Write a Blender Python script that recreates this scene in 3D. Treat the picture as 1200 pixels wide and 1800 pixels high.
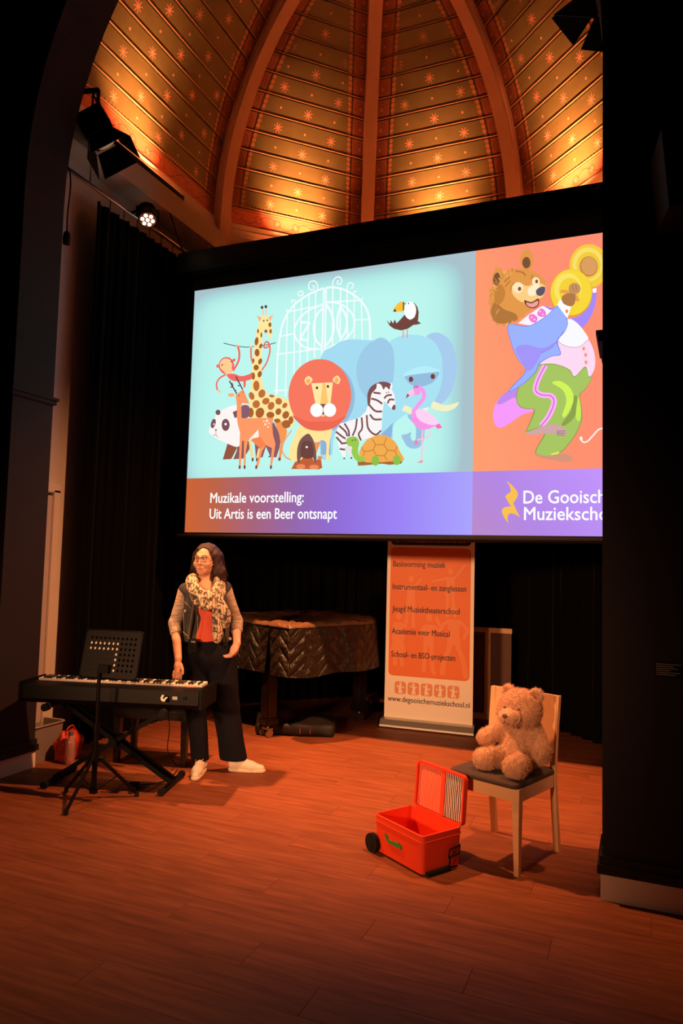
import bpy, bmesh, math, random
import numpy as np
from math import sin, cos, pi, radians, sqrt, hypot, atan2
from mathutils import Vector, Matrix, Euler
from mathutils.geometry import tessellate_polygon

for _o in list(bpy.data.objects):
    bpy.data.objects.remove(_o, do_unlink=True)
scene = bpy.context.scene
COL = scene.collection
random.seed(7)

# ------------------------------------------------------------------ camera, world, stage light, exposure
# World frame: X runs along the stage opening, Y goes into the apse, Z up. Metres.
cam_data = bpy.data.cameras.new('camera')
cam_data.sensor_fit = 'VERTICAL'
cam_data.sensor_height = 36.0
cam_data.sensor_width = 24.0
cam_data.lens = 25.0
cam_data.clip_start = 0.05
camera = bpy.data.objects.new('camera', cam_data)
COL.objects.link(camera)
camera.matrix_world = (Matrix.Translation((2.15, -3.68, 1.567)) @ Matrix.Rotation(radians(22.5), 4, 'Z')
                       @ Matrix.Rotation(radians(94.0), 4, 'X') @ Matrix.Rotation(radians(1.5), 4, 'Z'))
scene.camera = camera

world = bpy.data.worlds.new('World')
scene.world = world
world.use_nodes = True
world.node_tree.nodes['Background'].inputs[0].default_value = (0.9, 0.55, 0.6, 1)
world.node_tree.nodes['Background'].inputs[1].default_value = 0.006

scene.view_settings.view_transform = 'Standard'
scene.view_settings.look = 'None'
scene.view_settings.exposure = 0.0
scene.view_settings.gamma = 1.0
scene.view_settings.use_curve_mapping = False

def spot(name, loc, target, power, color, angle, blend=0.6, size=0.12):
    l = bpy.data.lights.new(name, 'SPOT')
    l.energy = power; l.color = color; l.spot_size = radians(angle); l.spot_blend = blend
    l.shadow_soft_size = size
    o = bpy.data.objects.new(name, l)
    COL.objects.link(o)
    o.location = loc
    o.rotation_euler = (Vector(target) - Vector(loc)).to_track_quat('-Z', 'Y').to_euler()
    return o

# two front-of-house spots far back in the nave with warm gel; the steep light comes from the lanterns behind the arch
spot('stage_spot', (-1.6, -10.0, 3.1), (0.40, 1.2, 1.00), 4000, (1.0, 0.46, 0.21), 23, 0.8, 0.4)
spot('stage_spot', (0.6, -10.5, 3.1), (-0.50, 1.2, 1.10), 1800, (1.0, 0.46, 0.21), 18, 0.8, 0.4)

# ------------------------------------------------------------------ helpers
def link(o, parent=None):
    COL.objects.link(o)
    if parent is not None:
        o.parent = parent
    return o

def tag(o, label=None, cat=None, group=None, kind=None):
    if label: o['label'] = label
    if cat: o['category'] = cat
    if group: o['group'] = group
    if kind: o['kind'] = kind
    return o

def thing(name, label, cat, loc=(0, 0, 0), rz=0.0, group=None, kind=None):
    o = bpy.data.objects.new(name, None)
    o.empty_display_size = 0.1
    link(o)
    o.location = loc
    o.rotation_euler = (0, 0, rz)
    return tag(o, label, cat, group, kind)

def obj(name, bm, mat, parent=None, smooth=False):
    me = bpy.data.meshes.new(name)
    if isinstance(bm, bmesh.types.BMesh):
        bm.to_mesh(me); bm.free()
    else:
        v, f = bm
        me.from_pydata([tuple(p) for p in v], [], [tuple(int(i) for i in q) for q in f])
    me.update()
    mats = mat if isinstance(mat, (list, tuple)) else [mat]
    for m in mats:
        me.materials.append(m)
    if smooth:
        me.polygons.foreach_set('use_smooth', [True] * len(me.polygons))
    o = bpy.data.objects.new(name, me)
    return link(o, parent)

def share(name, src, parent, loc=(0, 0, 0), rot=(0, 0, 0)):
    o = bpy.data.objects.new(name, src.data)
    link(o, parent)
    o.location = loc; o.rotation_euler = rot
    return o

def BM():
    return bmesh.new()

def add_faces(bm, verts, faces, mi=0):
    vs = [bm.verts.new(v) for v in verts]
    out = []
    for f in faces:
        try:
            q = bm.faces.new([vs[i] for i in f]); q.material_index = mi; out.append(q)
        except ValueError:
            pass
    return vs, out

def box(bm, c, s, rot=None, bev=0.0, mi=0):
    """box centred on c with size s; rot is a Matrix (3x3) or Euler angles"""
    hx, hy, hz = s[0] / 2, s[1] / 2, s[2] / 2
    R = Matrix.Identity(3)
    if rot is not None:
        R = rot if isinstance(rot, Matrix) else Euler(rot).to_matrix()
    c = Vector(c)
    if bev <= 0:
        vs = [(x, y, z) for z in (-hz, hz) for y in (-hy, hy) for x in (-hx, hx)]
        fs = [(0, 2, 3, 1), (4, 5, 7, 6), (0, 1, 5, 4), (2, 6, 7, 3), (0, 4, 6, 2), (1, 3, 7, 5)]
        return add_faces(bm, [c + R @ Vector(v) for v in vs], fs, mi)
    t = bmesh.new()
    bmesh.ops.create_cube(t, size=1.0)
    for v in t.verts:
        v.co = Vector((v.co.x * s[0], v.co.y * s[1], v.co.z * s[2]))
    bmesh.ops.bevel(t, geom=list(t.edges), offset=bev, segments=2, affect='EDGES')
    t.verts.index_update()
    r = add_faces(bm, [c + R @ v.co for v in t.verts], [[v.index for v in f.verts] for f in t.faces], mi)
    t.free()
    return r

def frame_from(d):
    d = Vector(d).normalized()
    a = Vector((0, 0, 1)) if abs(d.z) < 0.95 else Vector((1, 0, 0))
    u = d.cross(a).normalized()
    return d, u, u.cross(d).normalized()

def cyl(bm, p0, p1, r0, r1=None, n=14, mi=0, caps=True):
    r1 = r0 if r1 is None else r1
    p0 = Vector(p0); p1 = Vector(p1)
    d, u, w = frame_from(p1 - p0)
    vs = []
    for p, r in ((p0, r0), (p1, r1)):
        for i in range(n):
            a = 2 * pi * i / n
            vs.append(p + u * (r * cos(a)) + w * (r * sin(a)))
    fs = [(i, (i + 1) % n, n + (i + 1) % n, n + i) for i in range(n)]
    if caps:
        fs += [tuple(range(n))[::-1], tuple(range(n, 2 * n))]
    return add_faces(bm, vs, fs, mi)

def catmull(pts, n=6, closed=False):
    pts = [Vector(p) for p in pts]
    if len(pts) < 3:
        return pts
    out = []
    m = len(pts)
    rng = range(m) if closed else range(m - 1)
    for i in rng:
        if closed:
            a, b, c, d = pts[(i - 1) % m], pts[i], pts[(i + 1) % m], pts[(i + 2) % m]
        else:
            a = pts[i - 1] if i > 0 else pts[0] * 2 - pts[1]
            b, c = pts[i], pts[i + 1]
            d = pts[i + 2] if i + 2 < m else pts[-1] * 2 - pts[-2]
        for k in range(n):
            t = k / n
            out.append(0.5 * ((2 * b) + (c - a) * t + (2 * a - 5 * b + 4 * c - d) * t * t + (3 * b - a - 3 * c + d) * t ** 3))
    if not closed:
        out.append(pts[-1])
    return out

def tube(bm, pts, r, n=8, mi=0, closed=False, smooth=0):
    pts = [Vector(p) for p in pts]
    if smooth:
        pts = catmull(pts, smooth, closed)
    rs = r if isinstance(r, (list, tuple)) else [r] * len(pts)
    if len(rs) != len(pts):
        rs = [np.interp(i / (len(pts) - 1), np.linspace(0, 1, len(rs)), rs) for i in range(len(pts))]
    vs = []; m = len(pts)
    prev = None
    for i, p in enumerate(pts):
        if closed:
            d = pts[(i + 1) % m] - pts[i - 1]
        else:
            d = pts[min(i + 1, m - 1)] - pts[max(i - 1, 0)]
        d.normalize()
        if prev is None:
            _, u, w = frame_from(d)
        else:
            u = prev - d * prev.dot(d)
            u.normalize(); w = u.cross(d)
        prev = u
        for k in range(n):
            a = 2 * pi * k / n
            vs.append(p + u * (rs[i] * cos(a)) + w * (rs[i] * sin(a)))
    fs = []
    for i in range(m if closed else m - 1):
        j = (i + 1) % m
        for k in range(n):
            fs.append((i * n + k, i * n + (k + 1) % n, j * n + (k + 1) % n, j * n + k))
    if not closed:
        fs += [tuple(range(n))[::-1], tuple(range((m - 1) * n, m * n))]
    return add_faces(bm, vs, fs, mi)

def lathe(bm, prof, c=(0, 0, 0), n=20, mi=0):
    c = Vector(c)
    vs = []; m = len(prof)
    for r, z in prof:
        for k in range(n):
            a = 2 * pi * k / n
            vs.append(c + Vector((r * cos(a), r * sin(a), z)))
    fs = []
    for i in range(m - 1):
        for k in range(n):
            fs.append((i * n + k, i * n + (k + 1) % n, (i + 1) * n + (k + 1) % n, (i + 1) * n + k))
    fs += [tuple(range(n))[::-1], tuple(range((m - 1) * n, m * n))]
    return add_faces(bm, vs, fs, mi)

def prism(bm, poly, axis, lo, hi, mi=0):
    """polygon in the plane normal to axis ('x','y','z'), extruded from lo to hi"""
    def P(a, b, t):
        return {'x': (t, a, b), 'y': (a, t, b), 'z': (a, b, t)}[axis]
    n = len(poly)
    vs = [P(a, b, lo) for a, b in poly] + [P(a, b, hi) for a, b in poly]
    tris = tessellate_polygon([[Vector((a, b, 0)) for a, b in poly]])
    fs = [tuple(t) for t in tris] + [tuple(i + n for i in t[::-1]) for t in tris]
    fs += [(i, (i + 1) % n, n + (i + 1) % n, n + i) for i in range(n)]
    r = add_faces(bm, vs, fs, mi)
    bmesh.ops.recalc_face_normals(bm, faces=r[1])
    return r

# ---- materials
class NX:
    """tiny wrapper to write node maths as expressions"""
    def __init__(s, nt, sock): s.nt = nt; s.k = sock
    def _m(s, op, b=None, c=None):
        n = s.nt.nodes.new('ShaderNodeMath'); n.operation = op
        for i, v in enumerate((s, b, c)):
            if v is None: continue
            if isinstance(v, NX): s.nt.links.new(v.k, n.inputs[i])
            else: n.inputs[i].default_value = v
        return NX(s.nt, n.outputs[0])
    def __add__(s, o): return s._m('ADD', o)
    __radd__ = __add__
    def __sub__(s, o): return s._m('SUBTRACT', o)
    def __rsub__(s, o): return (s * -1.0) + o
    def __mul__(s, o): return s._m('MULTIPLY', o)
    __rmul__ = __mul__
    def __truediv__(s, o): return s._m('DIVIDE', o)
    def lt(s, o): return s._m('LESS_THAN', o)
    def gt(s, o): return s._m('GREATER_THAN', o)
    def frac(s): return s._m('FRACT')
    def floor(s): return s._m('FLOOR')
    def abs(s): return s._m('ABSOLUTE')
    def sin(s): return s._m('SINE')
    def cos(s): return s._m('COSINE')
    def sqrt(s): return s._m('SQRT')
    def pow(s, o): return s._m('POWER', o)
    def min(s, o): return s._m('MINIMUM', o)
    def max(s, o): return s._m('MAXIMUM', o)
    def atan2(s, o): return s._m('ARCTAN2', o)
    def mod2(s): return s._m('FLOORED_MODULO', 2.0)

def lin(h):
    """sRGB hex -> linear rgba"""
    c = [int(h[i:i + 2], 16) / 255 for i in (0, 2, 4)]
    return tuple((x / 12.92 if x <= 0.04045 else ((x + 0.055) / 1.055) ** 2.4) for x in c) + (1.0,)

def mat(name, col, rough=0.6, metal=0.0, spec=0.4, bump=0.0, bscale=200.0, var=0.0, vscale=8.0, sheen=0.0, trans=0.0, alpha=1.0, emit=None, estr=0.0, stretch=None):
    m = bpy.data.materials.new(name); m.use_nodes = True
    nt = m.node_tree; b = nt.nodes['Principled BSDF']
    col = lin(col) if isinstance(col, str) else tuple(col) + (1.0,) * (4 - len(col))
    b.inputs['Base Color'].default_value = col
    b.inputs['Roughness'].default_value = rough
    b.inputs['Metallic'].default_value = metal
    b.inputs['Specular IOR Level'].default_value = spec
    b.inputs['Sheen Weight'].default_value = sheen
    b.inputs['Transmission Weight'].default_value = trans
    b.inputs['Alpha'].default_value = alpha
    if emit:
        b.inputs['Emission Color'].default_value = lin(emit); b.inputs['Emission Strength'].default_value = estr
    if var > 0 or bump > 0:
        tc = nt.nodes.new('ShaderNodeTexCoord')
        src = tc.outputs['Object']
        if stretch:
            mp = nt.nodes.new('ShaderNodeMapping'); mp.inputs['Scale'].default_value = stretch
            nt.links.new(src, mp.inputs[0]); src = mp.outputs[0]
        if var > 0:
            n = nt.nodes.new('ShaderNodeTexNoise'); n.inputs['Scale'].default_value = vscale; n.inputs['Detail'].default_value = 5
            nt.links.new(src, n.inputs['Vector'])
            mx = nt.nodes.new('ShaderNodeMix'); mx.data_type = 'RGBA'
            mx.inputs['A'].default_value = tuple(max(0, c * (1 - var)) for c in col[:3]) + (1,)
            mx.inputs['B'].default_value = tuple(min(1, c * (1 + var)) for c in col[:3]) + (1,)
            nt.links.new(n.outputs['Fac'], mx.inputs['Factor']); nt.links.new(mx.outputs['Result'], b.inputs['Base Color'])
        if bump > 0:
            n2 = nt.nodes.new('ShaderNodeTexNoise'); n2.inputs['Scale'].default_value = bscale; n2.inputs['Detail'].default_value = 3
            nt.links.new(src, n2.inputs['Vector'])
            bp = nt.nodes.new('ShaderNodeBump'); bp.inputs['Strength'].default_value = bump; bp.inputs['Distance'].default_value = 0.01
            nt.links.new(n2.outputs['Fac'], bp.inputs['Height']); nt.links.new(bp.outputs[0], b.inputs['Normal'])
    return m

def mixc(nt, fac, a, b):
    mx = nt.nodes.new('ShaderNodeMix'); mx.data_type = 'RGBA'
    if isinstance(fac, NX): nt.links.new(fac.k, mx.inputs['Factor'])
    else: mx.inputs['Factor'].default_value = fac
    for nm, v in (('A', a), ('B', b)):
        if isinstance(v, tuple): mx.inputs[nm].default_value = v
        else: nt.links.new(v, mx.inputs[nm])
    return mx.outputs['Result']

_em = {}
def emis(h, k=1.0):
    key = (h, k)
    if key not in _em:
        m = bpy.data.materials.new('projected_' + h); m.use_nodes = True
        nt = m.node_tree
        nt.nodes.remove(nt.nodes['Principled BSDF'])
        e = nt.nodes.new('ShaderNodeEmission'); e.inputs[0].default_value = lin(h); e.inputs[1].default_value = k
        nt.links.new(e.outputs[0], nt.nodes['Material Output'].inputs[0])
        _em[key] = m
    return _em[key]

# ---- signed distance field bodies
class SDF:
    def __init__(s, lo, hi, h):
        s.lo = np.array(lo, float); s.h = h
        s.n = np.ceil((np.array(hi, float) - s.lo) / h).astype(int) + 1
        s.v = np.full(s.n, 1.0, np.float32)
    def _reg(s, lo, hi, m):
        a = np.clip(np.floor((np.array(lo) - m - s.lo) / s.h).astype(int), 0, s.n - 1)
        b = np.clip(np.ceil((np.array(hi) + m - s.lo) / s.h).astype(int) + 1, 1, s.n)
        sl = tuple(slice(i, j) for i, j in zip(a, b))
        ax = [s.lo[i] + s.h * np.arange(a[i], b[i]) for i in range(3)]
        return sl, np.meshgrid(*ax, indexing='ij', sparse=True)
    def _put(s, sl, d, k, op):
        o = s.v[sl]
        if op == 'sub':
            d = -d
            if k > 0:
                hh = np.clip(0.5 - 0.5 * (o - d) / k, 0, 1); s.v[sl] = o * (1 - hh) + d * hh + k * hh * (1 - hh)
            else: s.v[sl] = np.maximum(o, d)
        else:
            if k > 0:
                hh = np.clip(0.5 + 0.5 * (o - d) / k, 0, 1); s.v[sl] = o * (1 - hh) + d * hh - k * hh * (1 - hh)
            else: s.v[sl] = np.minimum(o, d)
    def cone(s, a, b, ra, rb, k=0.02, op='add', sq=(1, 1, 1)):
        a = np.array(a, float); b = np.array(b, float); q = np.array(sq, float)
        r = max(ra, rb) / min(sq)
        sl, (X, Y, Z) = s._reg(np.minimum(a, b) - r, np.maximum(a, b) + r, k + 3 * s.h)
        ab = (b - a) * q; L = max(1e-9, ab.dot(ab))
        px, py, pz = (X - a[0]) * q[0], (Y - a[1]) * q[1], (Z - a[2]) * q[2]
        t = np.clip((px * ab[0] + py * ab[1] + pz * ab[2]) / L, 0, 1)
        d = np.sqrt((px - t * ab[0]) ** 2 + (py - t * ab[1]) ** 2 + (pz - t * ab[2]) ** 2) - (ra + t * (rb - ra))
        s._put(sl, d.astype(np.float32), k, op); return s
    def ell(s, c, r, k=0.02, R=None, op='add'):
        c = np.array(c, float); r = np.array(r, float); m = r.max()
        sl, (X, Y, Z) = s._reg(c - m, c + m, k + 3 * s.h)
        p = [X - c[0], Y - c[1], Z - c[2]]
        if R is not None:
            Rm = np.array(Euler(R).to_matrix()).T
            p = [Rm[i][0] * p[0] + Rm[i][1] * p[1] + Rm[i][2] * p[2] for i in range(3)]
        k0 = np.sqrt((p[0] / r[0]) ** 2 + (p[1] / r[1]) ** 2 + (p[2] / r[2]) ** 2)
        k1 = np.sqrt((p[0] / r[0] ** 2) ** 2 + (p[1] / r[1] ** 2) ** 2 + (p[2] / r[2] ** 2) ** 2)
        d = k0 * (k0 - 1) / np.maximum(k1, 1e-6)
        s._put(sl, d.astype(np.float32), k, op); return s
    def bx(s, c, hs, rad=0.01, k=0.0, R=None, op='add'):
        c = np.array(c, float); hs = np.array(hs, float); m = np.linalg.norm(hs) + rad
        sl, (X, Y, Z) = s._reg(c - m, c + m, k + 3 * s.h)
        p = [X - c[0], Y - c[1], Z - c[2]]
        if R is not None:
            Rm = np.array(Euler(R).to_matrix()).T
            p = [Rm[i][0] * p[0] + Rm[i][1] * p[1] + Rm[i][2] * p[2] for i in range(3)]
        q = [np.abs(p[i]) - (hs[i] - rad) for i in range(3)]
        d = np.sqrt(sum(np.maximum(x, 0) ** 2 for x in q)) + np.minimum(np.maximum(q[0], np.maximum(q[1], q[2])), 0) - rad
        s._put(sl, d.astype(np.float32), k, op); return s
    def plane(s, n, d0, op='sub'):
        """removes the half space n.p > d0"""
        ax = [s.lo[i] + s.h * np.arange(s.n[i]) for i in range(3)]
        X, Y, Z = np.meshgrid(*ax, indexing='ij', sparse=True)
        s.v = np.maximum(s.v, (n[0] * X + n[1] * Y + n[2] * Z - d0).astype(np.float32)); return s
    def warp(s, amp, f, seed=0):
        ax = [s.lo[i] + s.h * np.arange(s.n[i]) for i in range(3)]
        X, Y, Z = np.meshgrid(*ax, indexing='ij', sparse=True)
        s.v = s.v + (amp * (np.sin(f * X + seed) * np.sin(f * 1.1 * Y + 2 * seed + 1) + np.sin(f * 0.9 * Z + seed * 3) * np.sin(f * 1.3 * X + 2)) * 0.5).astype(np.float32); return s
    def mesh(s):
        v = s.v; n = v.shape
        v = np.where(v == 0, 1e-7, v)
        neg = v < 0
        cnt = sum(neg[i:n[0] - 1 + i, j:n[1] - 1 + j, k:n[2] - 1 + k].astype(np.int8) for i in (0, 1) for j in (0, 1) for k in (0, 1))
        act = (cnt > 0) & (cnt < 8)
        ci = np.argwhere(act)
        idx = np.full(act.shape, -1, np.int64); idx[act] = np.arange(len(ci))
        acc = np.zeros((len(ci), 3)); num = np.zeros(len(ci))
        cs = [(i, j, k) for i in (0, 1) for j in (0, 1) for k in (0, 1)]
        for a in range(8):
            for b in range(a + 1, 8):
                da = np.array(cs[b]) - np.array(cs[a])
                if np.abs(da).sum() != 1: continue
                A = ci + cs[a]; B = ci + cs[b]
                va = v[A[:, 0], A[:, 1], A[:, 2]]; vb = v[B[:, 0], B[:, 1], B[:, 2]]
                m = (va < 0) != (vb < 0)
                t = np.where(m, va / np.where(m, va - vb, 1), 0)
                acc[m] += (np.array(cs[a]) + t[:, None] * da)[m]; num[m] += 1
        P = s.lo + s.h * (ci + acc / num[:, None])
        F = []
        for ax in range(3):
            o1, o2 = (ax + 1) % 3, (ax + 2) % 3
            sl0 = [slice(1, -1)] * 3; sl1 = [slice(1, -1)] * 3
            sl0[ax] = slice(0, n[ax] - 1); sl1[ax] = slice(1, n[ax])
            a = neg[tuple(sl0)]; b = neg[tuple(sl1)]
            e = np.argwhere(a != b)
            if len(e) == 0: continue
            flip = a[e[:, 0], e[:, 1], e[:, 2]]
            off = np.ones(3, int); off[ax] = 0
            e = e + off
            def g(d1, d2):
                q = e.copy(); q[:, o1] -= d1; q[:, o2] -= d2
                return idx[q[:, 0], q[:, 1], q[:, 2]]
            q = np.stack([g(1, 1), g(0, 1), g(0, 0), g(1, 0)], 1)
            q[~flip] = q[~flip][:, ::-1]
            F.append(q[(q >= 0).all(1)])
        return P, np.concatenate(F)

def sdf_obj(name, s, m, parent, smooth_it=2):
    P, F = s.mesh()
    # a little Laplacian smoothing takes out the grid
    for _ in range(smooth_it):
        acc = np.zeros_like(P); c = np.zeros(len(P))
        for a, b in ((0, 1), (1, 2), (2, 3), (3, 0)):
            np.add.at(acc, F[:, a], P[F[:, b]]); np.add.at(c, F[:, a], 1)
            np.add.at(acc, F[:, b], P[F[:, a]]); np.add.at(c, F[:, b], 1)
        P = P * 0.4 + 0.6 * acc / np.maximum(c, 1)[:, None]
    me = bpy.data.meshes.new(name)
    me.vertices.add(len(P)); me.vertices.foreach_set('co', P.astype(np.float32).ravel())
    me.loops.add(F.size); me.loops.foreach_set('vertex_index', F.astype(np.int32).ravel())
    me.polygons.add(len(F)); me.polygons.foreach_set('loop_start', np.arange(0, F.size, 4, dtype=np.int32))
    me.polygons.foreach_set('use_smooth', np.ones(len(F), bool))
    me.update(calc_edges=True); me.validate()
    me.materials.append(m)
    o = bpy.data.objects.new(name, me)
    return link(o, parent)

def text_bm(body, width=None, cap=0.05, bold=0.0, sx=None):
    """flat lettering in the XZ plane, baseline at z=0, starting at x=0"""
    cu = bpy.data.curves.new('lettering', 'FONT'); cu.body = body; cu.size = 1.0; cu.resolution_u = 3
    o = bpy.data.objects.new('lettering', cu); COL.objects.link(o)
    bpy.context.view_layer.update()
    me = bpy.data.meshes.new_from_object(o.evaluated_get(bpy.context.evaluated_depsgraph_get()))
    bpy.data.objects.remove(o); bpy.data.curves.remove(cu)
    co = np.zeros(len(me.vertices) * 3); me.vertices.foreach_get('co', co); co = co.reshape(-1, 3)
    x0, x1 = co[:, 0].min(), co[:, 0].max()
    kz = cap / 0.70
    kx = width / (x1 - x0) if width else (sx or kz)
    out = np.stack([(co[:, 0] - x0) * kx, np.zeros(len(co)), co[:, 1] * kz], 1)
    fs = [list(p.vertices) for p in me.polygons]
    bpy.data.meshes.remove(me)
    # heavier strokes: the same letters again, shifted a hair and a hair behind
    b = bold * kz
    sh = [(0, 0), (-b, 0), (b, 0), (0, b), (0, -b)]
    N = len(out)
    F = [[i + k * N for i in f] for k in range(5) for f in fs]
    return np.concatenate([out + np.array([dx, 0.00004 * k, dz]) for k, (dx, dz) in enumerate(sh)]), F

def flat_xz(pts, y=0.0):
    """filled polygon in the XZ plane facing -Y"""
    tris = tessellate_polygon([[Vector((a, b, 0)) for a, b in pts]])
    vs = [(a, y, b) for a, b in pts]
    fs = []
    for t in tris:
        a, b, c = [Vector(vs[i]) for i in t]
        fs.append(tuple(t) if (b - a).cross(c - a).y < 0 else tuple(t[::-1]))
    return vs, fs

def stroke_xz(pts, w, y=0.0, n=4):
    p = catmull([(a, b, 0) for a, b in pts], n) if len(pts) > 2 else [Vector((a, b, 0)) for a, b in pts]
    L = []; R = []
    for i, q in enumerate(p):
        d = (p[min(i + 1, len(p) - 1)] - p[max(i - 1, 0)]); d.normalize()
        nn = Vector((-d.y, d.x, 0)) * (w / 2)
        L.append(q + nn); R.append(q - nn)
    vs = [(v.x, y, v.y) for v in L] + [(v.x, y, v.y) for v in R]
    m = len(p)
    return vs, [(i, m + i, m + i + 1, i + 1) for i in range(m - 1)]

def rrect(x0, z0, x1, z1, r, n=5):
    out = []
    for cx, cz, a0 in ((x1 - r, z1 - r, 0), (x0 + r, z1 - r, 90), (x0 + r, z0 + r, 180), (x1 - r, z0 + r, 270)):
        for k in range(n + 1):
            a = radians(a0 + 90 * k / n); out.append((cx + r * cos(a), cz + r * sin(a)))
    return out

class Flat:
    """collects flat shapes with several colours into one mesh"""
    def __init__(s): s.v = []; s.f = []; s.mi = []; s.m = []
    def add(s, vf, m):
        if m not in s.m: s.m.append(m)
        o = len(s.v); s.v += [tuple(p) for p in vf[0]]
        for q in vf[1]:
            s.f.append(tuple(int(i) + o for i in q)); s.mi.append(s.m.index(m))
    def build(s, name, parent):
        me = bpy.data.meshes.new(name); me.from_pydata(s.v, [], s.f)
        for m in s.m: me.materials.append(m)
        me.polygons.foreach_set('material_index', s.mi); me.update()
        return link(bpy.data.objects.new(name, me), parent)
# ------------------------------------------------------------------ materials of the room
M_BLACKWALL = mat('charcoal_paint', (0.020, 0.014, 0.016), 0.75, spec=0.25, bump=0.05, bscale=60)
M_BLACKTRIM = mat('black_cladding_trim', (0.010, 0.009, 0.010), 0.5, spec=0.3)
M_SKIRT = mat('pale_skirting_paint', (0.80, 0.70, 0.60), 0.6)
M_PLASTER = mat('off_white_plaster', (0.62, 0.56, 0.50), 0.85, var=0.06, vscale=3)
M_CREAM = mat('cream_woodwork_paint', (0.62, 0.52, 0.40), 0.55, var=0.05, vscale=5)
M_RIB = mat('painted_rib_timber', (0.66, 0.43, 0.29), 0.6, var=0.12, vscale=6, stretch=(1, 1, 0.3))
M_BACKING = mat('dark_vault_backing', (0.010, 0.007, 0.005), 0.9)
M_CURTAIN = mat('black_stage_velvet', (0.0022, 0.0018, 0.0018), 0.95, spec=0.05, sheen=0.02)
M_BLACK = mat('black_powder_coat', (0.0022, 0.002, 0.002), 0.5, spec=0.13)
M_BLACKSAT = mat('black_satin_plastic', (0.0024, 0.0022, 0.0022), 0.45, spec=0.14)
M_RUBBER = mat('black_rubber', (0.008, 0.008, 0.008), 0.8, spec=0.2)
M_STEEL = mat('brushed_steel', (0.55, 0.53, 0.50), 0.35, metal=1.0)
M_ALU = mat('anodised_aluminium', (0.62, 0.58, 0.52), 0.4, metal=0.9)

def floor_material():
    m = bpy.data.materials.new('reddish_oak_vinyl'); m.use_nodes = True
    nt = m.node_tree; b = nt.nodes['Principled BSDF']
    tc = nt.nodes.new('ShaderNodeTexCoord'); oi = nt.nodes.new('ShaderNodeObjectInfo')
    sc = nt.nodes.new('ShaderNodeVectorMath'); sc.operation = 'SCALE'; sc.inputs['Scale'].default_value = 37.0
    cmb = nt.nodes.new('ShaderNodeCombineXYZ')
    for i in range(3): nt.links.new(oi.outputs['Random'], cmb.inputs[i])
    nt.links.new(cmb.outputs[0], sc.inputs[0])
    ad = nt.nodes.new('ShaderNodeVectorMath'); ad.operation = 'ADD'
    nt.links.new(tc.outputs['Object'], ad.inputs[0]); nt.links.new(sc.outputs[0], ad.inputs[1])
    mp = nt.nodes.new('ShaderNodeMapping'); mp.inputs['Scale'].default_value = (1.3, 14.0, 1.0)
    nt.links.new(ad.outputs[0], mp.inputs[0])
    n1 = nt.nodes.new('ShaderNodeTexNoise'); n1.inputs['Scale'].default_value = 2.2; n1.inputs['Detail'].default_value = 6; n1.inputs['Distortion'].default_value = 0.6
    nt.links.new(mp.outputs[0], n1.inputs['Vector'])
    mp2 = nt.nodes.new('ShaderNodeMapping'); mp2.inputs['Scale'].default_value = (6.0, 160.0, 1.0)
    nt.links.new(ad.outputs[0], mp2.inputs[0])
    n2 = nt.nodes.new('ShaderNodeTexNoise'); n2.inputs['Scale'].default_value = 1.0; n2.inputs['Detail'].default_value = 4
    nt.links.new(mp2.outputs[0], n2.inputs['Vector'])
    f1 = NX(nt, n1.outputs['Fac']); f2 = NX(nt, n2.outputs['Fac']); rnd = NX(nt, oi.outputs['Random'])
    f = ((f1 - 0.5) * 1.9 + 0.5) * 0.70 + f2 * 0.20 + rnd * 0.10
    f = f.max(0.0).min(1.0)
    c = mixc(nt, f, (0.105, 0.029, 0.012, 1), (0.31, 0.100, 0.042, 1))
    nt.links.new(c, b.inputs['Base Color'])
    rr = f2 * 0.12 + 0.52
    nt.links.new(rr.k, b.inputs['Roughness'])
    b.inputs['Specular IOR Level'].default_value = 0.15
    bp = nt.nodes.new('ShaderNodeBump'); bp.inputs['Strength'].default_value = 0.12; bp.inputs['Distance'].default_value = 0.002
    nt.links.new(n2.outputs['Fac'], bp.inputs['Height']); nt.links.new(bp.outputs[0], b.inputs['Normal'])
    return m
M_FLOOR = floor_material()

def struct(name, bm, m, label=None, cat=None, parent=None, smooth=False):
    o = obj(name, bm, m, parent, smooth)
    if parent is None:
        o['kind'] = 'structure'
        if label: o['label'] = label
        if cat: o['category'] = cat
    return o

# ------------------------------------------------------------------ floor of loose-laid planks
bm = BM(); box(bm, (0.2, 0.75, -0.065), (9.4, 8.3, 0.11))
floor = struct('floor', bm, M_BACKING, 'reddish brown wood plank floor of the stage', 'floor')
PW, PL = 0.185, 1.30
bm = BM()
hx, hy = PL / 2 - 0.0003, PW / 2 - 0.0003
add_faces(bm, [(-hx, -hy, -0.01), (hx, -hy, -0.01), (hx, hy, -0.01), (-hx, hy, -0.01),
               (-hx, -hy, -0.0012), (hx, -hy, -0.0012), (hx, hy, -0.0012), (-hx, hy, -0.0012),
               (-hx + 0.0010, -hy + 0.0010, 0), (hx - 0.0010, -hy + 0.0010, 0), (hx - 0.0010, hy - 0.0010, 0), (-hx + 0.0010, hy - 0.0010, 0)],
          [(8, 9, 10, 11)] + [(a, (a + 1) % 4, 4 + (a + 1) % 4, 4 + a) for a in range(4)] + [(4 + a, 4 + (a + 1) % 4, 8 + (a + 1) % 4, 8 + a) for a in range(4)])
plank0 = None
offs = [0.0, 0.47, 0.94, 0.21, 0.68, 1.12, 0.35, 0.83]
row = 0
y = -2.55
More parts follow.
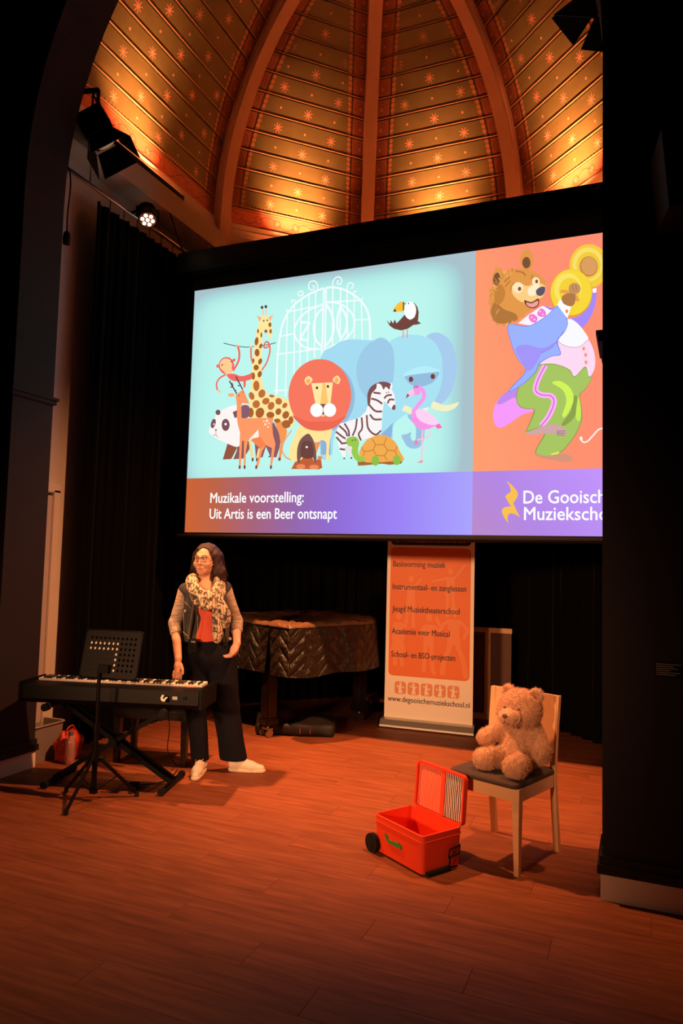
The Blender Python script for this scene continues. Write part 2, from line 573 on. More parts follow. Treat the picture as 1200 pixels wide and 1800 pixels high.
while y < 4.3:
    x = -3.3 - offs[row % 8] + (0.13 * (row // 8)) % 0.4
    while x < 3.3:
        cx = x + PL / 2
        # only where the stage or its apron can be seen
        if not (y > 0.6 and (cx < -2.9 or cx > 2.9)) and not (y < -0.6 and cx < -2.4 - 0.3 * y * 0):
            if plank0 is None:
                plank0 = obj('floor_plank', bm, M_FLOOR, floor); plank0.location = (cx, y, 0)
            else:
                share('floor_plank', plank0, floor, (cx, y, 0))
        x += PL
    y += PW; row += 1

# ------------------------------------------------------------------ stage arch
XL, XR, YF, YB = -1.95, 2.0, 0.04, 0.42
ZS, AR = 4.25, 3.1
def arch_curve(n=16):
    """opening edge from the left springing over the apex to the right springing"""
    w = XR - XL; xm = (XL + XR) / 2
    cl = XL + AR
    a_end = math.acos((cl - xm) / AR)
    left = [(cl - AR * cos(a_end * i / n), ZS + AR * sin(a_end * i / n)) for i in range(n + 1)]
    return left + [(XL + XR - x, z) for x, z in left[::-1][1:]]
bm = BM()
cv = arch_curve()
outer = [(-4.4, 0), (XL, 0)] + cv + [(XR, 0), (4.6, 0), (4.6, 8.4), (-4.4, 8.4)]
prism(bm, outer, 'y', YF, YB)
struct('wall_front', bm, M_BLACKWALL, 'charcoal painted wall with a tall pointed arch opening onto the stage', 'wall')
for side, xa, xb in (('left', -4.4, XL), ('right', XR, 4.6)):
    xin = xb if side == 'left' else xa
    sg = 1 if side == 'left' else -1
    bm = BM()
    x0, x1 = (xa, xb + 0.008) if side == 'left' else (xa - 0.008, xb)
    box(bm, ((x0 + x1) / 2, (YF + YB) / 2, 0.062), (x1 - x0, YB - YF + 0.016, 0.124))
    struct('baseboard_' + side, bm, M_SKIRT, 'pale skirting board at the foot of the %s stage pillar' % side, 'skirting')
    bm = BM()
    x0, x1 = (xa, xb + 0.022) if side == 'left' else (xa - 0.022, xb)
    prof = [(-0.022, 0.124), (-0.022, 0.15), (-0.006, 0.21), (0.1, 0.21), (0.1, 0.124)]
    box(bm, ((x0 + x1) / 2, (YF + YB) / 2, 0.145), (x1 - x0, YB - YF + 0.044, 0.042))
    x0, x1 = (xa, xb + 0.012) if side == 'left' else (xa - 0.012, xb)
    box(bm, ((x0 + x1) / 2, (YF + YB) / 2, 0.185), (x1 - x0, YB - YF + 0.024, 0.04))
    struct('trim_1' if side == 'left' else 'trim_2', bm, M_BLACKTRIM, 'black cladding edge just above the %s skirting board' % side, 'trim')
    bm = BM()
    x0, x1 = (xa, xb + 0.03) if side == 'left' else (xa - 0.03, xb)
    box(bm, ((x0 + x1) / 2, (YF + YB) / 2, 2.742), (x1 - x0, YB - YF + 0.06, 0.022))
    x0, x1 = (xa, xb + 0.018) if side == 'left' else (xa - 0.018, xb)
    box(bm, ((x0 + x1) / 2, (YF + YB) / 2, 2.715), (x1 - x0, YB - YF + 0.036, 0.03))
    struct('trim_3' if side == 'left' else 'trim_4', bm, M_BLACKWALL, 'thin dark ledge moulding around the %s stage pillar' % side, 'trim')

# ------------------------------------------------------------------ apse: half octagon
AW = 2.26; CY = 2.10; T8 = math.tan(radians(22.5))
def corner(k, off=0.0, top=None):
    """plan corners of the half octagon: 0 = left wall at the arch ... 5 = right wall at the arch"""
    a = AW - off; h = a * T8
    return {0: (-a, YB), 1: (-a, CY + h), 2: (-h, CY + a), 3: (h, CY + a), 4: (a, CY + h), 5: (a, YB)}[k]
names = ['left', 'back_left', 'back', 'back_right', 'right']
words = ['left side', 'slanting back left', 'straight back', 'slanting back right', 'right side']
for k in range(5):
    p, q = corner(k), corner(k + 1); po, qo = corner(k, -0.12), corner(k + 1, -0.12)
    bm = BM(); prism(bm, [p, q, qo, po], 'z', 0.0, 5.42)
    struct('wall_' + names[k], bm, M_PLASTER, 'off white plaster wall on the %s of the apse' % words[k], 'wall')

# cornice: fascia box below, stepped moulding above
prof = [(0.0, 4.90), (0.25, 4.90), (0.25, 5.12), (0.13, 5.12), (0.13, 5.17), (0.105, 5.185), (0.105, 5.225), (0.085, 5.24),
        (0.085, 5.275), (0.06, 5.29), (0.06, 5.34), (0.03, 5.36), (0.03, 5.42), (0.0, 5.42)]
for k in range(5):
    bm = BM()
    A = [Vector((*corner(k, o), z)) for o, z in prof]; B = [Vector((*corner(k + 1, o), z)) for o, z in prof]
    n = len(prof)
    add_faces(bm, A + B, [(i, (i + 1) % n, n + (i + 1) % n, n + i) for i in range(n)] + [tuple(range(n)), tuple(range(n, 2 * n))[::-1]])
    bmesh.ops.recalc_face_normals(bm, faces=bm.faces)
    struct('trim_%d' % (5 + k), bm, M_CREAM, 'cream cornice with stepped moulding on the %s of the apse' % words[k], 'cornice')

# ------------------------------------------------------------------ painted plank vault
ZB, VR = 5.42, 2.50
def vault_material(frieze):
    m = bpy.data.materials.new('painted_frieze_board' if frieze else 'star_painted_board'); m.use_nodes = True
    nt = m.node_tree; b = nt.nodes['Principled BSDF']
    def uvn(nm):
        u = nt.nodes.new('ShaderNodeUVMap'); u.uv_map = nm
        sp = nt.nodes.new('ShaderNodeSeparateXYZ'); nt.links.new(u.outputs[0], sp.inputs[0])
        return NX(nt, sp.outputs[0]), NX(nt, sp.outputs[1])
    u, v = uvn('pattern'); dl, dr = uvn('edge')
    d = dl.min(dr)
    tc = nt.nodes.new('ShaderNodeTexCoord')
    ns = nt.nodes.new('ShaderNodeTexNoise'); ns.inputs['Scale'].default_value = 3.5; ns.inputs['Detail'].default_value = 5
    nt.links.new(tc.outputs['Object'], ns.inputs['Vector']); noise = NX(nt, ns.outputs['Fac'])
    fv = v.frac()
    base = mixc(nt, noise, (0.074, 0.074, 0.024, 1), (0.165, 0.150, 0.055, 1))
    red1 = (0.27, 0.070, 0.036, 1); red2 = (0.13, 0.026, 0.016, 1); gold = (0.46, 0.22, 0.09, 1); dark = (0.040, 0.018, 0.010, 1); starc = (0.80, 0.36, 0.26, 1)
    if frieze:
        per = 0.46
        dv = (fv - 0.5) * 0.2
        wave = (u * (2 * pi / per)).sin() * 0.052
        vine = (dv - wave).abs().lt(0.005) * ((u * 260.0).sin() * 0.5 + 0.5).gt(0.28)
        # rosettes alternating above and below the vine
        cu = ((u / (per / 2) + 0.5).frac() - 0.5) * (per / 2)
        sgn = ((u / (per / 2) + 0.5).floor().mod2() - 0.5) * 2.0
        rr = ((cu * cu) + (dv - sgn * 0.0) * (dv - sgn * 0.0)).sqrt()
        rings = (rr * 190.0).sin().gt(0.2) * rr.lt(0.062)
        c = mixc(nt, noise, (0.40, 0.13, 0.065, 1), (0.52, 0.19, 0.10, 1))
        c = mixc(nt, rings * 0.75, c, (0.36, 0.075, 0.045, 1))
        c = mixc(nt, rr.lt(0.014), c, (0.50, 0.36, 0.16, 1))
        c = mixc(nt, vine, c, dark)
        line = (fv.lt(0.1) + fv.gt(0.88)).min(1.0)
        c = mixc(nt, line, c, gold)
        c = mixc(nt, (fv - 0.885).abs().lt(0.012) , c, dark)
    else:
        cs = 0.33
        j = (u / cs + 0.5).floor(); du = u - j * cs
        rowi = v.floor(); par = (rowi + j).mod2()
        dv = (fv - 0.52) * 0.2
        rr = (du * du + dv * dv).sqrt(); ang = dv.atan2(du)
        lobes = ((ang * 4.0 + 1.5708).cos().abs()).pow(5.0)
        inside = d.gt(0.27)
        star = rr.lt(lobes * 0.040 + 0.017) * par.lt(0.5) * inside
        dot = rr.lt(0.0125) * par.gt(0.5) * inside
        c = base
        # fringe at the foot of the lowest star row
        fd = (((u * 22.0).frac() - 0.5) * 0.045)
        fz = (fv - 0.13) * 0.2
        fr = (fd * fd + fz * fz).sqrt().lt(0.016) * v.lt(2.0) * inside
        c = mixc(nt, fr, c, gold)
        c = mixc(nt, star * (noise * 1.6 - 0.12).max(0.15).min(0.85), c, starc)
        c = mixc(nt, dot * 0.8, c, starc)
        # border strip beside the ribs: roundels, line, row of beads
        wob = noise * 0.5 + 0.5
        band = d.lt(0.175)
        ra = d - 0.075; rb = (fv - 0.5) * 0.2
        r2 = (ra * ra + rb * rb).sqrt()
        ring = (r2 * 210.0).sin().gt(0.35) * r2.lt(0.088)
        bandc = mixc(nt, ring * 0.8, red1, red2)
        bandc = mixc(nt, r2.lt(0.012), bandc, gold)
        bandc = mixc(nt, (d - 0.022).abs().lt(0.006), bandc, gold)
        c = mixc(nt, band * wob, c, bandc)
        c = mixc(nt, (d - 0.182).abs().lt(0.010), c, dark)
        bd = d - 0.214; bz = ((fv * 4.0).frac() - 0.5) * 0.05
        bead = (bd * bd + bz * bz).sqrt().lt(0.0225)
        c = mixc(nt, bead * 0.85, c, gold)
    nt.links.new(c, b.inputs['Base Color'])
    b.inputs['Roughness'].default_value = 0.5
    b.inputs['Specular IOR Level'].default_value = 0.35
    return m
M_STAR = vault_material(False); M_FRIEZE = vault_material(True)
M_BEAD = mat('highlight_plank_bead', (0.40, 0.23, 0.12), 0.35, spec=0.5)  # lighter colour paints in the thin highlight along each plank joint

def ring_pt(k, th, out=0.0):
    """point on the vault inner surface above corner k at elevation th"""
    a = AW * cos(th) + out * cos(th); z = ZB + VR * sin(th) + out * sin(th)
    h = a * T8
    x, y = {0: (-a, YB), 1: (-a, CY + h), 2: (-h, CY + a), 3: (h, CY + a), 4: (a, CY + h), 5: (a, YB)}[k]
    return Vector((x, y, z))
bm = BM()  # black backing shell, added behind the planks to stop light leaking in
NTH = 24
for k in range(5):
    vs = []
    for i in range(NTH + 1):
        th = radians(89.0) * i / NTH
        vs += [ring_pt(k, th, 0.035), ring_pt(k + 1, th, 0.035)]
    add_faces(bm, vs, [(2 * i, 2 * i + 1, 2 * i + 3, 2 * i + 2) for i in range(NTH)])
ceiling = struct('ceiling', bm, M_BACKING, 'half dome vault of star painted planks over the stage', 'ceiling')
NROW = 18
arc = radians(88.0)
for k in range(5):
    for r in range(NROW):
        t0 = arc * r / NROW; t1 = arc * (r + 1) / NROW
        A0, B0, A1, B1 = ring_pt(k, t0), ring_pt(k + 1, t0), ring_pt(k, t1), ring_pt(k + 1, t1)
        mid0 = (A0 + B0) / 2; up = ((A1 + B1) / 2 - mid0)
        tdir = (B0 - A0).normalized()
        ndir = tdir.cross(up).normalized()          # towards the inside or outside
        cen = Vector((0, CY, ZB))
        if ndir.dot(cen - mid0) < 0: ndir = -ndir
        H = up.length
        g = 0.007 / H; b0 = 0.009 / H; b1 = 0.017 / H
        P = [(g, -0.02), (g, 0.006), (b0, 0.012), (b1, 0.012), (b1 + 0.003 / H, 0.0), (1 - g * 0.6, 0.0), (1 - g * 0.6, -0.02)]
        L = [A0.lerp(A1, s) + ndir * dd for s, dd in P]; R = [B0.lerp(B1, s) + ndir * dd for s, dd in P]
        bm = BM(); n = len(P)
        uv = bm.loops.layers.uv.new('pattern'); ue = bm.loops.layers.uv.new('edge')
        cmid = (A0 + B0) / 2 if k in (1, 2, 3) else Vector((A0.x, (1.17 + 3.03) / 2 + 0.12, A0.z))
        SUB = 1
        vsL = [bm.verts.new(v) for v in L]; vsR = [bm.verts.new(v) for v in R]
        for i in range(n - 1):
            f = bm.faces.new((vsL[i], vsR[i], vsR[i + 1], vsL[i + 1]))
            f.material_index = 1 if i in (1, 2, 3) else 0
            for lp, (pt, s, side) in zip(f.loops, ((L[i], P[i][0], 0), (R[i], P[i][0], 1), (R[i + 1], P[i + 1][0], 1), (L[i + 1], P[i + 1][0], 0))):
                uu = (pt - cmid).dot(tdir)
                lp[uv].uv = (uu, r + min(max(s, 0.001), 0.999))
                wdt = (A0.lerp(A1, s) - B0.lerp(B1, s)).length
                dl = 0.0 if side == 0 else wdt
                dr = wdt - dl
                if k == 0: dl = 9.0
                if k == 4: dr = 9.0
                lp[ue].uv = (dl - 0.06, dr - 0.06)
        bmesh.ops.recalc_face_normals(bm, faces=bm.faces)
        nrm = sum((f.normal * f.calc_area() for f in bm.faces), Vector())
        if nrm.dot(ndir) < 0: bmesh.ops.reverse_faces(bm, faces=bm.faces)
        obj('vault_plank', bm, [M_FRIEZE if r == 0 else M_STAR, M_BEAD], ceiling)

# moulded ribs on the four corners
for k in range(1, 5):
    bm = BM()
    cdir = Vector((*corner(k), 0)) - Vector((0, CY, 0)); cdir.normalize()
    tdir = Vector((-cdir.y, cdir.x, 0))
    CRAD = AW / cos(radians(22.5))
    sec = [(-0.078, 0.03), (-0.078, -0.09), (-0.068, -0.105), (-0.068, -0.165), (0.068, -0.165), (0.068, -0.105), (0.078, -0.09), (0.078, 0.03)]
    n = len(sec); vs = []; NS = 30
    for i in range(NS + 1):
        th = radians(86.0) * i / NS
        rad = cdir * cos(th) + Vector((0, 0, 1)) * sin(th)
        base = Vector((0, CY, ZB)) + cdir * (CRAD * cos(th)) + Vector((0, 0, VR * sin(th)))
        for a, d in sec:
            vs.append(base + tdir * a + rad * d)
    fs = [(i * n + j, i * n + (j + 1) % n, (i + 1) * n + (j + 1) % n, (i + 1) * n + j) for i in range(NS) for j in range(n)]
    add_faces(bm, vs, fs + [tuple(range(n))])
    bmesh.ops.recalc_face_normals(bm, faces=bm.faces)
    # corbel block at the foot of the rib
    p = Vector((0, CY, 0)) + cdir * (CRAD - 0.06)
    Rm = Matrix.Rotation(atan2(cdir.y, cdir.x), 3, 'Z')
    box(bm, (p.x, p.y, 5.30), (0.22, 0.17, 0.26), Rm, bev=0.012)
    box(bm, (p.x - cdir.x * 0.02, p.y - cdir.y * 0.02, 5.15), (0.24, 0.12, 0.06), Rm, bev=0.012)
    struct('trim_%d' % (9 + k), bm, M_RIB, ['', 'leftmost curved timber rib of the vault', 'centre curved timber rib of the vault above the screen',
           'curved timber rib to the right of the centre rib', 'rightmost curved timber rib partly behind the lantern'][k], 'rib')

# ------------------------------------------------------------------ door in the left wall
bm = BM()
box(bm, (-2.235, 0.58, 1.02), (0.05, 0.30, 2.04))
d1 = struct('door_1', bm, mat('dull_white_door', (0.45, 0.38, 0.34), 0.6), 'narrow pale door edge beside the left pillar', 'door')
bm = BM()
box(bm, (-2.235, 0.768, 1.045), (0.075, 0.075, 2.09), bev=0.006); box(bm, (-2.235, 0.615, 2.10), (0.075, 0.38, 0.075), bev=0.006)
obj('door_frame', bm, M_CREAM, d1)
bm = BM(); cyl(bm, (-2.21, 0.55, 1.05), (-2.15, 0.55, 1.05), 0.012); cyl(bm, (-2.155, 0.55, 1.05), (-2.155, 0.47, 1.05), 0.010)
obj('door_handle', bm, M_BLACK, d1)

# ------------------------------------------------------------------ black drapes round the apse
def drape(p0, p1, z0, z1, nf, seed, label):
    p0 = Vector((*p0, 0)); p1 = Vector((*p1, 0)); d = (p1 - p0); Ln = d.length; d.normalize()
    nn = Vector((-d.y, d.x, 0))
    if nn.dot(Vector((0, CY, 0)) - p0) < 0: nn = -nn
    rnd = random.Random(seed)
    ph = [rnd.uniform(0, 6.28) for _ in range(4)]
    nu = nf * 10; zs = [z0, z0 + 0.02, 0.6, 1.2, 2.0, 3.0, z1 - 0.5, z1 - 0.05, z1]
    vs = []
    for z in zs:
        open_ = 1.0 - 0.35 * (z - z0) / (z1 - z0)
        for i in range(nu + 1):
            s = i / nu
            w = 2 * pi * nf * s + 0.9 * sin(2 * pi * s * 2 + ph[0]) + 0.25 * sin(z * 1.1 + ph[1] + 9 * s)
            off = open_ * (0.035 * sin(w) + 0.014 * sin(2.3 * w + ph[2]))
            vs.append(p0 + d * (Ln * s + 0.012 * sin(2 * w)) + nn * off + Vector((0, 0, z)))
    m = nu + 1
    fs = [(r * m + i, r * m + i + 1, (r + 1) * m + i + 1, (r + 1) * m + i) for r in range(len(zs) - 1) for i in range(nu)]
    bm = BM(); add_faces(bm, vs, fs)
    o = obj('stage_curtain', bm, M_CURTAIN, None, True)
    return tag(o, label, 'curtain', 'black drapes hung round the apse')
C = lambda k, off=0.20: corner(k, off)
c0 = (C(0)[0], 0.88)
drape(c0, (C(1)[0], C(1)[1] - 0.03), 0.015, 4.56, 17, 1, 'black pleated curtain along the left side wall, under the lit spotlight')
a, b_ = Vector(C(1)), Vector(C(2)); drape(a.lerp(b_, -0.012), a.lerp(b_, 1.012), 0.015, 4.56, 13, 2, 'black pleated curtain on the slanting wall behind the covered piano')
a, b_ = Vector(C(2)), Vector(C(3)); drape(a.lerp(b_, -0.012), a.lerp(b_, 1.012), 0.015, 4.56, 13, 3, 'black pleated curtain on the back wall behind the printed banner')
a, b_ = Vector(C(3)), Vector(C(4)); drape(a.lerp(b_, -0.012), a.lerp(b_, 1.012), 0.015, 4.56, 13, 4, 'black pleated curtain on the slanting wall behind the chair')
drape((C(4)[0], C(4)[1] - 0.03), (C(5)[0], 2.0), 0.015, 4.56, 8, 5, 'black pleated curtain on the right side, half hidden by the right pillar')
for i, k in enumerate(range(5)):
    a = Vector((*corner(k, 0.20), 0)); b_ = Vector((*corner(k + 1, 0.20), 0))
    if k == 0: a.y = YB
    if k == 4: b_.y = YB
    bm = BM()
    cyl(bm, a + Vector((0, 0, 4.66)), b_ + Vector((0, 0, 4.66)), 0.018, n=10)
    n = max(3, int((b_ - a).length / 0.18))
    r_ = tag(obj('curtain_rail', bm, M_STEEL, None, True), 'grey steel curtain pipe on the %s of the apse' % words[k], 'curtain rail', 'curtain pipes')
    bm = BM()
    for j in range(n):
        p = a.lerp(b_, (j + 0.5) / n)
        if p.y < 0.88 and k in (0,): continue
        cyl(bm, p + Vector((0, 0, 4.54)), p + Vector((0, 0, 4.645)), 0.004, n=6)
    obj('hook_row', bm, M_BLACK, r_)['kind'] = 'stuff'
    bm = BM()
    p = a.lerp(b_, 0.5); q = (Vector((0, CY, 0)) - p); q.z = 0; q.normalize()
    bm.free()
    for t in (0.15, 0.85):
        bm = BM(); p = a.lerp(b_, t); cyl(bm, p + Vector((0, 0, 4.675)), p + Vector((0, 0, 4.90)), 0.008, n=8)
        obj('hanger_rod', bm, M_STEEL, r_)
# ------------------------------------------------------------------ LED battens lying on the cornice ledge, washing the vault
M_LEDFACE = mat('lit_batten_lens', (0.8, 0.5, 0.3), 0.4, emit='FF9A50', estr=1.2)
LED_LBL = ['black LED batten on the left cornice', 'black LED batten on the slanting cornice left of centre', 'black LED batten on the back cornice behind the screen housing',
           'black LED batten on the slanting cornice right of centre', 'black LED batten on the right cornice']
for k in range(5):
    a = Vector((*corner(k, 0.222), 5.12)); b_ = Vector((*corner(k + 1, 0.222), 5.12))
    if k == 0: a.y = 0.95
    if k == 4: b_.y = 0.95
    mid = (a + b_) / 2; d = (b_ - a).normalized()
    if k == 0: mid.y = 1.55
    if k == 4: mid.y = 1.55
    rz = atan2(d.y, d.x)
    t = thing('led_batten', LED_LBL[k], 'stage light', mid, rz, 'LED battens on the cornice')
    bm = BM(); box(bm, (0, 0, 0.028), (1.0, 0.055, 0.056), bev=0.006); obj('housing', bm, M_BLACK, t)
    bm = BM(); box(bm, (0, 0, 0.058), (0.94, 0.036, 0.006)); obj('lens_strip', bm, M_LEDFACE, t)
    l = bpy.data.lights.new('batten_light', 'AREA'); l.shape = 'RECTANGLE'; l.size = 0.56; l.size_y = 0.03; l.spread = radians(58)
    l.energy = (18.0, 30.0, 30.0, 30.0, 24.0)[k]; l.color = (1.0, 0.285, 0.105)
    lo = bpy.data.objects.new('batten_light', l); link(lo, t)
    lo.location = (0, 0, 0.064)
    # aims up and a little towards the vault
    nrm = Vector((0, CY, 0)) - Vector((mid.x, mid.y, 0)); nrm.normalize()
    loc_out = Matrix.Rotation(-rz, 3, 'Z') @ (-nrm)
    lo.rotation_euler = (Vector((0, 0, 1)) + 0.26 * loc_out).to_track_quat('-Z', 'Y').to_euler()
    l2 = l.copy(); l2.energy = 16.0; l2.spread = radians(150); l2.size = 0.9
    lo2 = bpy.data.objects.new('batten_spill', l2); link(lo2, t); lo2.location = (0, 0, 0.066)

# ------------------------------------------------------------------ lit LED par can on the left pipe
M_PARLENS = mat('par_reflector', (0.3, 0.2, 0.15), 0.2, metal=0.8)
def _led_emit():
    m = bpy.data.materials.new('glowing_led'); m.use_nodes = True
    b = m.node_tree.nodes['Principled BSDF']
    b.inputs['Base Color'].default_value = (1, 0.8, 0.6, 1)
    b.inputs['Emission Color'].default_value = (1.0, 0.72, 0.45, 1); b.inputs['Emission Strength'].default_value = 14.0
    return m
M_LED = _led_emit()
P0 = Vector((-1.87, 1.32, 4.58))
t = thing('par_can', 'small black LED spotlight, lit, clamped to the left curtain pipe', 'stage light', P0)
tgt = Vector((0.55, -0.50, -1.15)).normalized()
bm = BM()
d, u, w = frame_from(tgt)
cyl(bm, -d * 0.10, d * 0.02, 0.075, 0.085, n=24); cyl(bm, -d * 0.14, -d * 0.10, 0.05, 0.075, n=24)
for k in range(5): cyl(bm, -d * (0.13 - 0.02 * k), -d * (0.125 - 0.02 * k), 0.08, n=24)
obj('housing', bm, M_BLACK, t)
bm = BM(); cyl(bm, d * 0.021, d * 0.024, 0.075, n=24); obj('lens_plate', bm, M_PARLENS, t)
for i, (a, b) in enumerate([(0, 0)] + [(0.045 * cos(j * pi / 3), 0.045 * sin(j * pi / 3)) for j in range(6)]):
    bm = BM(); c = d * 0.025 + u * a + w * b; cyl(bm, c, c + d * 0.006, 0.016, 0.013, n=12); obj('led', bm, M_LED, t)
bm = BM(); tube(bm, [u * 0.095, u * 0.095 - d * 0.02 + Vector((0, 0, 0.08)), Vector((-0.09, 0, 0.11)), -u * 0.095 - d * 0.02 + Vector((0, 0, 0.08)), -u * 0.095], 0.008, 6)
cyl(bm, Vector((-0.09, 0, 0.10)), Vector((-0.19, 0, 0.08)), 0.012); obj('yoke', bm, M_BLACK, t)
l = bpy.data.lights.new('par_light', 'SPOT'); l.energy = 90; l.color = (1, 0.45, 0.2); l.spot_size = radians(50); l.spot_blend = 0.6; l.shadow_soft_size = 0.05
lo = bpy.data.objects.new('par_light', l); link(lo, t); lo.location = d * 0.06; lo.rotation_euler = d.to_track_quat('-Z', 'Y').to_euler()

# ------------------------------------------------------------------ two barn-door lanterns behind the arch
M_BARN = mat('inner_barn_door_paint', (0.42, 0.30, 0.22), 0.5)
def lantern(loc, aim, label, power, cone, up=1):
    t = thing('barn_door_lantern', label, 'stage light', loc, 0.0, 'barn-door lanterns behind the arch')
    d, u, w = frame_from(aim)
    bm = BM()
    R = Matrix((u, d, w)).transposed()
    box(bm, -d * 0.13, (0.22, 0.24, 0.22), R, bev=0.02)
    for k in range(4): box(bm, -d * (0.22 - 0.05 * k), (0.235, 0.012, 0.235), R)
    obj('housing', bm, M_BLACK, t)
    bm = BM(); cyl(bm, d * -0.012, d * -0.004, 0.095, n=20); obj('lens', bm, mat('lantern_lens', (0.9, 0.7, 0.5), 0.15, emit='FFC080', estr=0.12), t)
    for s, ax, per in ((1, u, w), (-1, u, w), (1, w, u), (-1, w, u)):
        bm = BM()
        n0 = ax * (s * 0.11); tip = ax * (s * 0.19) + d * 0.16
        th = (tip - n0).cross(per).normalized() * 0.003
        vs = [n0 - per * 0.10 - th, n0 + per * 0.10 - th, tip + per * 0.15 - th, tip - per * 0.15 - th]
        vs += [v + th * 2 for v in vs]
        add_faces(bm, vs, [(0, 1, 2, 3), (7, 6, 5, 4)] + [(i, (i + 1) % 4, 4 + (i + 1) % 4, 4 + i) for i in range(4)])
        bmesh.ops.recalc_face_normals(bm, faces=bm.faces)
        obj('barn_door', bm, M_BLACK, t)
    bm = BM()
    tube(bm, [u * 0.13 - d * 0.13, u * 0.13 - d * 0.13 + Vector((0, 0, 0.2 * up)), -u * 0.13 - d * 0.13 + Vector((0, 0, 0.2 * up)), -u * 0.13 - d * 0.13], 0.009, 6)
    c = -d * 0.13 + Vector((0, 0, 0.2 * up)); cyl(bm, c, c + Vector((0, 0, 0.12 * up)), 0.014)
    obj('yoke', bm, M_BLACK, t)
    bm = BM(); c2 = c + Vector((0, 0, 0.12 * up)); s_ = -1 if loc[0] < 0 else 1
    cyl(bm, c2, c2 + Vector((s_ * 0.22, -0.05, 0)), 0.02); obj('bracket_arm', bm, M_BLACK, t)
    l = bpy.data.lights.new('lantern_light', 'SPOT'); l.energy = power; l.color = (1, 0.36, 0.13); l.spot_size = radians(cone); l.spot_blend = 0.9; l.shadow_soft_size = 0.07
    lo = bpy.data.objects.new('lantern_light', l); link(lo, t); lo.location = d * 0.01; lo.rotation_euler = d.to_track_quat('-Z', 'Y').to_euler()
    return t
lantern((-1.80, 0.66, 4.90), Vector((2.75, 1.25, -4.9)), 'black barn-door lantern at top left, in front of the cornice', 2400, 64)
lantern((1.97, 0.62, 4.93), Vector((-2.6, 0.95, -4.6)), 'black barn-door lantern at top right, cut by the right pillar', 1550, 76)
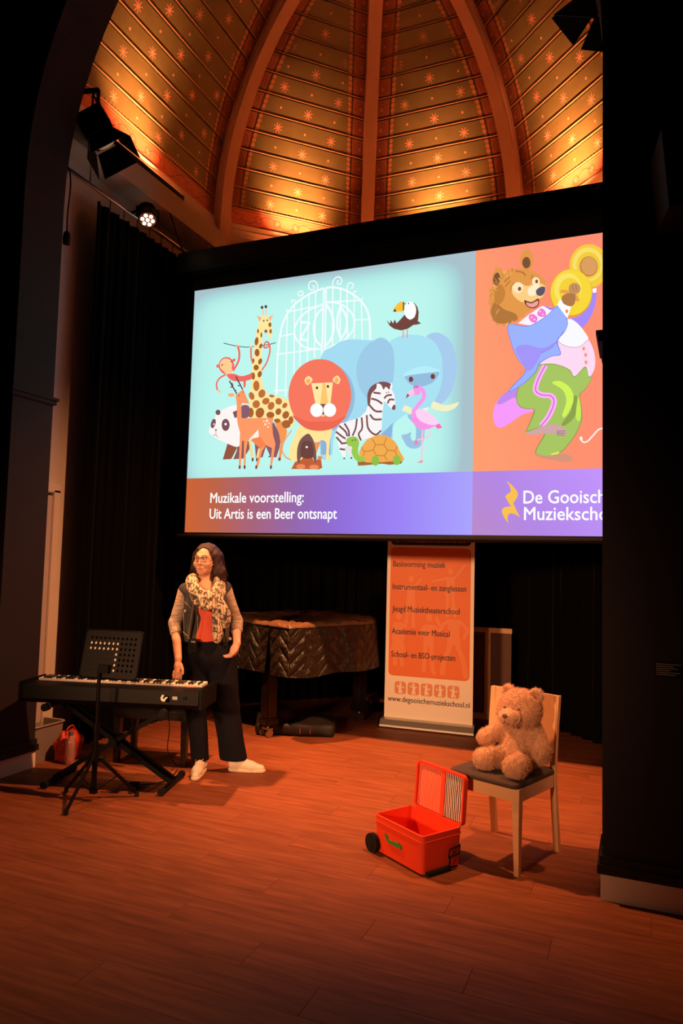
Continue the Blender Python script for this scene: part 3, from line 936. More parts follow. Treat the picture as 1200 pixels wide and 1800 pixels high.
# ------------------------------------------------------------------ hanging cable with plug
t = thing('hanging_cable', 'thin black cable with plug dangling beside the left pillar', 'cable', (-1.985, 0.50, 4.05))
bm = BM(); tube(bm, [(-0.10, 0.0, 0.625), (-0.03, 0.0, 0.60), (0.01, 0.0, 0.45), (-0.015, 0.01, 0.2), (0.0, 0, 0.05)], 0.006, 6, smooth=6); obj('cord', bm, M_RUBBER, t, True)
bm = BM(); lathe(bm, [(0.012, 0.06), (0.026, 0.04), (0.03, 0.0), (0.028, -0.045), (0.018, -0.05)][::-1], n=12); obj('plug', bm, M_RUBBER, t, True)
SLIDE_ART = [
 ('gate_drawing', [
  ('l','F4FDFF',19,[(903,1223),(901,1461),(904,1589),(921,1767),(963,1908),(1052,2018),(1161,2082),(1251,2113),(1332,2133)]),
  ('l','F4FDFF',18,[(1354,2134),(1430,2126),(1520,2096),(1608,2040),(1688,1968),(1742,1880),(1765,1780),(1772,1633)]),
  ('l','F4FDFF',17,[(1332,2133),(1332,1534)]),
  ('l','F4FDFF',17,[(1354,2134),(1359,1548)]),
  ('l','F4FDFF',12,[(984,1966),(992,1200)]),
  ('l','F4FDFF',12,[(1052,2018),(1069,1380)]),
  ('l','F4FDFF',12,[(1120,2070),(1122,1460)]),
  ('l','F4FDFF',12,[(1193,2086),(1194,1487)]),
  ('l','F4FDFF',12,[(1256,2113),(1261,1523)]),
  ('l','F4FDFF',12,[(1417,2126),(1428,1600)]),
  ('l','F4FDFF',12,[(1489,2105),(1498,1626)]),
  ('l','F4FDFF',12,[(1551,2076),(1567,1661)]),
  ('l','F4FDFF',11,[(1617,2026),(1627,1655)]),
  ('l','F4FDFF',11,[(1684,1961),(1701,1640)]),
  ('l','F4FDFF',12,[(984,1961),(1328,1982)]),
  ('l','F4FDFF',12,[(921,1745),(1061,1757)]),
  ('l','F4FDFF',12,[(885,1586),(1321,1597)]),
  ('l','F4FDFF',12,[(873,1259),(1014,1257)]),
  ('l','F4FDFF',12,[(1367,2006),(1670,1983)]),
  ('l','F4FDFF',11,[(1632,1819),(1765,1808)]),
  ('l','F4FDFF',17,[(1318,1987),(1193,1951),(1103,1884),(1061,1804),(1067,1735),(1101,1681),(1176,1619),(1322,1593)]),
  ('l','F4FDFF',16,[(1363,2003),(1452,1988),(1550,1935),(1613,1854),(1625,1762),(1583,1692),(1515,1641),(1375,1592)]),
  ('l','F4FDFF',22,[(1118,1853),(1207,1839)]),
  ('l','F4FDFF',22,[(1205,1839),(1118,1705)]),
  ('l','F4FDFF',22,[(1114,1705),(1201,1680)]),
  ('l','F4FDFF',20,[(1324,1953),(1276,1908),(1251,1835),(1249,1751),(1274,1673),(1330,1617)]),
  ('l','F4FDFF',20,[(1363,1982),(1410,1901),(1435,1807),(1429,1716),(1391,1645),(1357,1615)]),
  ('l','F4FDFF',20,[(1493,1950),(1469,1869),(1472,1761),(1505,1667)]),
  ('l','F4FDFF',20,[(1493,1950),(1539,1878),(1558,1802),(1543,1721),(1505,1667)]),
  ('l','F4FDFF',11,[(1265,2111),(1272,2161),(1248,2203),(1207,2208),(1185,2177),(1196,2141),(1228,2129),(1241,2157),(1222,2168)]),
  ('l','F4FDFF',11,[(1133,2085),(1132,2119),(1109,2135),(1086,2121),(1091,2094),(1115,2092),(1119,2108)]),
  ('l','F4FDFF',11,[(1052,2027),(1061,2043),(1041,2062),(1021,2052),(1028,2034)]),
  ('l','F4FDFF',11,[(1417,2135),(1416,2177),(1441,2211),(1477,2211),(1500,2182),(1487,2151),(1461,2154),(1456,2176),(1473,2182)]),
  ('l','F4FDFF',11,[(1551,2084),(1554,2134),(1579,2149),(1606,2131),(1602,2103),(1581,2101)]),
  ('l','F4FDFF',11,[(1613,2043),(1616,2068),(1638,2065)]),
  ('l','F4FDFF',11,[(1679,1986),(1700,2004)]),
  ('l','F4FDFF',11,[(989,1965),(969,1985)]),
 ]),
 ('elephant_drawing', [
  ('s','A6DDF3',[(1322,1520),(1437,1609),(1556,1652),(1773,1626),(2024,1568),(2316,1447),(2274,1147),(2110,993),(2000,905),(1978,765),(1845,766),(1537,846),(1465,820),(1449,670),(1348,668),(1317,1162)]),
  ('p','8FB4D6',[(1344,806),(1434,821),(1438,670),(1348,673)]),
  ('p','8DB6DD',[(1891,826),(1987,915),(1979,794),(1891,811)]),
  ('s','A9CDEF',[(2261,1612),(2331,1638),(2407,1607),(2473,1531),(2513,1388),(2505,1251),(2470,1134),(2398,1051),(2337,1064),(2382,1177),(2397,1342),(2382,1455),(2333,1553)]),
  ('s','9CC4E4',[(2112,972),(2179,881),(2187,803),(2181,764),(2156,763),(2141,795),(2145,829),(2105,816),(2065,808),(2086,759),(2117,714),(2168,695),(2217,705),(2251,752),(2259,838),(2258,915),(2247,964)]),
  ('s','AAE4F4',[(1945,1581),(2004,1628),(2082,1644),(2169,1635),(2256,1608),(2333,1553),(2382,1455),(2397,1342),(2395,1231),(2359,1118),(2300,1029),(2206,974),(2110,979),(2038,950),(1990,920),(1902,863),(1876,1126),(1930,1361)]),
  ('s','9FCCE9',[(1859,1642),(1925,1611),(1971,1549),(1988,1452),(1990,1337),(1973,1224),(1936,1113),(1837,1081),(1713,1185),(1664,1305),(1656,1422),(1694,1526),(1764,1598)]),
  ('s','95BFDF',[(2089,1296),(2223,1310),(2365,1312),(2338,1245),(2282,1212),(2216,1202),(2139,1222),(2099,1262)]),
  ('s','B6EEFA',[(2069,1305),(2146,1353),(2251,1368),(2337,1343),(2376,1316),(2223,1308)]),
  ('s','7A4038',[(2155,1266),(2146,1247),(2127,1248),(2117,1269),(2126,1288),(2145,1286)]),
  ('s','7A4038',[(2338,1275),(2329,1257),(2310,1258),(2300,1278),(2309,1297),(2328,1296)]),
  ('s','F6F1C4',[(2328,1071),(2416,1036),(2484,1042),(2536,1053),(2503,1007),(2437,987),(2369,996),(2315,1023)]),
  ('p','F6F1C4',[(2085,1057),(2141,1034),(2152,974),(2064,1014)]),
  ('p','FBF7DC',[(2201,1011),(2292,1029),(2276,999)]),
 ]),
 ('toucan_drawing', [
  ('p','75463F',[(1913,1787),(1946,1752),(1951,1783),(1971,1751),(1986,1783),(2003,1748),(2040,1782),(2070,1813),(2118,1764),(2157,1784),(2170,1845),(2155,1889),(2120,1917),(2154,1902),(2179,1867),(2191,1823),(2188,1766),(2184,1750),(2213,1724),(2172,1719),(2148,1720),(2100,1692),(2042,1684),(1982,1704),(1942,1735)]),
  ('s','FFFFFF',[(2169,1838),(2160,1795),(2136,1771),(2104,1774),(2078,1804),(2068,1849),(2076,1893),(2101,1917),(2133,1913),(2159,1883)]),
  ('s','FFC23C',[(2059,1923),(2012,1918),(1981,1881),(1972,1851),(2019,1846),(2063,1849)]),
  ('p','5A3030',[(1971,1850),(1983,1878),(2001,1849)]),
  ('p','5A3030',[(2053,1923),(2064,1922),(2064,1850),(2055,1851)]),
  ('s','5A3030',[(2077,1905),(2075,1900),(2070,1900),(2067,1906),(2070,1912),(2075,1911)]),
  ('s','5A3030',[(2109,1904),(2106,1899),(2101,1899),(2099,1905),(2101,1911),(2106,1910)]),
  ('l','F28C9A',9,[(2063,1684),(2060,1616)]),
  ('l','F28C9A',9,[(2097,1685),(2095,1614)]),
 ]),
 ('panda_drawing', [
  ('p','8E5C66',[(884,978),(963,848),(953,748),(923,664),(839,667),(857,685),(816,762),(787,669),(720,662),(700,809)]),
  ('p','9A5540',[(422,807),(527,769),(468,663),(379,661)]),
  ('p','8E5C5A',[(543,858),(652,811),(650,743),(590,663),(488,661),(519,730)]),
  ('s','FDF6F3',[(511,1146),(383,1130),(305,1087),(257,1019),(225,951),(227,907),(315,851),(417,807),(522,771),(555,815),(557,987)]),
  ('s','7E5258',[(335,1096),(331,1082),(318,1073),(302,1074),(289,1084),(283,1099),(287,1113),(300,1121),(316,1120),(330,1110)]),
  ('p','7E5258',[(464,1091),(508,1106),(514,1041),(486,1036)]),
  ('s','7E5258',[(287,991),(265,956),(241,963),(239,1004),(261,1038),(285,1031)]),
  ('s','7E5258',[(437,975),(430,943),(410,924),(384,925),(362,946),(353,980),(359,1012),(379,1031),(405,1030),(427,1008)]),
  ('s','FFFFFF',[(406,984),(401,974),(389,974),(382,985),(388,995),(400,995)]),
  ('s','FFFFFF',[(277,990),(274,982),(268,982),(264,991),(267,999),(273,999)]),
  ('p','7E5258',[(281,944),(307,940),(294,920)]),
  ('l','B07A7A',5,[(294,921),(293,893),(263,886)]),
  ('l','B07A7A',5,[(293,893),(321,866)]),
 ]),
 ('giraffe_drawing', [
  ('l','FFD98A',25,[(651,828),(687,648)]),
  ('l','FFD98A',22,[(750,748),(730,647)]),
  ('p','F79A55',[(893,986),(944,866),(961,782),(941,636),(966,633),(993,797),(1022,879),(996,981)]),
  ('p','8A4A38',[(945,661),(968,660),(966,633),(943,633)]),
  ('p','5A4048',[(677,665),(698,665),(695,635),(680,635)]),
  ('p','5A4048',[(721,664),(740,663),(738,634),(723,634)]),
  ('p','FFE9A0',[(714,1918),(684,1834),(670,1757),(662,1654),(650,1533),(644,1361),(635,1240),(626,1103),(653,1025),(939,1001),(1035,920),(1081,918),(1090,1060),(1036,1155),(1012,1173),(913,1213),(827,1228),(772,1291),(749,1387),(747,1473),(744,1611),(742,1767),(761,1826)]),
  ('s','FFE9A0',[(756,1961),(722,1930),(707,1866),(752,1827),(796,1803),(807,1752),(829,1735),(841,1775),(834,1862),(806,1917)]),
  ('p','FFB77A',[(677,1963),(731,1932),(706,1900)]),
  ('p','FFB77A',[(845,1953),(794,1925),(821,1896)]),
  ('l','FFC39A',11,[(747,1958),(732,2020)]),
  ('l','FFC39A',10,[(773,1959),(770,2023)]),
  ('s','5B4045',[(744,2028),(737,2016),(723,2017),(715,2031),(722,2043),(736,2041)]),
  ('s','5B4045',[(782,2030),(776,2018),(761,2020),(753,2034),(760,2046),(775,2044)]),
  ('s','5B4045',[(759,1903),(756,1895),(748,1896),(744,1904),(748,1911),(755,1911)]),
  ('s','5B4045',[(795,1903),(791,1896),(784,1897),(780,1905),(783,1912),(791,1911)]),
  ('s','A8602F',[(831,1859),(824,1841),(809,1843),(800,1863),(807,1881),(823,1879)]),
  ('s','A8602F',[(793,1804),(785,1791),(769,1793),(760,1807),(768,1820),(784,1818)]),
  ('s','A8602F',[(837,1799),(832,1782),(819,1783),(812,1802),(818,1819),(830,1818)]),
  ('s','A8602F',[(707,1814),(703,1797),(693,1798),(687,1816),(692,1834),(701,1833)]),
  ('s','A8602F',[(741,1774),(737,1754),(728,1755),(722,1776),(726,1797),(736,1796)]),
  ('s','A8602F',[(705,1718),(691,1687),(672,1692),(666,1727),(680,1758),(699,1754)]),
  ('s','A8602F',[(744,1669),(730,1653),(715,1659),(715,1681),(730,1697),(744,1691)]),
  ('s','A8602F',[(720,1615),(716,1595),(704,1584),(689,1585),(676,1599),(670,1620),(674,1640),(686,1651),(702,1650),(715,1636)]),
  ('s','A8602F',[(671,1547),(666,1529),(654,1530),(648,1549),(653,1567),(664,1566)]),
  ('s','A8602F',[(748,1528),(730,1508),(711,1516),(711,1543),(729,1562),(747,1554)]),
  ('s','A8602F',[(718,1480),(713,1465),(700,1457),(683,1458),(669,1469),(664,1484),(668,1499),(682,1508),(698,1506),(712,1496)]),
  ('s','A8602F',[(750,1412),(733,1390),(712,1397),(708,1425),(725,1447),(746,1441)]),
  ('s','A8602F',[(682,1405),(675,1376),(657,1377),(647,1408),(655,1437),(672,1436)]),
  ('s','C2703A',[(731,1313),(726,1285),(711,1269),(691,1270),(675,1289),(667,1317),(672,1345),(688,1362),(707,1360),(724,1342)]),
  ('s','C2703A',[(680,1233),(684,1211),(677,1195),(661,1191),(643,1200),(629,1220),(625,1241),(632,1257),(648,1262),(666,1252)]),
  ('s','C2703A',[(791,1228),(777,1210),(755,1203),(735,1211),(723,1230),(725,1254),(739,1272),(761,1278),(781,1270),(792,1251)]),
  ('s','C2703A',[(884,1208),(878,1201),(865,1199),(848,1202),(836,1210),(831,1218),(837,1224),(851,1226),(867,1223),(880,1216)]),
  ('s','C2703A',[(739,1135),(725,1118),(703,1113),(681,1121),(668,1140),(669,1162),(683,1179),(705,1184),(727,1176),(740,1157)]),
  ('s','C2703A',[(833,1185),(837,1166),(827,1149),(807,1140),(785,1142),(768,1155),(764,1173),(774,1190),(794,1199),(817,1197)]),
  ('s','C2703A',[(956,1173),(961,1154),(954,1138),(937,1130),(917,1134),(901,1147),(896,1166),(903,1182),(920,1190),(940,1186)]),
  ('s','C2703A',[(1008,1106),(983,1096),(966,1110),(973,1134),(998,1144),(1015,1130)]),
  ('s','C2703A',[(884,1110),(869,1093),(848,1088),(830,1097),(821,1116),(825,1138),(840,1155),(861,1159),(879,1151),(888,1132)]),
  ('s','B0622F',[(682,1074),(677,1048),(662,1033),(643,1034),(627,1051),(620,1078),(625,1104),(640,1119),(659,1118),(675,1101)]),
  ('s','B0622F',[(785,1054),(768,1031),(742,1023),(716,1033),(702,1056),(703,1085),(721,1107),(747,1115),(773,1105),(787,1082)]),
  ('s','B0622F',[(891,1041),(884,1025),(864,1015),(840,1017),(819,1028),(811,1046),(818,1062),(838,1072),(862,1070),(882,1059)]),
  ('s','B0622F',[(956,1059),(944,1044),(927,1039),(911,1045),(901,1061),(902,1079),(914,1093),(931,1098),(947,1092),(957,1077)]),
  ('s','B0622F',[(1031,1019),(1015,1005),(994,1002),(977,1012),(969,1031),(975,1051),(991,1065),(1012,1068),(1029,1058),(1036,1040)]),
  ('s','B0622F',[(1079,985),(1075,966),(1064,954),(1049,955),(1037,968),(1031,988),(1035,1007),(1047,1019),(1062,1018),(1074,1005)]),
  ('s','B0622F',[(1053,951),(1046,930),(1025,918),(998,919),(977,933),(968,956),(975,977),(996,989),(1022,988),(1044,973)]),
  ('s','B0622F',[(953,987),(947,977),(931,971),(911,972),(895,980),(889,991),(894,1001),(910,1007),(930,1006),(946,999)]),
  ('s','8A6070',[(556,1142),(624,1140),(640,1094),(637,1051),(614,1030),(560,1033)]),
  ('l','F7A070',12,[(1063,894),(1001,813),(977,731),(1016,663),(1072,636)]),
 ]),
 ('monkey_drawing', [
  ('l','4A4A50',7,[(341,1738),(478,1698),(588,1678),(661,1678)]),
  ('l','4A4A50',7,[(745,1679),(820,1682),(881,1692)]),
  ('l','F46D62',21,[(493,1695),(511,1632),(504,1554),(453,1471)]),
  ('l','F46D62',16,[(630,1670),(635,1586),(655,1520)]),
  ('l','F46D62',15,[(757,1679),(773,1655),(811,1666),(800,1704),(776,1704),(767,1683)]),
  ('l','F46D62',15,[(805,1701),(822,1665),(822,1604),(797,1521),(749,1452)]),
  ('s','F46D62',[(385,1441),(459,1444),(539,1416),(622,1427),(648,1442),(650,1386),(610,1372),(542,1366),(442,1384)]),
  ('l','F46D62',16,[(374,1442),(310,1412),(282,1361),(295,1303)]),
  ('p','F46D62',[(563,1375),(592,1373),(588,1313),(569,1304)]),
  ('s','FFC898',[(334,1291),(325,1281),(307,1282),(297,1294),(306,1304),(324,1303)]),
  ('s','FFC898',[(504,1703),(496,1695),(480,1696),(472,1706),(480,1715),(496,1713)]),
  ('s','FFC898',[(640,1677),(634,1669),(620,1670),(613,1680),(620,1688),(633,1687)]),
  ('s','F46D62',[(463,1518),(449,1472),(410,1446),(359,1450),(316,1483),(298,1532),(312,1579),(352,1605),(403,1600),(445,1567)]),
  ('s','F46D62',[(304,1527),(297,1514),(280,1515),(272,1530),(279,1543),(296,1541)]),
  ('s','F46D62',[(475,1570),(467,1558),(451,1560),(443,1573),(450,1584),(466,1583)]),
  ('s','FFCE95',[(441,1526),(430,1491),(398,1471),(358,1474),(324,1500),(310,1537),(321,1573),(353,1592),(393,1589),(427,1564)]),
  ('s','FFCE95',[(446,1476),(438,1456),(416,1445),(387,1447),(363,1462),(354,1483),(362,1503),(384,1514),(413,1512),(436,1497)]),
  ('s','7A4038',[(343,1534),(340,1528),(331,1528),(327,1536),(331,1542),(339,1542)]),
  ('s','7A4038',[(443,1557),(439,1550),(431,1551),(427,1558),(430,1565),(438,1564)]),
 ]),
 ('deer_drawing', [
  ('p','FF9B66',[(505,1171),(550,1168),(560,1029),(882,1016),(873,954),(883,869),(911,784),(895,658),(880,579),(864,580),(878,747),(816,775),(780,721),(747,583),(720,584),(761,730),(757,815),(660,840),(632,820),(617,727),(617,586),(600,587),(593,822),(574,823),(569,588),(549,588),(549,901),(524,971),(511,1032)]),
  ('p','FF9B66',[(488,1240),(564,1297),(636,1153),(506,1158)]),
  ('s','FFAF7A',[(479,1247),(472,1237),(454,1232),(432,1234),(414,1241),(407,1251),(413,1261),(431,1265),(453,1264),(471,1257)]),
  ('p','FFF0E5',[(644,835),(736,920),(743,850)]),
  ('p','FFF0E5',[(555,1168),(636,1157),(575,1146)]),
  ('p','F98550',[(661,828),(756,853),(818,775),(760,747)]),
  ('l','5B4248',12,[(417,1382),(502,1254)]),
  ('l','5B4248',12,[(485,1416),(559,1293)]),
  ('l','5B4248',9,[(459,1331),(445,1362)]),
  ('l','5B4248',9,[(457,1318),(430,1324)]),
  ('l','5B4248',9,[(486,1285),(493,1293)]),
  ('l','5B4248',9,[(517,1357),(511,1379)]),
  ('l','5B4248',9,[(533,1330),(506,1329)]),
  ('s','5B4248',[(528,1239),(525,1233),(520,1233),(516,1240),(519,1245),(525,1245)]),
  ('s','D03030',[(571,1266),(568,1262),(563,1262),(559,1267),(562,1271),(568,1271)]),
  ('s','FFF0E5',[(831,991),(825,981),(813,982),(807,993),(812,1003),(825,1002)]),
  ('s','FFF0E5',[(814,961),(809,952),(799,953),(793,962),(798,970),(809,970)]),
  ('s','FFF0E5',[(849,967),(846,961),(838,961),(834,968),(838,975),(845,974)]),
  ('s','FFF0E5',[(839,936),(835,929),(828,930),(824,937),(827,943),(835,943)]),
  ('s','FFF0E5',[(795,990),(792,984),(785,984),(782,990),(785,996),(792,996)]),
  ('p','6A4040',[(548,601),(569,600),(568,571),(550,571)]),
  ('p','6A4040',[(598,600),(620,599),(618,569),(601,570)]),
  ('p','6A4040',[(717,596),(738,596),(736,566),(719,567)]),
  ('p','6A4040',[(864,592),(885,592),(883,562),(866,563)]),
 ]),
 ('lion_drawing', [
  ('s','97BBDD',[(1649,1153),(1599,978),(1457,874),(1273,883),(1118,1003),(1053,1192),(1106,1373),(1255,1475),(1440,1460),(1589,1336)]),
  ('s','FFE69A',[(1162,939),(1430,926),(1431,787),(1425,682),(1439,633),(1400,633),(1393,781),(1284,777),(1173,625),(1082,626),(1048,678),(1059,761),(1097,843)]),
  ('p','F59A5A',[(1284,781),(1348,784),(1297,658)]),
  ('s','F97860',[(1616,1171),(1567,993),(1425,888),(1242,897),(1088,1019),(1023,1210),(1075,1395),(1223,1498),(1407,1483),(1556,1357)]),
  ('s','EF6A52',[(1068,1027),(1206,970),(1341,959),(1473,960),(1576,999),(1518,934),(1449,892),(1326,878),(1190,913)]),
  ('p','FFE9A6',[(1241,1298),(1444,1292),(1427,1106),(1287,1114)]),
  ('p','FFC870',[(1350,1296),(1374,1292),(1407,1109),(1332,1113)]),
  ('s','FFE3A0',[(1175,1330),(1210,1365),(1251,1334),(1236,1304),(1201,1286)]),
  ('s','FFE3A0',[(1441,1314),(1481,1348),(1512,1313),(1499,1277),(1477,1279)]),
  ('s','FFB060',[(1232,1317),(1222,1299),(1200,1301),(1189,1320),(1199,1338),(1221,1337)]),
  ('s','FFB060',[(1496,1306),(1488,1285),(1471,1286),(1461,1308),(1470,1329),(1487,1328)]),
  ('s','5A3A35',[(1308,1254),(1302,1243),(1291,1244),(1285,1255),(1290,1266),(1302,1265)]),
  ('s','5A3A35',[(1410,1259),(1405,1248),(1393,1249),(1387,1260),(1392,1271),(1404,1270)]),
  ('p','8A5040',[(1327,1112),(1407,1107),(1360,1077)]),
  ('s','F8CFA0',[(1384,1014),(1379,1006),(1367,1001),(1352,1002),(1339,1008),(1334,1017),(1338,1025),(1351,1030),(1366,1029),(1379,1023)]),
  ('p','8A5040',[(1339,1021),(1360,1056),(1382,1018)]),
  ('s','FFFFFF',[(1359,1056),(1349,1022),(1320,1002),(1283,1004),(1252,1028),(1239,1063),(1250,1098),(1279,1118),(1316,1115),(1347,1092)]),
  ('s','FFFFFF',[(1481,1051),(1471,1017),(1442,997),(1406,999),(1375,1022),(1363,1058),(1373,1092),(1402,1112),(1439,1109),(1469,1086)]),
 ]),
 ('mole_drawing', [
  ('p','C5613A',[(1073,557),(1109,618),(1163,633),(1198,661),(1270,655),(1290,613),(1351,652),(1367,558),(1336,547)]),
  ('s','F08A50',[(1365,645),(1361,636),(1350,630),(1335,630),(1324,637),(1319,647),(1323,656),(1334,662),(1349,661),(1360,655)]),
  ('s','7C5650',[(1219,858),(1157,815),(1128,742),(1127,643),(1146,601),(1171,658),(1270,655),(1294,605),(1311,645),(1289,769),(1254,836)]),
  ('s','6E453F',[(1168,773),(1217,796),(1267,769),(1275,654),(1171,658)]),
  ('s','FFFFFF',[(1228,742),(1223,735),(1211,735),(1205,743),(1210,751),(1222,750)]),
  ('s','F58A5A',[(1209,575),(1201,562),(1179,555),(1152,556),(1130,564),(1122,577),(1130,589),(1151,596),(1178,596),(1200,587)]),
  ('s','F58A5A',[(1337,567),(1329,556),(1306,549),(1277,550),(1254,558),(1245,569),(1253,581),(1276,587),(1305,586),(1328,579)]),
 ]),
 ('zebra_drawing', [
  ('p','F0E6E8',[(1577,739),(1652,736),(1623,627)]),
  ('s','6A4040',[(1576,634),(1572,627),(1563,627),(1558,634),(1563,641),(1571,641)]),
  ('s','6A4040',[(1640,635),(1636,628),(1627,628),(1623,635),(1627,642),(1635,642)]),
  ('p','FBF7F7',[(1770,1081),(1776,1181),(1829,1247),(1891,1262),(1974,1246),(1970,1202),(2002,1136),(2009,1056),(2005,1022),(1979,1030),(1910,1100),(1899,1013),(1893,835),(1809,800),(1704,779),(1619,758),(1572,729),(1579,679),(1567,634),(1524,701),(1500,783),(1480,844),(1497,894),(1523,933),(1571,941),(1699,975),(1751,1022)]),
  ('s','7F524F',[(1768,1076),(1763,1171),(1798,1234),(1881,1265),(1954,1248),(1971,1222),(1955,1193),(1923,1220),(1903,1197),(1881,1238),(1845,1251),(1838,1211),(1797,1164),(1786,1080)]),
  ('l','7F524F',16,[(1795,1129),(1848,1111),(1895,1078)]),
  ('l','7F524F',16,[(1781,1075),(1834,1022),(1895,1014)]),
  ('l','7F524F',16,[(1815,1178),(1878,1166)]),
  ('l','7F524F',16,[(1788,995),(1826,953),(1893,949)]),
  ('l','7F524F',16,[(1760,991),(1775,881),(1839,823),(1890,855)]),
  ('l','7F524F',16,[(1715,974),(1722,883),(1692,835),(1715,779)]),
  ('l','7F524F',16,[(1673,966),(1664,886),(1637,822)]),
  ('l','7F524F',16,[(1561,931),(1600,869),(1607,818)]),
  ('l','7F524F',16,[(1513,914),(1574,860),(1591,819)]),
  ('l','7F524F',16,[(1485,864),(1542,821),(1575,800)]),
  ('l','7F524F',16,[(1490,818),(1544,761)]),
  ('l','7F524F',16,[(1533,761),(1587,764)]),
  ('l','7F524F',16,[(1524,716),(1573,707)]),
  ('l','7F524F',16,[(1910,1122),(1935,1145),(1976,1147)]),
  ('l','7F524F',16,[(1942,1078),(1957,1109),(1998,1106)]),
  ('s','7F524F',[(1979,1031),(1992,1062),(2009,1058),(2006,1022)]),
  ('p','FBF7F7',[(1841,1251),(1881,1233),(1901,1172),(1851,1187)]),
  ('p','FBF7F7',[(1976,1251),(1980,1206),(1955,1193),(1962,1227)]),
  ('s','7F524F',[(1935,1170),(1932,1165),(1927,1165),(1924,1170),(1927,1175),(1932,1175)]),
  ('s','7F524F',[(1953,1172),(1951,1167),(1946,1167),(1943,1172),(1945,1177),(1950,1177)]),
 ]),
 ('turtle_drawing', [
  ('p','A5683A',[(1687,610),(2080,598),(2070,574),(1969,568),(1907,579),(1746,569),(1694,568)]),
  ('s','F4AD52',[(1702,665),(1721,724),(1767,782),(1819,807),(1871,819),(1943,806),(2016,752),(2058,672),(2090,601),(1968,595),(1886,591),(1751,598)]),
  ('l','C98535',8,[(1814,789),(1841,739),(1827,695),(1854,650)]),
  ('l','C98535',8,[(1938,794),(1919,736),(1946,691),(1921,647),(1854,650)]),
  ('l','C98535',8,[(1841,739),(1919,736)]),
  ('l','C98535',8,[(1946,691),(2012,683),(2029,717)]),
  ('l','C98535',8,[(1827,695),(1748,688),(1721,724)]),
  ('l','C98535',8,[(1748,688),(1739,651)]),
  ('l','C98535',8,[(2012,683),(2039,629)]),
  ('l','C98535',8,[(1921,647),(1948,605)]),
  ('l','C98535',8,[(1854,650),(1844,615)]),
  ('s','9CCB50',[(1581,789),(1613,813),(1671,811),(1699,764),(1690,705),(1702,655),(1750,638),(1751,608),(1698,600),(1655,636),(1632,687),(1636,727),(1598,743)]),
  ('s','8FC24A',[(1880,604),(1874,580),(1858,566),(1837,566),(1820,582),(1813,606),(1819,631),(1835,645),(1856,645),(1873,629)]),
  ('s','8FC24A',[(2065,604),(2059,580),(2043,566),(2021,566),(2004,582),(1997,606),(2003,630),(2020,644),(2041,643),(2058,628)]),
  ('s','4A6A25',[(1642,784),(1640,777),(1634,777),(1632,784),(1634,791),(1639,791)]),
  ('s','4A6A25',[(1667,786),(1664,779),(1659,779),(1656,786),(1658,793),(1664,793)]),
 ]),
 ('flamingo_drawing', [
  ('l','FFC8DE',12,[(2244,848),(2239,589)]),
  ('l','FFC8DE',11,[(2303,846),(2296,788),(2201,762)]),
  ('s','FF7FB0',[(2206,742),(2199,726),(2184,726),(2177,743),(2184,760),(2199,759)]),
  ('p','FF7F9A',[(2200,578),(2254,600),(2244,577)]),
  ('p','FF6FBF',[(2346,872),(2380,890),(2407,853),(2366,846)]),
  ('s','FB95E8',[(2156,1008),(2146,950),(2174,891),(2234,849),(2293,849),(2356,880),(2302,913),(2181,1017)]),
  ('l','FB9CEB',33,[(2163,1179),(2203,1193),(2245,1159),(2246,1100),(2201,1045),(2170,998),(2163,950)]),
  ('s','FB9CEB',[(2222,1158),(2216,1141),(2198,1132),(2176,1133),(2158,1145),(2150,1163),(2157,1180),(2175,1189),(2197,1188),(2215,1176)]),
  ('s','FFD3F4',[(2184,1002),(2241,1013),(2311,970),(2377,898),(2332,878),(2263,896),(2203,938)]),
  ('s','FFC9E8',[(2111,1146),(2148,1182),(2171,1149),(2137,1125)]),
  ('p','A0405A',[(2097,1108),(2110,1150),(2129,1133)]),
  ('l','A04060',5,[(2163,1208),(2170,1191),(2177,1210)]),
  ('l','A04060',5,[(2182,1212),(2193,1191),(2199,1210)]),
 ]),
 ('bear_drawing', [
  ('s','F5CE3E',[(3648,2006),(3622,1912),(3553,1860),(3468,1871),(3397,1941),(3370,2045),(3397,2141),(3467,2192),(3553,2179),(3622,2108)]),
  ('s','FBE070',[(3610,2023),(3590,1949),(3536,1908),(3469,1917),(3414,1972),(3392,2053),(3413,2128),(3468,2168),(3536,2158),(3590,2102)]),
  ('s','F5CE3E',[(3591,2019),(3575,1961),(3533,1929),(3480,1936),(3438,1980),(3421,2043),(3437,2102),(3480,2133),(3532,2126),(3574,2082)]),
  ('s','C98545',[(3572,2013),(3560,1969),(3528,1945),(3488,1950),(3456,1983),(3443,2031),(3455,2076),(3488,2100),(3528,2094),(3560,2061)]),
  ('s','DDA060',[(3567,2017),(3556,1978),(3528,1956),(3493,1961),(3465,1990),(3454,2033),(3464,2073),(3493,2095),(3528,2090),(3556,2060)]),
  ('s','A98CFB',[(3535,1820),(3563,1812),(3549,1705),(3507,1606),(3455,1557),(3410,1599),(3361,1634),(3434,1648),(3499,1711)]),
  ('p','FFFFFF',[(3533,1846),(3563,1851),(3560,1815),(3537,1817)]),
  ('s','D9A530',[(3534,1815),(3506,1712),(3431,1654),(3337,1665),(3259,1740),(3229,1853),(3258,1958),(3335,2016),(3430,2003),(3505,1926)]),
  ('s','F9D93C',[(3530,1820),(3502,1720),(3429,1664),(3338,1674),(3263,1747),(3233,1857),(3262,1959),(3336,2015),(3428,2002),(3502,1928)]),
  ('s','FBE66A',[(3458,1855),(3440,1785),(3391,1747),(3330,1754),(3280,1805),(3261,1880),(3279,1951),(3329,1989),(3390,1981),(3439,1930)]),
  ('s','F7D23A',[(3450,1843),(3435,1787),(3397,1756),(3349,1762),(3309,1802),(3294,1863),(3309,1919),(3348,1950),(3396,1944),(3435,1903)]),
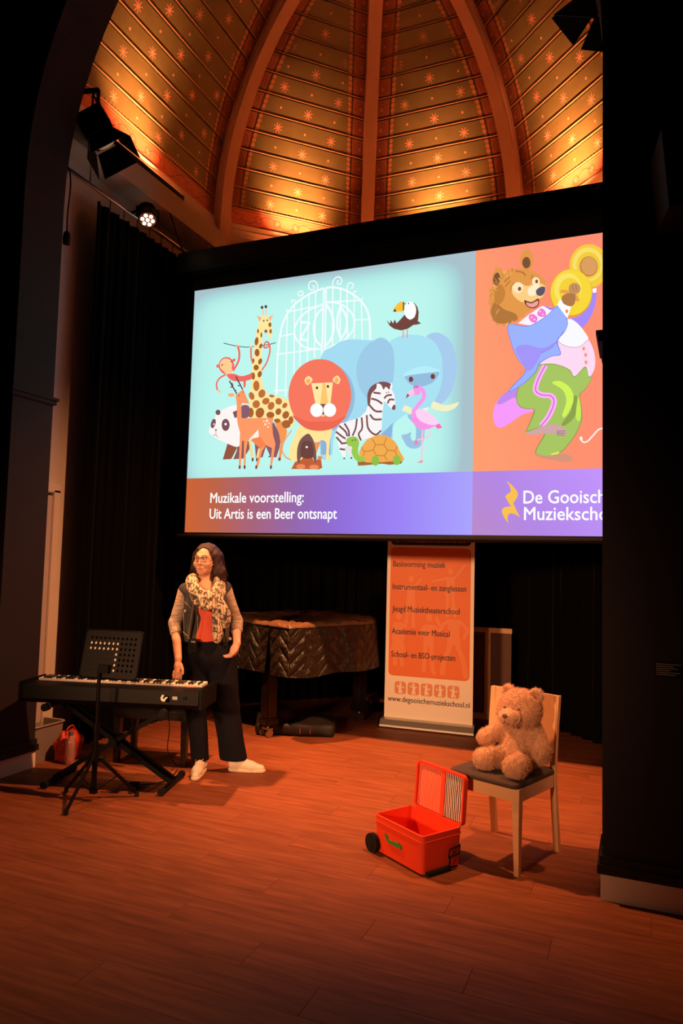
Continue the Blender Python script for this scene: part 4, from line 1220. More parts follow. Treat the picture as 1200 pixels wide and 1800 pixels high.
  ('l','F0A050',25,[(3306,1857),(3368,1840),(3409,1809),(3434,1764)]),
  ('p','FBF6FF',[(2991,1641),(3068,1698),(3169,1758),(3236,1741),(3249,1704),(3102,1609)]),
  ('p','9A80F0',[(3177,1761),(3253,1730),(3236,1716)]),
  ('s','F79BFC',[(2995,1134),(2900,1104),(2831,1029),(2806,941),(2824,859),(2868,830),(2937,862),(3023,920),(3128,953),(3039,972),(2987,1028)]),
  ('s','C58BF0',[(2995,1134),(2900,1104),(2836,1028),(2875,1017),(2953,1057),(2994,1063)]),
  ('s','FBFAFF',[(3361,1634),(3418,1606),(3475,1531),(3507,1459),(3451,1412),(3386,1408),(3321,1437),(3279,1481),(3337,1554)]),
  ('s','FFDAF4',[(3283,1476),(3321,1443),(3386,1416),(3451,1419),(3503,1461),(3535,1404),(3551,1343),(3555,1282),(3544,1223),(3508,1175),(3484,1254),(3411,1186),(3371,1246),(3288,1287),(3205,1303),(3128,1290),(3172,1323),(3238,1361),(3305,1369)]),
  ('l','C9A0B0',4,[(3288,1475),(3321,1443),(3386,1416),(3451,1419),(3503,1461)]),
  ('s','FF9A6A',[(3483,1396),(3479,1383),(3469,1384),(3464,1398),(3469,1411),(3479,1410)]),
  ('s','FF9A6A',[(3498,1347),(3493,1334),(3482,1335),(3477,1349),(3482,1362),(3493,1361)]),
  ('s','FF9A6A',[(3500,1291),(3495,1278),(3485,1279),(3480,1293),(3485,1306),(3495,1305)]),
  ('s','8A9A50',[(3130,1296),(3205,1305),(3288,1292),(3375,1245),(3411,1192),(3485,1261),(3509,1185),(3536,1183),(3488,1089),(3449,1049),(3462,938),(3461,853),(3418,751),(3344,649),(3296,612),(3242,596),(3126,622),(3192,763),(3202,827),(3066,788),(3052,782),(3115,950),(3065,965),(3009,987),(2982,1055),(3007,1150),(3092,1233)]),
  ('s','A9C763',[(3132,1290),(3205,1298),(3288,1287),(3371,1241),(3411,1186),(3484,1254),(3508,1179),(3532,1177),(3484,1091),(3444,1051),(3456,938),(3455,853),(3413,753),(3340,653),(3292,616),(3242,601),(3134,626),(3200,762),(3208,831),(3066,795),(3059,786),(3124,949),(3065,970),(3013,991),(2987,1054),(3012,1150),(3097,1232)]),
  ('s','8FA24C',[(3400,1036),(3430,1030),(3416,898),(3344,825),(3319,839),(3384,934)]),
  ('s','D3F55C',[(3248,1155),(3305,1164),(3371,1116),(3400,1054),(3396,985),(3347,893),(3323,903),(3351,1005),(3326,1093)]),
  ('s','C9EC5A',[(3436,1034),(3456,938),(3446,854),(3419,889)]),
  ('s','D8F060',[(3242,614),(3292,629),(3301,616),(3259,600)]),
  ('l','FFB4F6',42,[(3197,1293),(3147,1193),(3127,1107),(3173,1067),(3240,1055),(3263,1002),(3224,900),(3171,833)]),
  ('l','D25FD8',8,[(3197,1293),(3147,1193),(3127,1107),(3173,1067),(3240,1055),(3263,1002),(3224,900),(3171,833)]),
  ('s','D2A8A8',[(3058,779),(3125,809),(3225,839),(3307,826),(3350,790),(3344,746),(3291,757),(3208,769),(3100,765)]),
  ('l','6A5060',4,[(3283,784),(3346,783)]),
  ('l','6A5060',4,[(3283,772),(3346,766)]),
  ('l','6A5060',4,[(3283,760),(3340,749)]),
  ('s','D8977A',[(3130,622),(3209,602),(3308,612),(3373,601),(3399,562),(3341,549),(3243,569),(3151,595)]),
  ('s','8C86E8',[(2914,1640),(3034,1615),(3102,1622),(3203,1678),(3296,1748),(3358,1622),(3341,1543),(3288,1471),(3311,1368),(3240,1356),(3159,1311),(3126,1243),(3038,1161),(2928,1104),(2948,1148),(3049,1263),(2988,1366),(2935,1505)]),
  ('s','9DB4FF',[(2920,1635),(3034,1610),(3102,1616),(3203,1672),(3295,1741),(3353,1622),(3337,1545),(3279,1472),(3305,1373),(3238,1361),(3155,1318),(3122,1250),(3038,1168),(2937,1111),(2954,1145),(3056,1262),(2993,1365),(2940,1504)]),
  ('s','A596FB',[(2975,1447),(3052,1467),(3171,1429),(3254,1457),(3279,1472),(3238,1423),(3171,1385),(3138,1326),(3096,1268),(3054,1271),(3010,1355)]),
  ('l','8A80E0',5,[(3171,1394),(3238,1423),(3288,1480),(3328,1546)]),
  ('s','E59A4C',[(2879,2006),(2863,1963),(2836,1942),(2808,1951),(2789,1986),(2788,2035),(2804,2078),(2832,2099),(2860,2090),(2878,2055)]),
  ('s','E59A4C',[(3104,2129),(3095,2083),(3070,2057),(3039,2061),(3014,2094),(3004,2144),(3013,2190),(3038,2216),(3069,2212),(3094,2179)]),
  ('p','E59A4C',[(2811,2093),(2824,2118),(2838,2093),(2855,2105),(2869,2066)]),
  ('p','E59A4C',[(3025,2200),(3042,2224),(3055,2209),(3072,2218),(3090,2177)]),
  ('p','E59A4C',[(2882,2055),(2913,2079),(2970,2078),(3048,2065),(3116,2033),(3193,1960),(3199,1888),(3173,1837),(3144,1778),(3093,1740),(3050,1713),(3033,1683),(3008,1686),(2986,1653),(2956,1665),(2939,1635),(2904,1648),(2882,1623),(2855,1653),(2829,1633),(2816,1671),(2789,1683),(2793,1719),(2766,1749),(2779,1794),(2759,1833),(2773,1886),(2764,1933),(2795,1957),(2812,2010)]),
  ('s','7E5238',[(2850,2005),(2841,1976),(2825,1961),(2809,1966),(2798,1988),(2797,2020),(2806,2049),(2821,2064),(2838,2060),(2849,2037)]),
  ('s','7E5238',[(3082,2110),(3077,2084),(3061,2070),(3042,2072),(3027,2091),(3020,2118),(3026,2144),(3042,2159),(3061,2156),(3076,2137)]),
  ('s','B4783F',[(2781,1757),(2814,1826),(2885,1763),(2973,1717),(2982,1667),(2895,1649),(2816,1671)]),
  ('s','C98440',[(2813,1936),(2857,1967),(2892,1899),(2867,1820),(2814,1817)]),
  ('s','FFCF86',[(2936,1930),(2988,1969),(3057,1928),(3134,1945),(3195,1906),(3181,1836),(3118,1804),(3032,1800),(2963,1854)]),
  ('s','FFE9BE',[(3028,1918),(3021,1894),(3002,1880),(2979,1883),(2959,1901),(2952,1928),(2959,1952),(2978,1966),(3001,1963),(3021,1945)]),
  ('s','FFE9BE',[(3153,1949),(3147,1929),(3133,1917),(3115,1920),(3100,1935),(3095,1957),(3100,1977),(3115,1988),(3132,1986),(3147,1971)]),
  ('s','FFF0CC',[(3066,1904),(3134,1932),(3151,1903),(3126,1852),(3075,1849)]),
  ('s','8A4A28',[(3014,1911),(3008,1898),(2995,1899),(2988,1914),(2995,1927),(3008,1926)]),
  ('s','8A4A28',[(3140,1953),(3135,1941),(3125,1942),(3119,1956),(3124,1969),(3135,1967)]),
  ('s','605868',[(3128,1888),(3164,1908),(3193,1899),(3187,1855),(3158,1837),(3130,1853)]),
  ('s','7A4030',[(3037,1818),(3092,1797),(3143,1819),(3144,1765),(3106,1745),(3057,1769)]),
  ('s','F6A2A2',[(3054,1798),(3093,1786),(3137,1802),(3137,1770),(3103,1754),(3065,1771)]),
  ('l','F2B060',6,[(2861,1996),(2848,2009),(2843,2022)]),
  ('l','B4783F',6,[(2919,1679),(2911,1666),(2910,1653)]),
  ('l','B4783F',6,[(2851,1732),(2840,1720),(2835,1707)]),
  ('l','F2B060',6,[(2848,1766),(2835,1753),(2829,1740)]),
  ('l','B4783F',6,[(2933,1666),(2926,1654),(2926,1640)]),
  ('l','B4783F',6,[(2869,2005),(2858,2018),(2853,2031)]),
  ('l','F2B060',6,[(2904,2050),(2896,2063),(2894,2075)]),
  ('l','B4783F',6,[(2870,1729),(2859,1717),(2856,1704)]),
  ('l','B4783F',6,[(2948,2059),(2943,2072),(2943,2084)]),
  ('l','B4783F',6,[(2877,2024),(2866,2037),(2864,2050)]),
  ('l','C98440',6,[(2819,1908),(2803,1922),(2794,1935)]),
  ('l','F7C078',6,[(2914,1655),(2906,1642),(2905,1629)]),
  ('l','C98440',6,[(2844,1758),(2830,1746),(2824,1733)]),
  ('l','B4783F',6,[(2819,1822),(2804,1810),(2796,1797)]),
  ('l','F2B060',6,[(2867,2023),(2855,2036),(2850,2049)]),
  ('l','F2B060',6,[(2912,2016),(2904,2029),(2902,2041)]),
  ('l','C98440',6,[(2827,1998),(2814,2012),(2806,2025)]),
  ('l','C98440',6,[(2835,1781),(2821,1769),(2813,1756)]),
  ('l','B4783F',6,[(2833,1957),(2818,1971),(2809,1984)]),
  ('l','B4783F',6,[(2815,1976),(2801,1990),(2795,2003)]),
  ('l','C98440',6,[(2836,1969),(2821,1983),(2814,1996)]),
  ('l','F2B060',6,[(2843,1763),(2830,1750),(2823,1737)]),
  ('l','C98440',6,[(2836,1984),(2823,1998),(2816,2011)]),
  ('l','B4783F',6,[(2814,1801),(2799,1789),(2791,1777)]),
  ('l','F2B060',6,[(2951,1668),(2946,1655),(2947,1641)]),
  ('l','C98440',6,[(2817,1836),(2802,1824),(2794,1811)]),
  ('l','C98440',6,[(2834,1732),(2821,1719),(2815,1706)]),
  ('l','C98440',6,[(2793,1899),(2778,1887),(2769,1875)]),
  ('l','F7C078',6,[(2889,2048),(2880,2061),(2878,2073)]),
  ('l','F7C078',6,[(2828,1945),(2813,1959),(2805,1972)]),
  ('l','F2B060',6,[(2828,1919),(2812,1933),(2803,1946)]),
  ('l','F2B060',6,[(2816,1945),(2801,1959),(2793,1972)]),
  ('l','F2B060',6,[(2938,2032),(2931,2045),(2931,2057)]),
  ('l','B4783F',6,[(2851,1995),(2838,2009),(2833,2022)]),
  ('l','A0602F',5,[(2938,1900),(2939,1938),(2960,1965)]),
  ('l','A0602F',5,[(3084,1981),(3101,2012)]),
  ('l','B87438',11,[(2970,2057),(3022,2040),(3046,2011)]),
  ('l','A0602F',7,[(2883,1982),(2926,2017)]),
  ('l','A0602F',6,[(2892,1944),(2931,1985)]),
  ('s','F57BD8',[(3072,1688),(3102,1701),(3138,1668),(3123,1631),(3085,1649)]),
  ('s','F57BD8',[(3136,1706),(3165,1738),(3196,1710),(3197,1673),(3153,1676)]),
  ('s','FFD0F4',[(3100,1676),(3097,1670),(3090,1671),(3087,1678),(3090,1683),(3097,1683)]),
  ('s','FFD0F4',[(3122,1656),(3118,1650),(3111,1651),(3108,1657),(3111,1663),(3118,1663)]),
  ('s','FFD0F4',[(3163,1714),(3160,1708),(3153,1709),(3150,1715),(3153,1721),(3160,1720)]),
  ('s','FFD0F4',[(3185,1689),(3181,1683),(3175,1684),(3171,1691),(3175,1696),(3181,1696)]),
  ('p','FFFFFF',[(3303,1791),(3384,1728),(3357,1638),(3282,1753)]),
  ('s','FF8A60',[(3363,1693),(3358,1681),(3347,1682),(3342,1695),(3347,1708),(3358,1707)]),
  ('s','B37A4A',[(3315,1807),(3352,1831),(3409,1824),(3411,1756),(3381,1729),(3328,1757)]),
  ('s','C99262',[(3450,1858),(3442,1833),(3421,1820),(3395,1823),(3373,1842),(3365,1869),(3373,1894),(3394,1907),(3421,1903),(3442,1885)]),
  ('l','A87045',4,[(3393,1890),(3403,1845)]),
  ('l','A87045',4,[(3416,1891),(3422,1847)]),
  ('l','FFF4EA',11,[(3457,725),(3469,695),(3501,698),(3540,739),(3580,783),(3627,790)]),
  ('s','FFF4EA',[(3468,721),(3463,708),(3451,708),(3446,722),(3451,735),(3462,734)]),
  ('s','FFF4EA',[(3648,1338),(3639,1321),(3622,1323),(3613,1341),(3622,1358),(3639,1357)]),
  ('l','FFF4EA',11,[(3620,676),(3630,718)]),
 ]),
 ('rest_symbol', [
  ('p','FBC250',[(2915,416),(2943,397),(2974,364),(2995,337),(3003,311),(2993,283),(2968,247),(2991,194),(3019,138),(2982,161),(2948,170),(2930,157),(2925,131),(2932,91),(2900,138),(2883,176),(2885,201),(2901,214),(2929,220),(2952,220),(2924,264),(2907,298),(2921,315),(2944,327),(2949,345),(2939,378)]),
 ]),
]
# ------------------------------------------------------------------ projection screen with the projected slide
SX0, SZ0, SY = -1.676, 1.80, 1.80          # lower left corner of the picture
SW, SH = 3.80, 2.272
scr = thing('projection_screen', 'large pull-down projection screen showing zoo animals and a dancing bear', 'screen', (SX0, SY, SZ0))
bm = BM(); box(bm, (SW / 2, 0.012, SH / 2 + 0.06), (SW + 0.02, 0.004, SH + 0.16))
obj('screen_fabric', bm, mat('black_screen_border', (0.012, 0.011, 0.011), 0.8), scr)
bm = BM(); box(bm, (SW / 2 - 0.05, 0.03, SH + 0.25), (SW + 0.22, 0.20, 0.22), bev=0.015); cyl(bm, (-0.16, -0.02, SH + 0.17), (SW + 0.1, -0.02, SH + 0.17), 0.03)
hs = obj('housing', bm, M_BLACKSAT, scr)
for x in (-0.12, SW - 0.10):
    xe = -0.34 if x < 0 else SW - 0.10
    bm = BM(); cyl(bm, (x, 0.03, SH + 0.30), (xe, 0.03, 3.10), 0.006, n=8); obj('suspension_wire', bm, M_BLACK, scr)
bm = BM(); cyl(bm, (-0.08, 0.012, -0.035), (SW + 0.08, 0.012, -0.035), 0.022, n=12); box(bm, (SW / 2, 0.012, -0.012), (SW + 0.04, 0.006, 0.03)); obj('bottom_bar', bm, M_BLACKSAT, scr, False)

def slide_panel(name, x0, z0, x1, z1, y, stops, axis='x', edge=None):
    """projected background with its own colour gradient"""
    m = bpy.data.materials.new('projected_' + name); m.use_nodes = True
    nt = m.node_tree; nt.nodes.remove(nt.nodes['Principled BSDF'])
    e = nt.nodes.new('ShaderNodeEmission'); nt.links.new(e.outputs[0], nt.nodes['Material Output'].inputs[0])
    tc = nt.nodes.new('ShaderNodeTexCoord'); sp = nt.nodes.new('ShaderNodeSeparateXYZ'); nt.links.new(tc.outputs['Generated'], sp.inputs[0])
    gx, gz = NX(nt, sp.outputs[0]), NX(nt, sp.outputs[2])
    f = gx if axis == 'x' else (gx * 0.75 + gz * 0.25 if axis == 'd' else gz)
    if axis == 'r':
        ax = ((gx - 0.47) * 2).abs().pow(9.0); az = ((gz - 0.45) * 1.85).abs().pow(10.0); f = (ax + az).min(1.0)
    rp = nt.nodes.new('ShaderNodeValToRGB'); nt.links.new(f.k, rp.inputs[0])
    cr = rp.color_ramp
    cr.elements[0].position, cr.elements[0].color = stops[0][0], lin(stops[0][1])
    cr.elements[1].position, cr.elements[1].color = stops[-1][0], lin(stops[-1][1])
    for p, c in stops[1:-1]:
        q = cr.elements.new(p); q.color = lin(c)
    nt.links.new(rp.outputs[0], e.inputs[0]); e.inputs[1].default_value = 1.0
    bm = BM(); add_faces(bm, [(x0, y, z0), (x1, y, z0), (x1, y, z1), (x0, y, z1)], [(0, 1, 2, 3)])
    return obj(name, bm, m, scr)
slide_panel('zoo_backdrop', 0, 0.497, 2.653, SH, 0.0085, [(0.0, 'BFF8F0'), (0.25, 'B6F0EA'), (0.6, 'AADADC'), (1.0, 'A9C2CC')], 'r')
slide_panel('title_band', 0, 0, 2.653, 0.497, 0.0085, [(0.0, 'CF6434'), (0.12, 'BE6448'), (0.27, 'A8647C'), (0.42, '9668AC'), (0.58, '916EDA'), (0.78, '9C84F8'), (1.0, 'ABA4FF')], 'x')
slide_panel('bear_backdrop', 2.653, 0.497, SW, SH, 0.0085, [(0.0, 'FFA070'), (0.5, 'FF9170'), (1.0, 'FF8E74')], 'd')
slide_panel('school_band', 2.653, 0, SW, 0.497, 0.0085, [(0.0, 'BC8CC8'), (0.35, 'B488E6'), (0.75, 'BE92FA'), (1.0, 'CC9AFF')], 'd')
for gi, (nm, shapes) in enumerate(SLIDE_ART):
    fl = Flat(); lvl = 0; last = None
    for sh in shapes:
        if sh[1] != last:
            lvl += 1; last = sh[1]
        y = 0.0080 - gi * 0.0007 - lvl * 0.00007
        if sh[0] == 'l':
            fl.add(stroke_xz([(a / 1000, b / 1000) for a, b in sh[3]], sh[2] / 1000, y), emis(sh[1]))
        else:
            pts = [(a / 1000, b / 1000) for a, b in sh[2]]
            if sh[0] == 's':
                pts = [(v.x, v.y) for v in catmull([(a, b, 0) for a, b in pts], 5, True)]
            fl.add(flat_xz(pts, y), emis(sh[1]))
    fl.build(nm, scr)
def slide_text(nm, body, x, z, width, cap, bold):
    v, f = text_bm(body, width, cap, bold)
    v = v + np.array([x, -0.0045, z])
    o = obj(nm, (v, f), emis('FFFFFF', 1.05), scr)
slide_text('title_lettering', 'Muzikale voorstelling:', 0.271, 0.268, 0.933, 0.092, 0.012)
slide_text('title_lettering', 'Uit Artis is een Beer ontsnapt', 0.269, 0.125, 1.247, 0.092, 0.012)
slide_text('school_lettering', 'De Gooische', 3.045, 0.243, 0.640, 0.098, 0.010)
slide_text('school_lettering', 'Muziekschool', 3.050, 0.118, 0.690, 0.098, 0.010)
# ------------------------------------------------------------------ roll-up banner
M_SHEET = mat('banner_vinyl', (0.84, 0.76, 0.62), 0.5, spec=0.3)
M_PORANGE = mat('orange_print', (0.74, 0.165, 0.022), 0.5, var=0.06, vscale=2)
M_PLIGHT = mat('light_orange_print', (0.78, 0.235, 0.070), 0.5)
M_PICON = mat('icon_orange_print', (0.70, 0.27, 0.12), 0.5)
M_PNAVY = mat('navy_print', (0.035, 0.018, 0.03), 0.5)
bn = thing('roll_up_banner', 'orange and white roll-up banner listing music courses, half under the screen', 'banner', (0.326, 2.99, 0), radians(3.0))
bm = BM(); prism(bm, [(-0.095, 0.012), (-0.095, 0.03), (-0.06, 0.075), (-0.02, 0.088), (0.05, 0.085), (0.09, 0.04), (0.09, 0.012)], 'x', -0.45, 0.45)
obj('base_cassette', bm, M_ALU, bn)
for s in (-1, 1):
    bm = BM(); prism(bm, [(-0.10, 0.0), (-0.10, 0.03), (-0.06, 0.082), (-0.02, 0.094), (0.055, 0.09), (0.095, 0.045), (0.095, 0.0)], 'x', s * 0.457 - 0.008, s * 0.457 + 0.008)
    obj('end_cap', bm, M_BLACKSAT, bn)
bm = BM(); cyl(bm, (0, 0.03, 0.08), (0, 0.03, 2.0), 0.012); obj('support_pole', bm, M_STEEL, bn)
sh = bpy.data.objects.new('banner_sheet', None)
bm = BM(); W2 = 0.425; NB = 10
vs = [(x, 0.004 * sin(i / NB * pi) * 0 - 0.012, z) for i, z in enumerate(np.linspace(0.085, 2.02, NB + 1)) for x in (-W2, W2)]
add_faces(bm, vs, [(2 * i, 2 * i + 1, 2 * i + 3, 2 * i + 2) for i in range(NB)])
bm2 = BM(); box(bm2, (0, -0.0105, 1.0525), (2 * W2, 0.003, 1.935)); bm.free()
sheet = obj('banner_sheet', bm2, M_SHEET, bn)
bm = BM(); cyl(bm, (-W2 - 0.01, -0.0105, 2.025), (W2 + 0.01, -0.0105, 2.025), 0.012); obj('top_bar', bm, M_ALU, bn)
YP = -0.0125
def prt(name, vf, m):
    return obj(name, vf, m, sheet)
prt('printed_panel', flat_xz(rrect(-0.392, 0.535, 0.392, 1.772, 0.045), YP), M_PORANGE)
prt('printed_header', flat_xz(rrect(-0.392, 1.795, 0.392, 2.008, 0.04), YP), M_PNAVY)
v, f = text_bm('Muziekschool', 0.56, 0.085, 0.006); prt('header_lettering', (v + np.array([-0.225, YP - 0.001, 1.826]), f), M_PORANGE)
v, f = text_bm('De Gooische', 0.52, 0.075, 0.006); prt('header_lettering', (v + np.array([-0.225, YP - 0.001, 1.925]), f), M_PORANGE)
rest = [(0.0, 0.2), (0.05, 0.12), (0.02, 0.08), (0.06, 0.02), (0.0, 0.045), (0.0, -0.01), (-0.03, 0.05), (0.015, 0.065), (-0.02, 0.11), (0.02, 0.13)]
prt('rest_symbol', flat_xz([(-0.325 + x * 0.85, 1.815 + z * 0.85) for x, z in rest], YP - 0.001), M_PORANGE)
FIG = [0]
def figure(x, z, s, arms, legs, skirt=False):
    """standing silhouette, s = height"""
    S = lambda pts: [(x + a * s, z + b * s) for a, b in pts]
    fl = Flat()
    fl.add(flat_xz([(q.x, q.y) for q in catmull([(a, b, 0) for a, b in S([(-0.05, 0.92), (0, 0.86), (0.05, 0.92), (0.045, 0.98), (0, 1.0), (-0.045, 0.98)])], 3, True)], YP - 0.0006), M_PLIGHT)
    body = [(-0.09, 0.82), (0.09, 0.82), (0.08, 0.62), (0.10, 0.45), (-0.10, 0.45), (-0.08, 0.62)]
    if skirt: body = [(-0.08, 0.82), (0.08, 0.82), (0.07, 0.62), (0.15, 0.28), (-0.15, 0.28), (-0.07, 0.62)]
    fl.add(flat_xz(S(body), YP - 0.0006), M_PLIGHT)
    for grp, wd_ in ((arms, 0.05), (legs, 0.075)):
        for a in grp:
            q = S(a)
            for i_, (p0_, p1_) in enumerate(zip(q[:-1], q[1:])): fl.add(stroke_xz([p0_, p1_], wd_ * s, YP - 0.0007 - 0.00005 * i_ - wd_ * 0.002), M_PLIGHT)
    FIG[0] += 1
    fl.v = [(p[0], p[1] - 0.0003 * FIG[0], p[2]) for p in fl.v]
    fl.build('printed_figure', sheet)
figure(-0.30, 0.62, 0.52, [[(-0.08, 0.8), (-0.1, 0.6), (-0.08, 0.45)], [(0.08, 0.8), (0.12, 0.62), (0.08, 0.48)]], [[(-0.05, 0.3), (-0.05, 0.02)], [(0.05, 0.3), (0.09, 0.02)]], True)
figure(0.0, 0.58, 0.56, [[(-0.08, 0.8), (-0.14, 0.65), (0.0, 0.6)], [(0.08, 0.8), (0.2, 0.72), (0.24, 0.85)]], [[(-0.05, 0.45), (-0.08, 0.02)], [(0.05, 0.45), (0.08, 0.02), (0.13, 0.0)]])
figure(0.24, 0.56, 0.66, [[(-0.08, 0.8), (-0.2, 0.7), (-0.26, 0.85)], [(0.08, 0.8), (0.2, 0.68), (0.14, 0.55)]], [[(-0.05, 0.45), (-0.14, 0.2), (-0.16, 0.02)], [(0.05, 0.45), (0.14, 0.25), (0.18, 0.0)]])
figure(0.20, 1.12, 0.46, [[(-0.08, 0.8), (-0.25, 0.75), (-0.4, 0.72)], [(0.08, 0.8), (0.2, 0.95), (0.3, 1.08)]], [[(-0.05, 0.45), (-0.05, 0.0)], [(0.05, 0.45), (0.1, 0.0)]])
figure(-0.18, 1.0, 0.5, [[(-0.08, 0.8), (-0.2, 0.72)], [(0.08, 0.8), (0.2, 0.95)]], [[(-0.04, 0.45), (-0.1, 0.0)], [(0.05, 0.45), (0.06, 0.0)]])
for body, z, wd in (('Basisvorming muziek', 1.585, 0.515), ('Instrumentaal- en zanglessen', 1.365, 0.715), ('Jeugd Muziektheaterschool', 1.150, 0.655), ('Academie voor Musical', 0.935, 0.565), ('School- en BSO-projecten', 0.715, 0.62)):
    v, f = text_bm(body, wd, 0.056, 0.012); prt('course_lettering', (v + np.array([-0.365, YP - 0.0032, z]), f), M_PNAVY)
v, f = text_bm('www.degooischemuziekschool.nl', 0.79, 0.050, 0.010); prt('web_lettering', (v + np.array([-0.392, YP - 0.001, 0.292]), f), M_PNAVY)
for i in range(5):
    x0 = -0.325 + i * 0.128
    ic = prt('printed_icon', flat_xz(rrect(x0, 0.365, x0 + 0.112, 0.482, 0.024), YP), M_PICON)
    fl = Flat(); cx = x0 + 0.056
    fl.add(flat_xz([(cx + 0.012 * cos(a), 0.463 + 0.012 * sin(a)) for a in np.linspace(0, 2 * pi, 8, endpoint=False)], YP - 0.0006), M_SHEET)
    fl.add(stroke_xz([(cx, 0.45), (cx + (0.006 if i % 2 else -0.004), 0.42), (cx - 0.008, 0.372)], 0.024, YP - 0.0006), M_SHEET)
    fl.add(stroke_xz([(cx, 0.445), (cx - 0.025, 0.43 + 0.01 * (i % 3)), (cx - 0.035, 0.45)], 0.009, YP - 0.0007), M_SHEET)
    fl.add(stroke_xz([(cx, 0.445), (cx + 0.022, 0.425 + 0.012 * (i % 2)), (cx + 0.034, 0.44)], 0.009, YP - 0.0007), M_SHEET)
    fl.add(stroke_xz([(cx, 0.41), (cx + 0.014, 0.392), (cx + 0.018, 0.372)], 0.012, YP - 0.0007), M_SHEET)
    fl.build('icon_figure', sheet)

for _c in sheet.children: _c.location.z = -0.050
# ------------------------------------------------------------------ grand piano under a quilted cover
def quilt_material():
    m = bpy.data.materials.new('quilted_black_cover'); m.use_nodes = True
    nt = m.node_tree; b = nt.nodes['Principled BSDF']
    b.inputs['Base Color'].default_value = (0.016, 0.012, 0.008, 1); b.inputs['Roughness'].default_value = 0.45; b.inputs['Specular IOR Level'].default_value = 0.55
    u = nt.nodes.new('ShaderNodeUVMap'); u.uv_map = 'quilt'
    sp = nt.nodes.new('ShaderNodeSeparateXYZ'); nt.links.new(u.outputs[0], sp.inputs[0])
    x, z = NX(nt, sp.outputs[0]), NX(nt, sp.outputs[1])
    tri = ((x / 0.30).frac() - 0.5).abs()
    q = ((z + tri * 0.26) / 0.115).frac()
    seam = ((tri * 2.0).lt(0.04) + (tri * 2.0).gt(0.96)).min(1.0)
    puff = ((q - 0.5) * pi).cos().pow(0.6) * (1.0 - seam * 0.6)
    tc = nt.nodes.new('ShaderNodeTexCoord'); n = nt.nodes.new('ShaderNodeTexNoise'); n.inputs['Scale'].default_value = 9.0; n.inputs['Detail'].default_value = 3
    nt.links.new(tc.outputs['Object'], n.inputs['Vector'])
    h = puff * (NX(nt, n.outputs['Fac']) + 0.2) + NX(nt, n.outputs['Fac']) * 2.0
    bp = nt.nodes.new('ShaderNodeBump'); bp.inputs['Strength'].default_value = 1.0; bp.inputs['Distance'].default_value = 0.022
    nt.links.new(h.k, bp.inputs['Height']); nt.links.new(bp.outputs[0], b.inputs['Normal'])
    return m
M_QUILT = quilt_material()
M_COVTOP = mat('shiny_lit_cover_top', (0.15, 0.075, 0.038), 0.34, spec=0.6, bump=0.9, bscale=14)  # top of the black cover coloured orange-brown to paint in the light on it
M_PIANO = mat('black_piano_lacquer', (0.012, 0.008, 0.007), 0.25, spec=0.5)
gp = thing('grand_piano', 'grand piano under a quilted black cover behind the standing person', 'piano', (-0.575, 1.83, 0), radians(-25.5))
ctrl = [(-0.30, 0.0), (-0.06, 0.0), (0.0, 0.05), (0.0, 0.5), (0.0, 0.85), (-0.08, 1.1), (-0.28, 1.3), (-0.6, 1.42), (-0.95, 1.45), (-1.28, 1.40), (-1.36, 1.28), (-1.36, 0.7), (-1.36, 0.06), (-1.30, 0.0), (-0.9, 0.0), (-0.6, 0.0)]
oc = []
dense = [(v.x, v.y) for v in catmull([(a, b, 0) for a, b in ctrl], 10, True)]
cen = (-0.70, 0.68)
bm = BM(); prism(bm, [(cen[0] + (a - cen[0]) * 0.95, cen[1] + (b - cen[1]) * 0.95) for a, b in dense[::4]], 'z', 0.60, 0.99); obj('case', bm, M_PIANO, gp)
bm = BM(); rnd = random.Random(3)
rings = [(1.0, 0.985), (0.985, 1.012), (0.93, 1.022), (0.75, 1.03), (0.5, 1.035), (0.25, 1.037)]
nd = len(dense); vs = []
for k, z in rings:
    for i, (a, b) in enumerate(dense):
        wz = 0.010 * sin(i * 0.55) * sin(k * 9) + 0.006 * sin(i * 1.7 + k * 20) if k < 0.99 else 0.006 * sin(i * 0.4)
        vs.append((cen[0] + (a - cen[0]) * k, cen[1] + (b - cen[1]) * k, z + wz))
vs.append((cen[0], cen[1], 1.037))
fs = [(r * nd + i, r * nd + (i + 1) % nd, (r + 1) * nd + (i + 1) % nd, (r + 1) * nd + i) for r in range(len(rings) - 1) for i in range(nd)]
fs += [((len(rings) - 1) * nd + i, (len(rings) - 1) * nd + (i + 1) % nd, len(vs) - 1) for i in range(nd)]
add_faces(bm, vs, fs); bmesh.ops.recalc_face_normals(bm, faces=bm.faces)
cov = obj('cover_top', bm, M_COVTOP, gp, True)
bm = BM(); tube(bm, [(a * 1.004, b - 0.003, 0.983) for a, b in dense[::2]], 0.006, 6, closed=True); obj('cover_piping', bm, M_QUILT, cov, True)
# skirt, starting and ending at the slit near the treble corner
per = [0.0]
for i in range(nd): per.append(per[-1] + hypot(dense[(i + 1) % nd][0] - dense[i][0], dense[(i + 1) % nd][1] - dense[i][1]))
tot = per[-1]
bm = BM(); uvl = bm.loops.layers.uv.new('quilt')
zs = np.linspace(0.985, 0.565, 9); grid = []
for j, z in enumerate(zs):
    t = j / 8; rowv = []
    for i in range(nd + 1):
        a, b = dense[i % nd]; s_ = per[i]
        dn = Vector((a - cen[0], b - cen[1], 0)).normalized()
        fl_ = 0.018 * t * sin(s_ * 14) + 0.022 * t
        pull = 0.0
        if s_ < 0.3: pull = 0.05 * t * (1 - s_ / 0.3)
        if tot - s_ < 0.3: pull = -0.05 * t * (1 - (tot - s_) / 0.3)
        rowv.append((bm.verts.new((a + dn.x * fl_ + pull, b + dn.y * fl_, z + 0.008 * t * sin(s_ * 9))), s_, z))
    grid.append(rowv)
